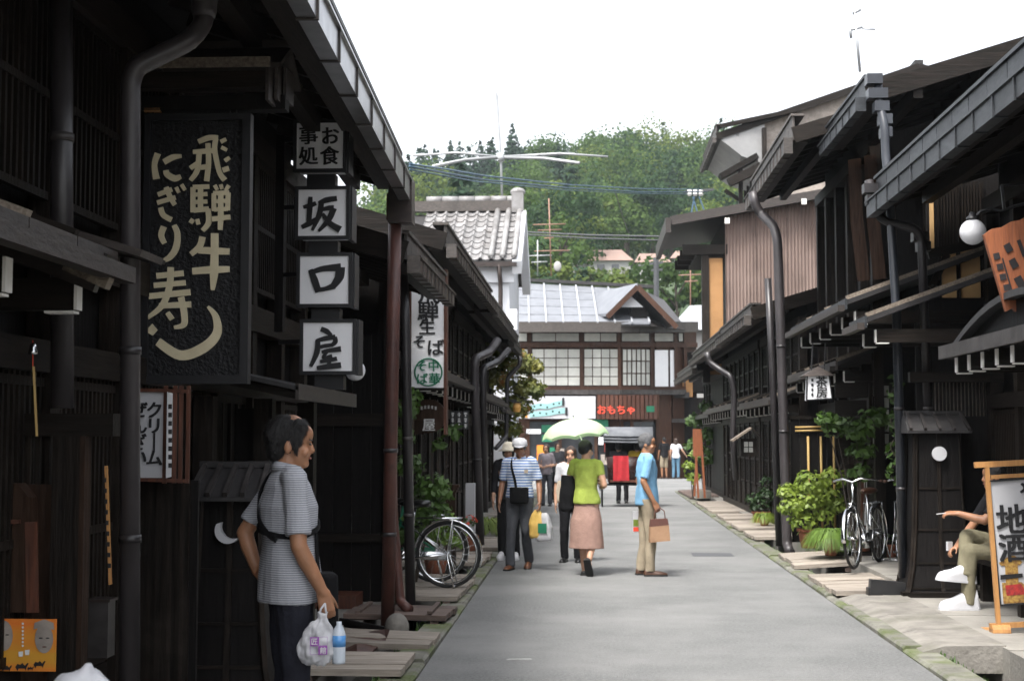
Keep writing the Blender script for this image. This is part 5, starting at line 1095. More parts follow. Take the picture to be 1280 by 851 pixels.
# ------------------------------------------------------------------ foliage helpers
def leafmesh(name, mats_, groups):
    """groups: list of (centers Nx3, outward normals Nx3, length, width, material index); one bent leaf of two quads each"""
    V, F, MI = [], [], []; base = 0
    for cen, nor, ln, wd, mi in groups:
        N = len(cen)
        if N == 0: continue
        a = rng.normal(size=(N, 3)); a -= nor * (a * nor).sum(1, keepdims=True); a /= np.linalg.norm(a, axis=1, keepdims=True) + 1e-9
        b = np.cross(nor, a); s = rng.uniform(.7, 1.25, (N, 1)); L_ = ln * s; W_ = wd * s
        p0 = cen - a * L_ * .5; p1 = cen + b * W_ * .5 + nor * .12 * L_ * 0; p2 = cen + a * L_ * .5 - nor * L_ * .15; p3 = cen - b * W_ * .5
        v = np.stack([p0, p1 - nor * W_ * .12, p2, p3 - nor * W_ * .12], 1).reshape(-1, 3)
        f = (np.arange(N)[:, None] * 4 + np.array([0, 1, 2, 3])[None]) + base
        V.append(v); F.append(f); MI.append(np.full(N, mi)); base += 4 * N
    V = np.concatenate(V); F = np.concatenate(F); MI = np.concatenate(MI)
    me = bpy.data.meshes.new(name); me.vertices.add(len(V)); me.vertices.foreach_set('co', V.ravel().astype(np.float32))
    me.loops.add(len(F) * 4); me.loops.foreach_set('vertex_index', F.ravel().astype(np.int32))
    me.polygons.add(len(F)); me.polygons.foreach_set('loop_start', (np.arange(len(F)) * 4).astype(np.int32)); me.polygons.foreach_set('loop_total', np.full(len(F), 4, np.int32))
    for m in mats_: me.materials.append(M[m])
    me.polygons.foreach_set('material_index', MI.astype(np.int32)); me.update(calc_edges=True); me.validate(); return me
def ball(n, c, r, up=.0):
    d = rng.normal(size=(n, 3)); d[:, 2] = np.where(d[:, 2] < -.3, d[:, 2] * .4, d[:, 2]); d /= np.linalg.norm(d, axis=1, keepdims=True)
    k = rng.uniform(.62, 1.05, (n, 1)); nor = d + rng.normal(size=(n, 3)) * .45; nor[:, 2] += up; nor /= np.linalg.norm(nor, axis=1, keepdims=True)
    return np.asarray(c)[None] + d * k * np.asarray(r)[None], nor
def broad(base, h, w, leaf, per, mi, r_):
    """a broad crown of uneven lobes; returns leaf groups"""
    out = []; nl = r_.randint(9, 13)
    for i in range(nl):
        a = r_.uniform(0, 2 * math.pi); zz = r_.uniform(.32, .92); rad = w * .5 * (1 - abs(zz - .5) * .9) * r_.uniform(.35, .95)
        c = (base[0] + rad * math.cos(a), base[1] + rad * math.sin(a), base[2] + h * zz); rr = w * r_.uniform(.17, .29)
        cc, nn = ball(int(per * r_.uniform(.7, 1.2)), c, (rr, rr, rr * .8), .25); out.append((cc, nn, leaf, leaf * .8, mi))
    return out
def cedar(base, h, w, leaf, per, mi, r_):
    out = []; tiers = 15
    for i in range(tiers):
        s = i / (tiers - 1); z = h * (.14 + .86 * s); rad = w * .5 * (1 - s) ** .65 + .22; n = max(5, int(per * (1.1 - s)))
        a = rng.uniform(0, 2 * np.pi, n); k = rng.uniform(.35, 1.08, n) * rad * r_.uniform(.8, 1.15)
        c = np.stack([base[0] + k * np.cos(a), base[1] + k * np.sin(a), base[2] + z - k * .28 + rng.uniform(-.3, .3, n)], 1)
        nr = np.stack([np.cos(a) * .6, np.sin(a) * .6, np.full(n, .8)], 1) + rng.normal(size=(n, 3)) * .35; nr /= np.linalg.norm(nr, axis=1, keepdims=True)
        out.append((c, nr, leaf, leaf * .6, mi))
    return out
# ------------------------------------------------------------------ the wooded hill
hz_ = lambda x, y: max(-.45, (y - 72) * .216 + .012 * (x - 5) + 2.2 * math.sin(x * .05 + 1) + 1.5 * math.sin(y * .06 + x * .03)) if y > 74 else -.45
vs_, fs_ = [], []; nx, ny = 40, 40
for j in range(ny):
    for i in range(nx):
        x = -400 + 800 * i / (nx - 1); y = 74 + 420 * j / (ny - 1) if j else 72; z = hz_(x, y) if j else -.6
        if y > 285: z = hz_(x, 285) - (y - 285) * .05
        vs_.append((x, y, z))
for j in range(ny - 1):
    for i in range(nx - 1): fs_.append((j * nx + i, j * nx + i + 1, (j + 1) * nx + i + 1, (j + 1) * nx + i))
tag(MB().add(vs_, fs_).build('hill', 'hill_ground', smooth=True), 'green hill rising behind the end of the street', None, None, 'structure')
r_ = random.Random(3); groups = []; trunks = MB()
spots = []
for row, y in enumerate(np.arange(92, 288, 7.6)):
    n = 13 + int(y / 32)
    for k in range(n):
        x = -52 + 100 * (k + r_.uniform(-.3, .3)) / n * (1 + .0006 * y); yy_ = y + r_.uniform(-2.6, 2.6)
        px = 738 + 1800 * x / yy_; pyb = 548 - 1800 * (hz_(x, yy_) - 1.6) / yy_
        if px < 470 or px > 960: continue
        if 120 < yy_ < 141 and 715 < px < 895: continue            # clearing with the houses
        if 100 < yy_ <= 120 and 728 < px < 800 and r_.random() < .8: continue
        spots.append((x, yy_, px))
for x, y, px in spots:
    base = (x, y, hz_(x, y) - .4); far = y > 170; top = 548 - 1800 * (base[2] + 13 - 1.6) / y
    if y < 136 and 712 < px < 892 and top < 350: continue
    if (px < 665 and y > 205 and r_.random() < .85) or r_.random() < .10:
        groups += cedar(base, r_.uniform(10, 16), r_.uniform(4.6, 6.4), .7, 150, 1, r_)
    else:
        h = r_.uniform(8.0, 15.0) if far else r_.uniform(6, 10); groups += broad(base, h, h * r_.uniform(.75, 1.0), .50 if far else .40, 150 if far else 160, r_.choice((0, 0, 2, 3, 3)), r_)
    trunks.tube([base, (x, y, base[2] + 4)], [.25, .15], 5)
for k in range(13):      # the cedar row along the left half of the crest
    px = 508 + k * 12.5 + r_.uniform(-4, 4); y = 266 + r_.uniform(-5, 5); x = (px - 738) / 1800 * y; groups += cedar((x, y, hz_(x, y) - .5), r_.uniform(10.5, 15), r_.uniform(5, 6.5), .7, 150, 1, r_)
wood = link('hillside_wood', leafmesh('hillside_wood', ['tree_broad', 'tree_cedar', 'tree_pale', 'tree_deep'], groups), None, 'dense mixed wood covering the hill', 'wood', None, 'stuff')
trunks.build('trunks', 'bark', wood)
def tree(label, px, Y, h, w, kind, leaf, per, m, name='tree', z=None):
    x = (px - 738) / 1800 * Y; base = (x, Y, hz_(x, Y) - .2 if z is None else z); t = thing(name, label, 'tree', base)
    g_ = broad((0, 0, 0), h, w, leaf, per, 0, r_) if kind == 'b' else cedar((0, 0, 0), h, w, leaf, per, 0, r_)
    link('crown', leafmesh('crown', [m], g_), t)
    m2 = MB().tube([(0, 0, -.3), (.1, 0, h * .35), (0, .1, h * .75)], [.05 * w * .6, .035 * w * .6, .012 * w], 7)
    for k in range(5): a = k * 1.3; m2.tube([(0, 0, h * (.3 + .08 * k)), (math.cos(a) * w * .3, math.sin(a) * w * .3, h * (.5 + .08 * k))], [.014 * w, .004 * w], 5)
    m2.build('trunk', 'bark', t, local=True); return t
tree('tallest pointed cedar on the skyline, left of centre', 640, 262, 17.5, 6.5, 'c', .7, 170, 'tree_cedar', 'cedar_tree')
tree('slim cedar on the skyline just left of the tallest one', 602, 264, 13.5, 5.0, 'c', .7, 170, 'tree_cedar', 'cedar_tree')
tree('cedar at the left end of the skyline beside the roof corner', 541, 262, 14.0, 5.5, 'c', .7, 170, 'tree_cedar', 'cedar_tree')
tree('tall dark cedar at the left edge of the hill below the roof corner', 521, 190, 17, 6.5, 'c', 1.0, 44, 'tree_cedar', 'cedar_tree')
tree('pointed tree on the skyline right of the tallest cedar', 697, 268, 12.5, 6, 'c', .7, 170, 'tree_cedar', 'cedar_tree')
tree('large round tree on the right part of the skyline', 800, 262, 15, 13, 'b', .85, 150, 'tree_broad', 'broadleaf_tree')
tree('spreading tree on the skyline left of the large round tree', 745, 258, 14, 11, 'b', .85, 130, 'tree_broad', 'broadleaf_tree')
tree('pale green bushy tree in front of the hillside houses', 760, 108, 4.6, 5.5, 'b', .42, 170, 'tree_pale', 'broadleaf_tree')
tree('dark rounded tree beside the rusty aerials', 700, 108, 9.5, 7, 'b', .45, 170, 'tree_broad', 'broadleaf_tree')
tree('pointed dark tree left of the far pale house', 728, 100, 7, 4.6, 'c', .5, 50, 'tree_cedar', 'cedar_tree')
tree('green tree right of the toy shop dormer', 845, 96, 7.0, 6.0, 'b', .42, 150, 'tree_broad', 'broadleaf_tree')
tree('yellow-green tree above the toy shop roof', 672, 102, 6.5, 6.0, 'b', .42, 150, 'tree_pale', 'broadleaf_tree')
# houses on the hillside
def hillhouse(label, px, py, wpx, hpx, Y, roof, gable=True):
    a = W(px - wpx / 2, py, Y); s_ = Y / 1800; w, h = wpx * s_, hpx * s_
    t = thing('hillside_house', label, 'house', (a.x, Y, a.z - 6), 0, 'houses on the wooded hill')
    x0, z0 = a.x, a.z
    MB().b(x0, x0 + w, Y, Y + w * .8, z0 - 6, z0 + h * .5).build('wall', 'far_wall', t)
    e = w * .08
    MB().add([(x0 - e, Y - e, z0 + h * .5), (x0 + w + e, Y - e, z0 + h * .5), (x0 + w * .8, Y + w * .4, z0 + h * 1.05), (x0 + w * .1, Y + w * .4, z0 + h * 1.05), (x0 - e, Y + w * .8 + e, z0 + h * .5), (x0 + w + e, Y + w * .8 + e, z0 + h * .5)], [(0, 1, 2, 3), (3, 2, 5, 4), (0, 3, 4), (1, 5, 2), (0, 4, 5, 1)]).build('roof', roof, t)
    for k in range(2): MB().b(x0 + w * (.2 + .35 * k), x0 + w * (.38 + .35 * k), Y - .04, Y, z0 + h * .05, z0 + h * .35).build('window', 'glass_dark', t)
hillhouse('pale hillside house with pinkish roof, the largest of the row', 762, 341, 52, 30, 128, 'far_roof')
hillhouse('pale hillside house with pinkish roof in the middle of the row', 816, 340, 40, 24, 130, 'far_roof')
hillhouse('hillside house with pinkish roof beside the right eave', 866, 334, 50, 22, 132, 'far_roof')
hillhouse('small grey roofed hillside house above the others', 706, 322, 24, 12, 150, 'far_roof_grey')
hillhouse('small pink roofed hillside house higher up on the left', 722, 300, 26, 9, 160, 'far_roof')
# ------------------------------------------------------------------ aerials, cables, poles
def aerial(name, label, parts_, foot, grp=None):
    t = thing(name, label, 'aerial', foot, 0, grp)
    for nm, pts, r, m in parts_: MB().tube(pts, r, 6).build(nm, m, t, smooth=True)
    return t
Ya = 37.0; A = lambda px, py, dy=0: W(px, py, Ya + dy)
aerial('radio_aerial', 'tall pole aerial with long thin radiating rods above the storehouse', [('pole', [A(628, 262), A(626, 197), A(621, 120), A(617, 105)], .035, 'steel_pole'), ('rod', [A(626, 196), A(570, 191), A(516, 195)], .028, 'steel_pole'), ('rod', [A(626, 196), A(580, 200), A(541, 208, -1)], .04, 'steel_pole'),
    ('rod', [A(626, 196), A(700, 192), A(760, 196)], .028, 'steel_pole'), ('rod', [A(626, 197), A(680, 198), A(724, 204, -1)], .04, 'steel_pole'), ('rod', [A(626, 196), A(670, 195), A(718, 192, 1)], .028, 'steel_pole'), ('hub', [A(625, 193), A(627, 202)], .10, 'steel_pole')], A(628, 262))
Ya = 72.0
for lab, x, y0_, y1_, els, m in (('rusty aerial mast with several cross rods above the toy shop roof', 686, 248, 345, ((281, 666, 707), (288, 672, 702), (314, 668, 712), (298, 680, 692)), 'antenna_rust'), ('thin aerial with pale cross rods left of the rusty mast', 672, 300, 345, ((320, 658, 690), (328, 664, 684)), 'steel_pole'), ('thin aerial by the right eave with a rusty cross rod', 863, 310, 395, ((344, 848, 878), (352, 856, 872)), 'antenna_rust')):
    pr_ = [('mast', [A(x + (3 if x == 686 else 0), y1_), A(x, y0_)], .035, m)] + [('rod', [A(a, y), A(b_, y - 1)], .028, m) for y, a, b_ in els]
    aerial('television_aerial', lab, pr_, A(x, y1_), 'television aerials')
t = thing('satellite_dish', 'small pale satellite dish on the aerial mast', 'dish', A(697, 335)); c = A(697, 333); MB().sph(c, (.2, .08, .26), 14, 8).build('bowl', 'far_wall', t, smooth=True)
t = thing('utility_pole', 'dark utility pole behind the toy shop dormer', 'pole', A(821, 400)); Ya = 70.; MB().tube([A(821, 410), A(820, 322)], .13, 8).build('pole', 'cable_dark', t); pbar('crossarm', t, A(812, 330), A(829, 328), .1, .1, 'cable_dark'); pbar('crossarm', t, A(814, 338), A(828, 337), .1, .1, 'cable_dark')
Ya = 19.5; aerial('television_aerial', 'thin television aerial on the roof at the upper right', [('mast', [A(1075, 90), A(1068, 14)], .02, 'steel_pole'), ('rod', [A(1066, 17), A(1076, 12)], .02, 'steel_pole'), ('rod', [A(1062, 38), A(1078, 34)], .018, 'steel_pole'), ('rod', [A(1062, 32), A(1064, 48)], .02, 'steel_pole'), ('rod', [A(1078, 36), A(1094, 37)], .012, 'steel_pole')], A(1075, 90), 'television aerials')
def cable(label, pts, r, m):
    t = thing('overhead_cable', label, 'cable', pts[0], 0, 'overhead cables'); Q = []
    for a, b_ in zip(pts, pts[1:]):
        for k in range(8): Q.append(Vector(a).lerp(Vector(b_), k / 8))
    Q.append(Vector(pts[-1])); MB().tube(Q, r, 6).build('cable', m, t, smooth=True)
cable('upper blue cable sagging across the street before the hill', wl((512, 205, 15), (560, 212, 18), (606, 220, 21), (711, 231, 28), (800, 236, 34), (884, 237, 40)), .011, 'cable_blue')
cable('middle blue cable sagging across the street before the hill', wl((512, 208, 15), (560, 217, 18), (606, 225, 21), (711, 235, 28), (800, 240, 34), (884, 240, 40)), .014, 'cable_blue')
cable('lower blue cable sagging across the street before the hill', wl((512, 212, 15), (556, 220, 18), (595, 227, 21), (711, 238, 28), (800, 242, 34), (884, 243, 40)), .009, 'cable_blue')
cable('thin dark wire across the hill above the hillside houses', wl((652, 290, 60), (740, 294, 60), (845, 296, 60)), .035, 'cable_dark')
cable('second thin dark wire across the hill below the first', wl((652, 293, 60), (740, 298, 60), (845, 301, 60)), .03, 'cable_dark')
cable('thin wire dropping down from the blue cables', wl((768, 236, 32), (778, 270, 34), (786, 292, 36)), .012, 'cable_dark')
t = thing('cable_insulators', 'white insulators on a bracket at the right end of the blue cables', 'insulator', W(868, 270, 39))
for px in (862, 869, 876): c = W(px, 241, 39.5); MB().lathe([(.04, -.09), (.07, -.04), (.05, 0), (.07, .05), (.04, .09)], c, 10).build('insulator', 'white_paint', t)
for a, b_ in (((866, 246), (872, 266)), ((874, 246), (880, 262)), ((868, 246), (864, 268))): MB().tube(wl((*a, 39.5), (*b_, 39.5)), .022, 5).build('lead', 'cable_blue', t)
pbar('bracket', t, W(856, 240, 39.5), W(892, 237, 39.5), .06, .06, 'cable_dark')
# ------------------------------------------------------------------ plants along the street
def pot(t, c, r, h, m='terracotta'):
    MB().lathe([(r * .68, 0), (r * .72, .01), (r * .95, h * .84), (r * 1.08, h * .86), (r * 1.08, h), (r * .92, h), (r * .85, h * .9), (.01, h * .88)], c, 20).build('pot', m, t, smooth=False)
def shrub(label, c, lobes, leaf, wid, m, name='potted_shrub', potr=None, poth=.22, stems=6, group='plants along the house fronts', cat='plant'):
    t = thing(name, label, cat, c, 0, group); g_ = []; c = Vector(c); m2 = MB()
    z0 = 0
    if potr: pot(t, c, potr, poth); z0 = poth * .85
    for (dx, dy, dz, r, n) in lobes:
        cc, nn = ball(n, (dx, dy, dz), r if isinstance(r, tuple) else (r, r, r * .85), .35); g_.append((cc, nn, leaf, wid, 0))
        m2.tube([(dx * .1, dy * .1, z0), (dx * .5, dy * .5, z0 + (dz - z0) * .6), (dx, dy, dz)], [.012, .009, .004], 5)
    link('foliage', leafmesh('foliage', [m], g_), t); m2.build('stems', 'bark', t, local=True); return t
def grassy(label, c, r, n, m, potr=None, poth=.2, droop=.8, wid=.012, group='plants along the house fronts', h0=.3):
    t = thing('potted_grass', label, 'plant', c, 0, group); 
    if potr: pot(t, Vector(c), potr, poth)
    q = MB(); rr = random.Random(n)
    for k in range(n):
        a = rr.uniform(0, 2 * math.pi); L_ = r * rr.uniform(.75, 1.15); hh = h0 * rr.uniform(.5, 1.2); d = Vector((math.cos(a), math.sin(a), 0)); s = Vector((-d.y, d.x, 0)) * wid * .5; prev = None; pts = []
        b0 = d * rr.uniform(0, .05)
        for i in range(5): u = i / 4; pts.append(b0 + d * (L_ * u) + Vector((0, 0, (poth if potr else 0) + hh * 1.6 * u - (hh * 1.6 * droop + .05) * u * u)))
        vs2 = []
        for i, p_ in enumerate(pts): w_ = s * (1 - (i / 4) ** 2 * .95); vs2 += [p_ - w_, p_ + w_]
        q.add(vs2, [(2 * i, 2 * i + 1, 2 * i + 3, 2 * i + 2) for i in range(4)])
    q.build('blades', m, t, local=True); return t
c = W(1012, 675, 19.8)
shrub('big yellow-green leafy bush by the tall downpipes on the right', (c.x, 19.8, .13), [(0, 0, .62, .26, 260), (-.22, -.05, .55, .22, 220), (.24, .02, .66, .25, 240), (.02, -.05, .86, .24, 220), (.34, .1, .92, .2, 150), (-.28, 0, .75, .16, 120), (.16, 0, .42, .2, 140), (-.1, -.1, .35, .18, 110), (.4, 0, .55, .16, 100)], .085, .05, 'leaf_lime', potr=.16, poth=.26)
c = G(1040, 694, .15)
grassy('bright green arching grass in a terracotta pot on the right', (c.x, c.y, .15), .36, 700, 'leaf_fern', .12, .2, 1.15, .014, h0=.36)
c = W(1072, 600, 17.35)
shrub('taller dark leafy shrub above the wooden frame on the right', (c.x, 17.35, .15), [(0, 0, 1.55, .22, 150), (-.25, 0, 1.6, .17, 110), (.2, 0, 1.68, .2, 110), (-.38, -.05, 1.68, .12, 60), (.05, 0, 1.3, .18, 90), (.02, 0, 1.05, .15, 70)], .10, .06, 'leaf_mid')
t = thing('climbing_vine', 'leafy vine hanging beside the blue-black downpipe', 'vine', W(1116, 600, 15.6), 0, 'plants along the house fronts'); g_ = []; base = W(1116, 600, 15.6); m2 = MB(); pts = []
for k in range(30):
    p_ = W(1117 + 4 * math.sin(k * .9), 470 + k * 4.6, 15.6) - base; pts.append(p_); cc, nn = ball(3, p_, (.06, .05, .04), .3); g_.append((cc, nn, .10, .055, 0))
link('foliage', leafmesh('foliage', ['leaf_mid'], g_), t); m2.tube(pts, .006, 5).build('stem', 'bark', t, local=True)
c = G(926, 650); shrub('dark green shrub by the low fence on the right', (c.x + .1, 26.2, .1), [(0, 0, .3, .22, 160), (.1, 0, .5, .2, 140), (-.12, 0, .42, .16, 90), (.12, 0, .75, .12, 50)], .08, .05, 'leaf_deep', potr=.16, poth=.2)
c = G(938, 655); grassy('small lime fern right of the dark green shrub', (c.x, 25.2, .1), .22, 220, 'leaf_lime', .09, .12, 1.1, .014)
for k, (px, py, lab) in enumerate(((1078, 694, 'small terracotta pot with seedlings left of the right bicycles'), (1112, 696, 'terracotta pot behind the wheel of the right bicycle'))):
    c = G(px, py, .15); shrub(lab, (c.x, c.y, .15), [(0, 0, .22, .08, 40)], .05, .03, 'leaf_mid', potr=.11, poth=.16)
c = W(880, 560, 40.5); shrub('tall leafy plant at the far right house corner', (c.x, 40.5, .1), [(0, 0, 1.0, .35, 160), (.1, 0, 1.6, .35, 160), (-.2, 0, 2.0, .3, 130), (.1, 0, 2.4, .25, 90), (-.25, 0, 1.3, .3, 100)], .15, .09, 'leaf_mid', 'leafy_plant')
c = W(866, 590, 37.); shrub('light green plant beside the orange A-frame board', (c.x, 37., .1), [(0, 0, .5, .2, 70), (-.1, 0, .8, .18, 60), (.05, 0, 1.1, .15, 50)], .12, .07, 'leaf_lime', 'leafy_plant')
# left
c = W(522, 640, 15.2)
shrub('tall leafy climber behind the red and dark downpipes', (c.x - .05, 15.2, .06), [(-.05, 0, .55, .24, 170), (.18, .05, .75, .26, 220), (.2, 0, 1.0, .22, 170), (-.05, 0, 1.25, .17, 120), (-.12, 0, 1.55, .16, 110), (-.08, .05, 1.85, .15, 80), (.0, 0, 2.0, .1, 40), (.3, 0, .95, .14, 80)], .085, .055, 'leaf_mid', 'climbing_shrub')
c = W(545, 660, 16.4); shrub('low bright shrub behind the left bicycles', (c.x, 16.4, .08), [(0, 0, .45, .22, 150), (.2, 0, .38, .16, 100), (-.15, 0, .62, .2, 120), (.12, 0, .6, .12, 60)], .08, .05, 'leaf_fern', 'leafy_shrub', potr=.15)
c = W(600, 660, 23.0); grassy('light green fern beyond the brown downpipe pair on the left', (c.x + .05, 23.0, .08), .42, 320, 'leaf_lime', None, 0, .9, .03, h0=.55)
c = W(586, 672, 19.7); t = shrub('pot of small red flowers on the left', (c.x, 19.7, .08), [(0, 0, .38, .12, 70)], .05, .03, 'leaf_mid', potr=.13, poth=.2)
g_ = [(*ball(24, (0, 0, .42), (.13, .13, .09), .5), .05, .045, 0)]; link('flowers', leafmesh('flowers', ['petal_red'], g_), t)
c = W(520, 545, 17.8); shrub('drooping leaves below the round wooden sign', (c.x + .2, 17.8, .08), [(0, 0, 1.75, .16, 50), (.25, 0, 1.6, .12, 30), (.1, 0, 1.45, .1, 20)], .16, .05, 'leaf_mid', 'leafy_plant')
tt = thing('autumn_tree', 'small tree with yellow and orange leaves by the white storehouse', 'tree', (W(640, 600, 32).x - .1, 32.5, 0)); g_ = []
for (dx, dz, r, n) in ((0, 3.3, .5, 240), (-.35, 2.9, .42, 200), (.35, 2.7, .4, 200), (-.3, 3.7, .38, 160), (.05, 2.3, .42, 180), (-.45, 2.2, .3, 110), (.4, 3.2, .3, 110), (-.1, 1.8, .35, 120)):
    cc, nn = ball(n * 3, (dx + .1, 0, dz), (r, r, r * .75), .3); g_.append((cc, nn, .12, .075, 0))
link('crown', leafmesh('crown', ['leaf_autumn'], g_), tt)
m2 = MB().tube([(0, 0, 0), (.04, 0, 1.4), (-.03, 0, 2.6), (0, 0, 3.5)], [.07, .055, .035, .012], 7)
for k in range(6): m2.tube([(0, 0, 1.3 + .3 * k), (.5 * math.cos(k * 2.1), .4 * math.sin(k * 2.1), 1.8 + .32 * k)], [.025, .006], 5)
m2.build('trunk', 'bark', tt, local=True)
c = G(412, 826); grassy('small weed tuft at the foot of the near left paving', (c.x - .1, c.y, .06), .13, 40, 'leaf_lime', None, 0, .7, .03, h0=.2)
c = W(240, 800, 8.7); shrub('small dark weed growing by the slatted wall', (c.x, 8.7, .06), [(0, 0, .45, .16, 60), (.03, 0, .65, .1, 30), (0, 0, .3, .14, 40)], .12, .018, 'leaf_deep', 'leafy_plant')
# moss and grass along the kerbs
q = MB(); rr = random.Random(8)
for k in range(900):
    y = rr.choice((rr.uniform(8.5, 16), rr.uniform(8.5, 30))); left = rr.random() < .6; x = (lx(y) - .25 - rr.uniform(-.02, .03)) if left else (rx(y) + .24 + rr.uniform(-.02, .03)); h = rr.uniform(.015, .05); a = rr.uniform(0, 6.28); d = Vector((math.cos(a), math.sin(a), 0)) * .008
    b0 = Vector((x, y, .01)); q.add([b0 - d, b0 + d, b0 + Vector((d.y * 2, -d.x * 2, h))], [(0, 1, 2)])
tag(q.build('kerb_grass', 'leaf_mid'), 'tiny grass tufts along the kerb stones', 'grass', None, 'stuff')

# ------------------------------------------------------------------ the damp summer air that pales the hill
hz_m = bpy.data.materials.new('haze_air'); hz_m.use_nodes = True; hn = hz_m.node_tree.nodes; hn.remove(hn['Principled BSDF'])
pv = hn.new('ShaderNodeVolumePrincipled'); pv.inputs['Color'].default_value = (.80, .88, .96, 1); pv.inputs['Density'].default_value = .0003; pv.inputs['Anisotropy'].default_value = .2
hz_m.node_tree.links.new(pv.outputs[0], hn['Material Output'].inputs['Volume']); M['haze_air'] = hz_m
tag(MB().b(-1520, 1520, -70, 2520, -1.6, 85).build('haze', 'haze_air'), 'thin summer haze over the hill', None, None, 'stuff')
# ------------------------------------------------------------------ people: bodies are one remeshed surface each
def capsule(q, a, ra, b_, rb, n=12, flat=(1.0, 1.0), ref=None):
    a, b_ = Vector(a), Vector(b_); d = b_ - a
    if d.length < 1e-6: d = Vector((0, 0, 1e-4))
    t = d.normalized(); r0 = Vector(ref) if ref else (Vector((0, 1, 0)) if abs(t.y) < .9 else Vector((1, 0, 0)))
    u = (r0 - t * r0.dot(t)).normalized(); w = t.cross(u); rings = []
    for k in range(3, -1, -1): th = math.pi / 2 * k / 3.2; rings.append((a - t * ra * math.sin(th) * .9, ra * math.cos(th)))
    for k in range(0, 4): th = math.pi / 2 * k / 3.2; rings.append((b_ + t * rb * math.sin(th) * .9, rb * math.cos(th)))
    q.rings([[c + (u * flat[0] * math.cos(2 * math.pi * j / n) + w * flat[1] * math.sin(2 * math.pi * j / n)) * r for j in range(n)] for c, r in rings])
def tube_flat(q, pts, rs, n=14, flat=(1, 1)):
    P = [Vector(p) for p in pts]; rings = []
    for i, p in enumerate(P):
        t = (P[min(i + 1, len(P) - 1)] - P[max(i - 1, 0)]).normalized(); r0 = Vector((0, 1, 0)) if abs(t.y) < .9 else Vector((1, 0, 0)); u = (r0 - t * r0.dot(t)).normalized(); w = t.cross(u)
        rings.append([p + (u * flat[0] * math.cos(2 * math.pi * j / n) + w * flat[1] * math.sin(2 * math.pi * j / n)) * rs[i] for j in range(n)])
    q.rings(rings)
def oval(q, secs, n=22):       # secs: (center, rx, ry) horizontal ovals from low to high
    q.rings([[Vector(c) + Vector((rx_ * math.cos(2 * math.pi * j / n), ry_ * math.sin(2 * math.pi * j / n), 0)) for j in range(n)] for c, rx_, ry_ in secs])
def blob(name, q, voxel, m, parent, smooth_it=6, wr=0.0, wf=7.0, local=True):
    me = q.mesh(name + '_raw'); o = bpy.data.objects.new(name + '_raw', me)
    md = o.modifiers.new('r', 'REMESH'); md.mode = 'VOXEL'; md.voxel_size = voxel
    if smooth_it: ms = o.modifiers.new('s', 'SMOOTH'); ms.factor = .5; ms.iterations = smooth_it
    r = eval_mesh(o); bpy.data.meshes.remove(me)
    r.name = name; r.materials.clear(); r.materials.append(M[m]); n = len(r.vertices)
    if wr:
        co = np.empty(n * 3, np.float32); r.vertices.foreach_get('co', co); co = co.reshape(-1, 3); no = np.empty(n * 3, np.float32); r.vertices.foreach_get('normal', no); no = no.reshape(-1, 3)
        d = np.array([noise.noise(Vector((c[0] * wf, c[1] * wf, c[2] * wf * .55 + c[0] * 2.0))) + .5 * noise.noise(Vector((c[0] * wf * 2.3, c[1] * wf * 2.3, c[2] * wf * 1.2 + 9))) for c in co])
        co += no * (d * wr)[:, None].astype(np.float32); r.vertices.foreach_set('co', co.ravel())
    r.shade_smooth(); return link(name, r, parent)
def hand(q, wrist, d, pn, side, curl=.6, s=1.0, spread=.0):
    """palm, four fingers of unequal length and a thumb from the side of the palm; d along the hand, pn out of the palm"""
    d = Vector(d).normalized(); pn = Vector(pn); pn = (pn - d * pn.dot(d)).normalized(); w = d.cross(pn) * side   # w points to the thumb side
    wr = Vector(wrist)
    for off in (-.026, -.009, .009, .026): capsule(q, wr + w * off * .7 * s, .017 * s, wr + d * .085 * s + w * off * s, .0135 * s, 8)
    for k, (off, L) in enumerate(((.030, .072), (.010, .080), (-.010, .074), (-.029, .058))):
        p = wr + d * .088 * s + w * off * s; dd = d + w * spread * (1.5 - k)
        dd.normalize(); 
        for i, f in enumerate((.46, .31, .23)):
            a = curl * (.55 if i == 0 else .8); ax = dd.cross(pn).normalized(); dd = (Matrix.Rotation(a, 3, ax) @ dd).normalized()
            n_ = p + dd * L * f * s; capsule(q, p, (.0095 - .001 * i) * s, n_, (.0088 - .001 * i) * s, 8); p = n_
    p = wr + d * .02 * s + w * .026 * s; dd = (d * (.55 + .3 * curl) + w * (.75 - .35 * curl) + pn * (.35 + .3 * curl)).normalized()
    for i, L in enumerate((.042, .032, .026)):
        n_ = p + dd * L * s; capsule(q, p, (.0125 - .0018 * i) * s, n_, (.011 - .0018 * i) * s, 8); p = n_; dd = (dd + d * .45 + pn * .25 * curl).normalized()
J0 = dict(hip=.90, knee=.49, ank=.085, sh=1.405, shx=.178, hipx=.088)
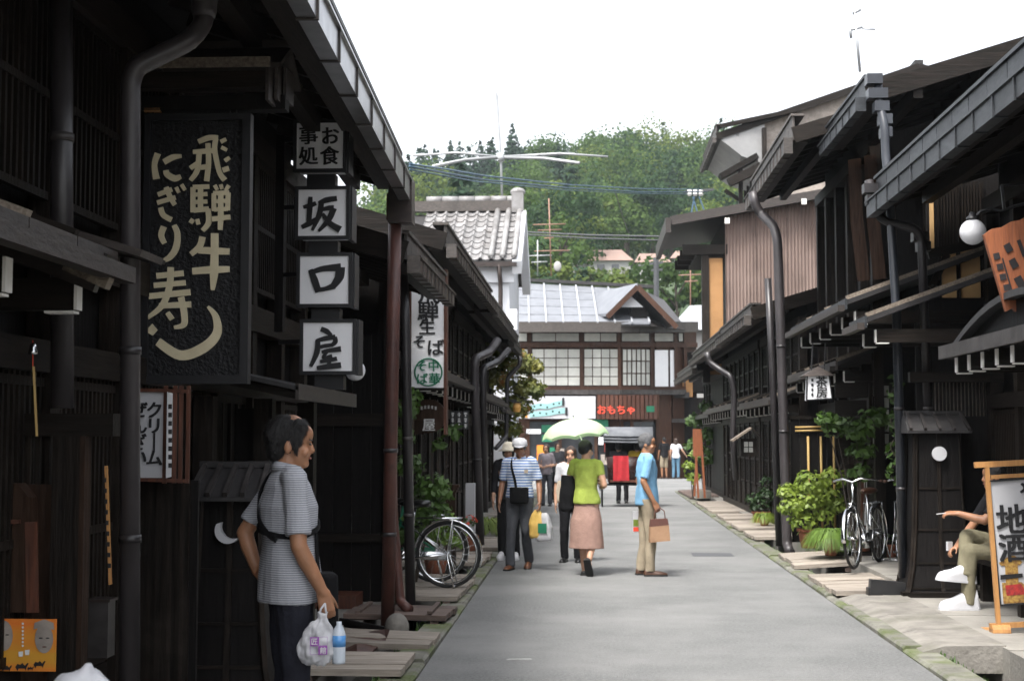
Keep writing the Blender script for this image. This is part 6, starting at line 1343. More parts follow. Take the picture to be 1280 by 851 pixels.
def person(label, loc, rz, H, top, bottom, skin='skin_tan', hair='short', hairm='hair_black', shoes='leather_dark', sleeve=.75, legs=None, arms=None, lean=(0, 0), headturn=0.0, headtilt=0.0,
           voxel=.011, bottom_kind='trousers', skirt=(.95, .36), girth=1.0, female=False, hem=.86, shoe='shoe', group=None, collar=False, seat=False, extra=None, zoff=0.0, shw=1.0, head_s=1.0, untuck=True, shoe_s=1.0, strands=0):
    s = H / 1.70; t = thing('person', label, 'person', (loc[0], loc[1], loc[2]), rz, group); t.scale = (s, s, s)
    lx_, ly_ = lean; pz = zoff
    V = lambda x, y, z: Vector((x, y, z + pz))
    sh_y = ly_; sw = J0['shx'] * shw * (.9 if female else 1.0)
    legs = legs or {}; arms = arms or {}
    Lg = {}; Ar = {}
    for sd_, k in ((1, 'R'), (-1, 'L')):
        lg = legs.get(k, {}); Lg[k] = [Vector(lg.get('hip', (sd_ * J0['hipx'], 0, .90 + pz))), Vector(lg.get('knee', (sd_ * .095, .02, .49 + pz))), Vector(lg.get('ank', (sd_ * .10, -.02, .085))), lg.get('toe', (sd_ * .12, 1.0, 0))]
        ar = arms.get(k, {}); Ar[k] = [Vector(ar.get('sh', (sd_ * sw + lx_, sh_y, 1.395 + pz))), Vector(ar.get('el', (sd_ * (sw + .055) + lx_, sh_y - .03, 1.11 + pz))), Vector(ar.get('wr', (sd_ * (sw + .06) + lx_, sh_y + .05, .865 + pz))), ar]
    body = MB(); g = girth
    # torso under the clothes
    oval(body, [(V(0, 0, .84), .13 * g, .095 * g), (V(0, 0, .95), .155 * g, .105 * g), (V(lx_ * .4, ly_ * .4, 1.10), .135 * g, .10 * g), (V(lx_ * .8, ly_ * .8, 1.28), .155 * g, .105 * g), (V(lx_, ly_, 1.39), .14, .09), (V(lx_, ly_, 1.45), .075, .06)])
    nk = V(lx_, ly_ - .005, 1.42); hd = V(lx_ * 1.1, ly_ * 1.15 + .015, 1.565); capsule(body, nk, .062, hd + Vector((0, -.02, -.05)), .054, 14)
    hm = Matrix.Translation(hd) @ Matrix.Rotation(headturn, 4, 'Z') @ Matrix.Rotation(headtilt, 4, 'X') @ Matrix.Scale(head_s, 4); HP = lambda x, y, z: hm @ Vector((x, y, z))
    def hell(q, c, r, n=16, m_=12):
        k0 = len(q.v); q.sph((0, 0, 0), r, n, m_)
        for i in range(k0, len(q.v)): v = Vector(q.v[i]) + Vector(c); q.v[i] = tuple(hm @ v)
    hell(body, (0, -.012, .035), (.074, .094, .098)); hell(body, (0, .02, -.03), (.058, .068, .078)); hell(body, (0, .058, -.082), (.028, .026, .022)); hell(body, (0, .045, .045), (.058, .05, .05))
    capsule(body, HP(0, .086, .006), .008, HP(0, .096, -.026), .0125, 8); 
    for e in (-1, 1):
        hell(body, (e * .075, -.012, -.012), (.011, .020, .032), 10, 8); hell(body, (e * .042, .062, -.032), (.022, .02, .022), 10, 8)
    for k, sd_ in (('R', 1), ('L', -1)):
        a, b_, c, ar = Ar[k]; capsule(body, a, .052, b_, .039, 14); tube_flat(body, [b_ - (b_ - a) * .02, b_.lerp(c, .3), c], [.039, .040, .027]); capsule(body, b_, .038, b_, .038, 10); capsule(body, c, .026, c, .026, 10)
        hand(body, c, ar.get('hd', (c - b_).normalized() + Vector((0, 0, -.15))), ar.get('pn', (-sd_, 0, 0)), ar.get('side', -sd_ if False else sd_) * ar.get('ts', 1), ar.get('curl', .35))
        h_, k_, an, toe = Lg[k]; capsule(body, h_, .082 * g, k_, .055, 14); tube_flat(body, [k_, k_.lerp(an, .3), an], [.052, .056, .036]); capsule(body, k_, .052, k_, .052, 12)
        td = Vector(toe).normalized(); capsule(body, an + Vector((0, 0, -.045)), .036, an + td * .15 + Vector((0, 0, -.058)), .026, 12)
    blob('body', body, voxel, skin, t, 4)
    # eyes, brows, mouth
    for e in (-1, 1):
        q = MB(); hell(q, (e * .030, .0835, .004), (.0125, .006, .0055), 10, 6); q.build('eye', 'eye_dark', t, True, True)
        q = MB(); capsule(q, HP(e * .018, .091, .022), .0038, HP(e * .045, .079, .024), .003, 6); q.build('eyebrow', hairm, t, True, True)
    q = MB(); hell(q, (0, .0865, -.058), (.022, .006, .0055), 10, 6); q.build('mouth', 'lip', t, True, True)
    # hair
    q = MB()
    if hair == 'balding':
        hell(q, (0, -.030, .037), (.083, .096, .0945)); hell(q, (0, -.055, -.02), (.070, .056, .06))
        for e in (-1, 1): hell(q, (e * .062, .012, .030), (.022, .040, .048)); hell(q, (e * .072, .022, -.012), (.008, .013, .032), 10, 8); hell(q, (e * .045, .03, .07), (.032, .04, .046))
    elif hair == 'bob':
        hell(q, (0, -.02, .045), (.089, .104, .102)); hell(q, (0, -.045, -.02), (.084, .075, .085))
        for e in (-1, 1): hell(q, (e * .066, .0, -.01), (.026, .05, .065))
    elif hair == 'bun':
        hell(q, (0, -.024, .045), (.085, .100, .100)); hell(q, (0, -.075, .01), (.060, .045, .06))
    elif hair == 'long':
        hell(q, (0, -.02, .045), (.088, .102, .102)); hell(q, (0, -.06, -.06), (.08, .055, .13)); hell(q, (0, -.07, -.16), (.06, .035, .08))
    else:
        hell(q, (0, -.018, .050), (.083, .101, .098)); hell(q, (0, -.055, .0), (.070, .052, .06))
        for e in (-1, 1): hell(q, (e * .062, -.005, .02), (.020, .045, .042))
    hr_ = blob('hair', q, max(.0065, voxel * .75), hairm, t, 3, .004, 30)
    if strands:
        n = len(hr_.data.vertices); co = np.empty(n * 3, np.float32); hr_.data.vertices.foreach_get('co', co); no = np.empty(n * 3, np.float32); hr_.data.vertices.foreach_get('normal', no); co = co.reshape(-1, 3); no = no.reshape(-1, 3); q = MB(); crown = HP(0, -.05, .14); r8 = random.Random(4)
        for k in range(strands):
            i = r8.randrange(n); v = Vector(co[i]); nn = Vector(no[i]); dn = (v - crown) * 6 + Vector((0, 0, -.7)); dn = dn - nn * dn.dot(nn)
            if dn.length < 1e-4: continue
            dn = (dn.normalized() + Vector((r8.uniform(-.35, .35), r8.uniform(-.35, .35), r8.uniform(-.2, .2)))).normalized(); sd2 = dn.cross(nn).normalized() * r8.uniform(.0006, .0014); L_ = r8.uniform(.018, .034)
            p0 = v - nn * .002; p1 = v + dn * L_ * .5 + nn * r8.uniform(.002, .006); p2 = v + dn * L_ + nn * r8.uniform(.0, .005); q.add([p0 - sd2, p0 + sd2, p1 + sd2, p1 - sd2, p2], [(0, 1, 2, 3), (3, 2, 4)])
        tag(q.build('hair_strands', hairm, t, local=True), kind='stuff')
    # upper garment with sleeves
    q = MB(); zb = hem; g2_ = g * (1.06 if female else 1.03)
    oval(q, [(V(0, 0, zb), .170 * g2_, .128 * g2_), (V(0, 0, .95), .168 * g2_, .126 * g2_), (V(lx_ * .4, ly_ * .4, 1.09), (.142 if female else .160) * g, .115 * g), (V(lx_ * .8, ly_ * .8, 1.27), .168 * g * (.94 if female else 1), .122 * g), (V(lx_, ly_, 1.37), .165, .108), (V(lx_, ly_, 1.435), .10, .075), (V(lx_, ly_, 1.462), .066, .06)])
    for k, sd_ in (('R', 1), ('L', -1)):
        a, b_, c, ar = Ar[k]; capsule(q, a + Vector((-sd_ * .05, 0, .012)), .062, a, .064, 14)
        if sleeve <= 1: e = a.lerp(b_, sleeve); tube_flat(q, [a, a.lerp(e, .5), e], [.064, .060, .060 if not female else .052])
        else:
            e = b_.lerp(c, sleeve - 1); tube_flat(q, [a, a.lerp(b_, .6), b_, e], [.063, .054, .050, .042]); capsule(q, b_, .05, b_, .05, 12)
    blob('shirt', q, voxel, top, t, 3, .009 if voxel < .008 else .013, 7.5)
    if collar:
        q = MB(); c0 = V(lx_, ly_ - .005, 1.452)
        for i in range(15):
            a = R(60 - 300 * i / 14 + 0); 
        pts = [c0 + Vector((.072 * math.sin(a), -.066 * math.cos(a), .018 - .030 * (1 - math.cos(a)) * .5)) for a in np.linspace(-2.75, 2.75, 19)]
        vs2 = []
        for p in pts: o_ = (p - c0); o_.z = 0; o_.normalize(); vs2 += [p + Vector((0, 0, .018)), p + o_ * .018 - Vector((0, 0, .026)), p + o_ * .012 - Vector((0, 0, .026)), p - o_ * .006 + Vector((0, 0, .014))]
        m2 = MB(); n = len(pts); fs2 = []
        for i in range(n - 1):
            for j in range(4): fs2.append((4 * i + j, 4 * i + (j + 1) % 4, 4 * i + 4 + (j + 1) % 4, 4 * i + 4 + j))
        m2.add(vs2, fs2).build('collar', top, t, True, True)
    # lower garment
    q = MB(); g = 1 + (girth - 1) * .4
    if bottom_kind == 'skirt':
        zt, zl_ = skirt; tube = []
        oval(q, [(V(0, 0, zl_), .225, .17), (V(0, 0, zl_ + .12), .215, .165), (V(0, 0, .70), .20, .150), (V(0, 0, .86), .160, .116), (V(0, 0, .96), .142, .105), (V(0, 0, zt + .06), .130, .100)], 28)
        blob('skirt', q, voxel, bottom, t, 3, .007, 8)
    else:
        cut = skirt[1] if bottom_kind == 'shorts' else 0
        oval(q, [(V(0, 0, .84), .150 * g, .115 * g), (V(0, 0, .93), .160 * g, .116 * g), (V(0, 0, 1.0), .148 * g, .110 * g), (V(lx_ * .3, ly_ * .3, 1.04), .142 * g, .106 * g)])
        for k, sd_ in (('R', 1), ('L', -1)):
            h_, k_, an, toe = Lg[k]; up_ = h_ + (h_ - k_).normalized() * .02
            if bottom_kind == 'shorts': tube_flat(q, [up_, h_.lerp(k_, .5), h_.lerp(k_, 1.1)], [.098 * g, .09, .085])
            else:
                capsule(q, k_, .069, k_, .069, 12); tube_flat(q, [up_, h_.lerp(k_, .45), k_], [.098 * g, .084 * g, .070]); tube_flat(q, [k_, k_.lerp(an, .5), an + (k_ - an).normalized() * -.035], [.070, .063, .064])
            capsule(q, h_, .092 * g, h_, .092 * g, 12)
        blob('trousers', q, voxel, bottom, t, 3, .012, 8)
    # shoes
    for k, sd_ in (('R', 1), ('L', -1)):
        h_, k_, an, toe = Lg[k]; td = Vector(toe).normalized(); q = MB(); dn = Vector((0, 0, 1)); sdv = td.cross(dn).normalized(); upv = sdv.cross(td).normalized(); b0 = an - upv * .078
        hh = .115 if shoe == 'sneaker' else (.055 if shoe == 'pump' else .085)
        prof = [(-.075, .030, .045), (-.06, .040, hh), (-.01, .041, hh * .98), (.05, .044, hh * .72), (.11, .047, .055), (.16, .044, .044), (.195, .030, .034), (.208, .015, .022)]
        if shoe == 'sneaker': prof = [(-.085, .036, .06), (-.07, .046, .15), (-.01, .047, .15), (.05, .048, .12), (.11, .052, .088), (.16, .050, .074), (.20, .038, .058), (.22, .02, .03)]
        prof = [(u * shoe_s, w * shoe_s, h2 * shoe_s) for u, w, h2 in prof]; rings = []
        for (u, w, h2) in prof:
            rings.append([b0 + td * u + sdv * (w * math.cos(a)) + upv * (max(0, math.sin(a)) ** .7 * h2 if math.sin(a) > 0 else 0) for a in np.linspace(0, 2 * math.pi, 16, endpoint=False)])
        q.rings(rings); blob('shoe', q, .008 if voxel < .01 else .011, shoes, t, 2)
        q = MB(); rings = []
        for (u, w, h2) in prof: rings.append([b0 + td * u + sdv * ((w + .004) * c_) + upv * z_ for c_, z_ in ((-1, -.008), (1, -.008), (1, .014), (-1, .014))])
        q.rings(rings).build('sole', 'sneaker' if shoe == 'sneaker' else 'rubber', t, local=True)
    t['_hd'] = 0; del t['_hd']
    return t, Ar, V, HP
def strap(t, pts, w, th, m, name='strap'):
    q = MB(); P = [Vector(p) for p in pts]; rings = []
    Q = []
    for i in range(len(P) - 1):
        for k in range(5):
            s_ = k / 5; p0 = P[max(i - 1, 0)]; p1, p2 = P[i], P[i + 1]; p3 = P[min(i + 2, len(P) - 1)]
            Q.append(.5 * ((2 * p1) + (p2 - p0) * s_ + (2 * p0 - 5 * p1 + 4 * p2 - p3) * s_ ** 2 + (3 * p1 - p0 - 3 * p2 + p3) * s_ ** 3))
    Q.append(P[-1])
    for i, p in enumerate(Q):
        tt_ = (Q[min(i + 1, len(Q) - 1)] - Q[max(i - 1, 0)]).normalized(); o = Vector((p.x, p.y, 0)); o = (o - tt_ * o.dot(tt_)).normalized(); s2 = tt_.cross(o)
        rings.append([p + s2 * w / 2 + o * th, p - s2 * w / 2 + o * th, p - s2 * w / 2 - o * th, p + s2 * w / 2 - o * th])
    return q.rings(rings).build(name, m, t, local=True)
def softbox(name, label, cat, c, sx, sy, sz, m, rz=0.0, taper=.9, wr=.012, wf=9, voxel=.012, group=None, mb=None):
    t = thing(name, label, cat, c, rz, group); q = MB(); n = 20; rings = []
    for z, k in ((0, .82), (.08, 1.0), (.5, 1.0), (.85, (1 + taper) / 2), (1.0, taper)):
        rings.append([Vector((sx / 2 * k * math.copysign(abs(math.cos(a)) ** .6, math.cos(a)), sy / 2 * k * math.copysign(abs(math.sin(a)) ** .6, math.sin(a)), sz * z)) for a in np.linspace(0, 2 * math.pi, n, endpoint=False)])
    q.rings(rings); blob('bag_body', q, voxel, m, t, 3, wr, wf); return t
def glue(t, world):       # put a world point into a thing's own coordinates
    m = Matrix.Translation(t.location) @ Matrix.Rotation(t.rotation_euler.z, 4, 'Z') @ Matrix.Diagonal((*t.scale, 1)); return m.inverted() @ Vector(world)
def unglue(t, p): return (Matrix.Translation(t.location) @ Matrix.Rotation(t.rotation_euler.z, 4, 'Z') @ Matrix.Diagonal((*t.scale, 1))) @ Vector(p)

# ------------------------------------------------------------------ the man in the near left foreground
# he faces the street (to the right and a little away); forward = local +y
nm = W(362, 700, 6.65)
near, Ar, V, HP = person('man in a grey striped polo shirt standing at the near left with shoulder bag', (nm.x, 6.65, .06), R(-68), 1.645, 'shirt_grey_stripe', 'trousers_navy', 'skin_tan', 'balding', 'hair_black', 'leather_black', .82,
    arms={'R': dict(sh=(.175, -.01, 1.40), el=(.235, .0, 1.09), wr=(.215, .12, .875), hd=(-.05, .25, -1), pn=(-1, .1, 0), curl=.95), 'L': dict(sh=(-.175, -.01, 1.40), el=(-.225, -.185, 1.13), wr=(-.165, -.125, .945), hd=(.75, .25, -.25), pn=(.2, .9, 0), curl=.4)},
    voxel=.0065, girth=1.13, hem=.82, collar=True, lean=(0, -.01), headturn=R(-12), headtilt=R(-3), shw=1.02, head_s=1.08, strands=5200)
def rp_(ang, z, off=.012):
    zz = [.95, 1.09, 1.27, 1.37, 1.435, 1.47]; rxs = np.interp(z, zz, [.195, .181, .190, .165, .10, .066]); rys = np.interp(z, zz, [.146, .130, .138, .108, .075, .06]); a = R(ang)
    return ((rxs + off) * math.cos(a), (rys + off) * math.sin(a) - .008, z)
strap(near, [(-.10, .03, 1.468), rp_(215, 1.425, .02), rp_(240, 1.37), rp_(258, 1.30), rp_(280, 1.21), rp_(305, 1.15), rp_(325, 1.12)], .026, .003, 'bag_black')
strap(near, [rp_(a_, z_) for a_, z_ in ((180, 1.20), (205, 1.19), (230, 1.18), (255, 1.17), (280, 1.16), (305, 1.15), (330, 1.14), (352, 1.135))], .024, .003, 'bag_black')
strap(near, [rp_(a_, z_) for a_, z_ in ((20, 1.14), (45, 1.16), (70, 1.18), (95, 1.20))], .024, .003, 'bag_black'); strap(near, [rp_(50, 1.15), rp_(48, 1.05, .018), rp_(46, .95, .022)], .02, .003, 'bag_black')
p = unglue(near, (.10, .165, .70)); b_ = softbox('shoulder_bag', 'black shoulder bag at the hip of the near man', 'bag', p, .16, .09, .25, 'bag_black', R(-68), .95, .006)
# plastic bag with bottle
hp = unglue(near, Ar['R'][2] + Vector((-.01, .02, -.10)))
t = thing('shopping_bag', 'white plastic bag with purple square print held by the near man', 'bag', (hp.x - .02, hp.y - .07, hp.z - .235), R(14)); t.scale = (.86, .86, .86); t.location.z += .03; q = MB(); rings = []
for z, sx, sy, ox in ((-.01, .035, .012, -.05), (.01, .085, .030, -.022), (.05, .100, .042, -.016), (.12, .090, .040, -.010), (.165, .068, .032, .0), (.20, .040, .022, .010), (.225, .020, .014, .016), (.24, .028, .016, .017), (.262, .034, .016, .018)):
    rings.append([Vector((ox + sx * math.copysign(abs(math.cos(a)) ** .8, math.cos(a)), sy * math.sin(a) + .006 * math.sin(5 * a + z * 40), z + (.012 * math.cos(2 * a) if z > .15 else -.010 * math.cos(a)))) for a in np.linspace(0, 2 * math.pi, 30, endpoint=False)])
q.rings(rings); blob('bag_body', q, .0055, 'plastic_white', t, 1, .013, 24)
for e in (-1, 1): MB().tube([(.018 + e * .018, 0, .245), (.02 + e * .012, .01, .275), (.03, .03, .30)], .006, 6).build('handle', 'plastic_white', t, True, True)
for (cx, cz, ch) in ((-.028, .118, '匠'), (.016, .072, '館')):
    MB().b(cx - .022, cx + .022, -.0600, -.0585, cz - .022, cz + .022).build('printed_square', 'ink_purple', t, local=True); letter(ch, t, (cx, -.0615, cz), .034, 'ink_white', .01)
for (cx, cz) in ((-.028, .073), (.016, .118)):
    m2 = MB(); 
    for a_, b2, c2, d2 in ((-.022, .022, .0205, .022), (-.022, .022, -.022, -.0205), (-.022, -.0205, -.022, .022), (.0205, .022, -.022, .022)): m2.b(cx + a_, cx + b2, -.0600, -.0590, cz + c2, cz + d2)
    m2.build('printed_outline', 'ink_purple', t, local=True)
t = thing('water_bottle', 'clear drink bottle with blue label beside the white plastic bag', 'bottle', (hp.x + .065, hp.y - .05, hp.z - .21)); MB().lathe([(.028, 0), (.030, .01), (.030, .13), (.022, .155), (.012, .17), (.012, .185)], (0, 0, 0), 18).build('bottle', 'bottle_clear', t, True, True); MB().lathe([(.0306, .075), (.0306, .125)], (0, 0, 0), 18).build('label', 'bottle_blue', t, True, True)
# ------------------------------------------------------------------ the group in the street
g = G(650, 711)
cap, Ar, V, HP = person('man in white cap and blue striped polo shirt walking towards the camera', (g.x, g.y, 0), R(172), 1.60, 'shirt_blue_stripe', 'trousers_grey', 'skin_brown', 'short', 'hair_grey', 'leather_brown', .85,
    legs={'R': dict(knee=(.10, .10, .50), ank=(.11, .10, .085)), 'L': dict(knee=(-.09, .06, .50), ank=(-.08, -.17, .12), toe=(-.08, 1, -.25))}, arms={'R': dict(el=(.25, -.06, 1.12), wr=(.26, .06, .88)), 'L': dict(el=(-.25, -.03, 1.12), wr=(-.28, .1, .88), curl=.9)}, collar=True, girth=1.05, hem=.93, headturn=R(6))
q = MB(); rings = []
for z, sx, sy in ((.02, .098, .115), (.06, .102, .118), (.105, .092, .105), (.13, .06, .07), (.138, .01, .01)): rings.append([HP(sx * math.cos(a), sy * math.sin(a) - .012, z + .01) for a in np.linspace(0, 2 * math.pi, 22, endpoint=False)])
t = thing('cap', 'white flat cap worn by the man in blue stripes', 'cap', cap.location, R(172)); t.scale = cap.scale; q.rings(rings).build('crown', 'cap_white', t, True, True)
q = MB(); q.rings([[HP(.07 * math.cos(a), .09 + .06 * math.sin(a), .035 - .02 * max(0, math.sin(a)) + dz) for a in np.linspace(0, 2 * math.pi, 18, endpoint=False)] for dz in (0, .012)]).build('peak', 'cap_white', t, True, True)
strap(cap, [(.12, -.08, 1.40), (.10, .05, 1.44), (.09, .115, 1.33), (.04, .135, 1.15), (.02, .14, 1.0)], .035, .003, 'bag_black')
p = unglue(cap, (-.02, .17, .86)); softbox('waist_bag', 'black shoulder pouch across the front of the white capped man', 'bag', p, .24, .09, .20, 'bag_black', R(172), .98, .004)
piece('name_badge', cap, -.13, -.08, .118, .125, 1.255, 1.30, 'cloth_beige', local=True)
hp = unglue(cap, Ar['L'][2] + Vector((0, .02, -.1))); softbox('shopping_bag', 'yellow plastic carrier bag held by the white capped man', 'bag', hp + Vector((-.03, 0, -.34)), .20, .12, .34, 'plastic_yellow', R(172), .25, .015); wb = softbox('shopping_bag', 'white and green carrier bag hanging beside the yellow one', 'bag', hp + Vector((.06, -.02, -.38)), .20, .12, .34, 'plastic_white', R(165), .3, .015)
MB().b(-.05, .06, .068, .071, .10, .22).build('printed_patch', 'ink_green', wb, local=True)
g = G(636, 703)
w2, Ar, V, HP = person('person in black with cream sun hat half hidden behind the white capped man', (g.x - .03, g.y + .5, 0), R(176), 1.55, 'shirt_black', 'trousers_black', 'skin_fair', 'bob', 'hair_black', 'sneaker', 1.6, shoe='sneaker', female=True)
t = thing('sun_hat', 'cream sun hat of the person behind the white capped man', 'hat', w2.location, R(176)); t.scale = w2.scale
q = MB(); q.rings([[HP(sx * math.cos(a), sy * math.sin(a) - .015, z) for a in np.linspace(0, 2 * math.pi, 22, endpoint=False)] for z, sx, sy in ((.01, .16, .17), (.045, .10, .12), (.10, .09, .11), (.14, .06, .075), (.148, .01, .01))]).build('hat', 'hat_cream', t, True, True)
g = G(733, 719)
lady, Ar, V, HP = person('woman in lime green top and mauve skirt walking away with a parasol', (g.x, g.y, 0), R(-12), 1.585, 'shirt_lime', 'skirt_mauve', 'skin_fair', 'bun', 'hair_black', 'leather_black', .55, bottom_kind='skirt', skirt=(.95, .34), female=True, shoe='pump', hem=.90,
    legs={'R': dict(knee=(.09, .0, .48), ank=(.07, -.16, .20), toe=(.05, .55, -.85)), 'L': dict(knee=(-.06, .05, .49), ank=(-.04, .05, .085))}, arms={'R': dict(el=(.24, -.02, 1.13), wr=(.16, .17, 1.10), hd=(-.3, .5, .8), pn=(-1, 0, .1), curl=1.1), 'L': dict(el=(-.24, .0, 1.13), wr=(-.14, .18, 1.05))}, headturn=R(-28))
hp = unglue(lady, Ar['R'][2] + Vector((-.02, .05, .06)))
t = thing('parasol', 'pale green open parasol held over the woman in lime green', 'parasol', hp); ct = W(717, 523, g.y + .05) - hp
MB().tube([(0, 0, -.1), tuple(ct * .97)], .007, 8).build('shaft', 'chrome', t, True, True); axis = Vector((ct.x + .12, ct.y, ct.z + .55)).normalized() if False else Vector((-.10, .05, 1)).normalized()
u_ = axis.cross(Vector((0, 1, 0))).normalized(); v_ = axis.cross(u_); q = MB(); rows = []; n = 32; Rr = .40
for i in range(9):
    s_ = i / 8; rad = Rr * math.sin(s_ * math.pi / 2 * .93); dz = .26 * (1 - math.cos(s_ * math.pi / 2 * .93))
    rows.append([ct - axis * (dz + (.028 * s_ ** 3) * abs(math.sin(4 * a)) * -1 * 1.0) + (u_ * math.cos(a) + v_ * math.sin(a)) * (rad * (1 - .05 * s_ ** 2 * abs(math.sin(4 * a))) + .001) for a in np.linspace(0, 2 * math.pi, n, endpoint=False)])
vs2 = [v for rw in rows for v in rw]; fs2 = [(i * n + j, i * n + (j + 1) % n, (i + 1) * n + (j + 1) % n, (i + 1) * n + j) for i in range(8) for j in range(n)]
q.add(vs2, fs2).build('canopy', 'parasol', t, True, True); MB().tube([tuple(ct), tuple(ct + axis * .06)], .006, 8).build('tip', 'chrome', t, True, True)
for k in range(8): a = k * math.pi / 4; MB().tube([tuple(rows[i][k * 4] - axis * .004) for i in range(1, 9)], .002, 4).build('rib', 'chrome', t, True, True)
hp = unglue(lady, (-.235, .02, .80)); softbox('hand_bag', 'black bag with beige jacket at the side of the woman in lime green', 'bag', hp, .18, .26, .42, 'bag_black', R(-12), .8, .012)
hp = unglue(lady, (-.30, .05, .90)); softbox('folded_jacket', 'beige folded jacket hanging over the black bag', 'jacket', hp, .16, .2, .26, 'cloth_beige', R(-12), .8, .02)
g = G(712, 702); person('person in dark clothes mostly hidden behind the woman with parasol', (g.x + .02, g.y, 0), R(175), 1.5, 'shirt_white', 'trousers_black', 'skin_fair', 'bob', 'hair_brown', 'leather_black', .8, female=True)
g = G(809, 719)
blue, Ar, V, HP = person('grey haired man in a sky blue shirt standing with a paper bag', (g.x, g.y, 0), R(-82), 1.665, 'shirt_sky', 'trousers_khaki', 'skin_tan', 'short', 'hair_grey', 'leather_dark', .85, hem=.84, girth=1.04, headturn=R(-18),
    arms={'R': dict(el=(.22, -.08, 1.12), wr=(.225, .05, .88), curl=1.2), 'L': dict(el=(-.22, -.06, 1.12), wr=(-.22, .02, .87), curl=.9)}, legs={'R': dict(knee=(.085, .03, .49), ank=(.09, .02, .085)), 'L': dict(knee=(-.085, -.01, .49), ank=(-.09, -.05, .085))})
hp = unglue(blue, Ar['R'][2] + Vector((.0, .03, -.10))); t = thing('paper_bag', 'brown paper bag with dark upper band held by the man in blue', 'bag', (hp.x + .03, hp.y - .02, hp.z - .36), R(8))
MB().prism([(-.12, 0), (.115, .02), (.10, .20), (-.115, .18)], 'y', -.05, .05).build('bag_body', 'paper_bag', t, local=True); MB().prism([(-.115, .182), (.10, .202), (.085, .275), (-.105, .265)], 'y', -.049, .049).build('upper_band', 'paper_bag_dark', t, local=True)
MB().tube([(-.07, -.04, .26), (-.06, -.03, .36), (.0, -.02, .40), (.05, -.03, .36), (.06, -.04, .26)], .006, 6).build('handle', 'paper_bag_dark', t, True, True)
hp = unglue(blue, Ar['L'][2] + Vector((0, .03, -.1))); t = thing('booklet', 'printed booklet in the far hand of the man in blue', 'booklet', (hp.x - .12, hp.y - .05, hp.z - .26), R(10)); MB().b(-.06, .06, -.006, .006, 0, .25).build('pages', 'sign_grey', t, local=True); MB().b(-.055, .03, -.009, -.0065, .01, .06).build('picture', 'ink_red', t, local=True); MB().b(-.055, .055, -.009, -.0065, .07, .15).build('picture', 'leaf_lime', t, local=True)
for px, py, hh, lab, tp, bt, rz_, hr in ((683, 632, 1.47, 'woman in grey top and jeans walking in the distance', 'shirt_heather', 'trousers_grey', 170, 'bob'), (697, 627, 1.5, 'woman in charcoal top beside the one in grey', 'shirt_charcoal', 'trousers_black', 190, 'bob')):
    g = G(px, py); person(lab, (g.x, g.y, 0), R(rz_), hh, tp, bt, 'skin_fair', hr, 'hair_brown', 'leather_black', .9, female=True, voxel=.014, arms={'R': dict(el=(.22, -.02, 1.12), wr=(.10, .18, 1.08)), 'L': dict(el=(-.22, -.02, 1.12), wr=(-.08, .18, 1.10))})
g = G(845, 598); person('woman in white T-shirt and jeans at the far right corner', (g.x, g.y, 0), R(-5), 1.62, 'shirt_white', 'jeans', 'skin_fair', 'long', 'hair_brown', 'leather_black', .6, female=True, voxel=.016, arms={'R': dict(el=(.30, .02, 1.15), wr=(.42, .12, .98))})
g = G(834, 598); person('man in black T-shirt and khaki shorts at the far right corner', (g.x - .1, g.y + .4, 0), R(20), 1.66, 'shirt_black', 'trousers_khaki', 'skin_tan', 'short', 'hair_black', 'leather_dark', .8, voxel=.016, bottom_kind='shorts')
# ------------------------------------------------------------------ the seated smoker, mostly hidden by the standing sign
sm = W(1268, 690, 13.35)
sx0 = sm.x
sit, Ar, V, HP = person('seated man in khaki trousers and white sneakers, half hidden by the standing sign', (sx0, 13.35, .07), R(92), 1.70, 'shirt_black', 'trousers_olive', 'skin_tan', 'short', 'hair_black', 'sneaker', .8, shoe='sneaker', zoff=-.385, lean=(0, .14),
    legs={'R': dict(hip=(.09, .02, .52), knee=(.02, .42, .66), ank=(-.10, .48, .33), toe=(-.15, 1, .10)), 'L': dict(hip=(-.09, .02, .52), knee=(-.10, .42, .52), ank=(-.10, .46, .09), toe=(-.05, 1, 0))},
    arms={'R': dict(sh=(.18, .14, 1.01), el=(.24, .28, .76), wr=(.05, .50, .56), hd=(-.3, .7, -.4), pn=(-.4, -.2, -1), curl=.9), 'L': dict(sh=(-.18, .14, 1.01), el=(-.22, .33, .80), wr=(-.06, .52, .86), hd=(.2, 1, .0), pn=(.4, 0, -1), curl=.9)}, voxel=.009, shoe_s=1.18)
hp = unglue(sit, Ar['L'][2] + Vector((.03, .13, .0))); t = thing('cigarette', 'white cigarette between the fingers of the seated man', 'cigarette', hp); MB().tube([(.03, 0, 0), (-.055, -.01, -.01)], .0045, 8).build('paper', 'sneaker', t, local=True)
hp = unglue(sit, Ar['R'][2] + Vector((-.02, .075, -.01))); t = thing('cigarette_pack', 'small silver packet in the lower hand of the seated man', 'packet', hp, R(30)); MB().b(-.028, .028, -.012, .012, -.03, .05).build('box', 'sign_grey', t, local=True)
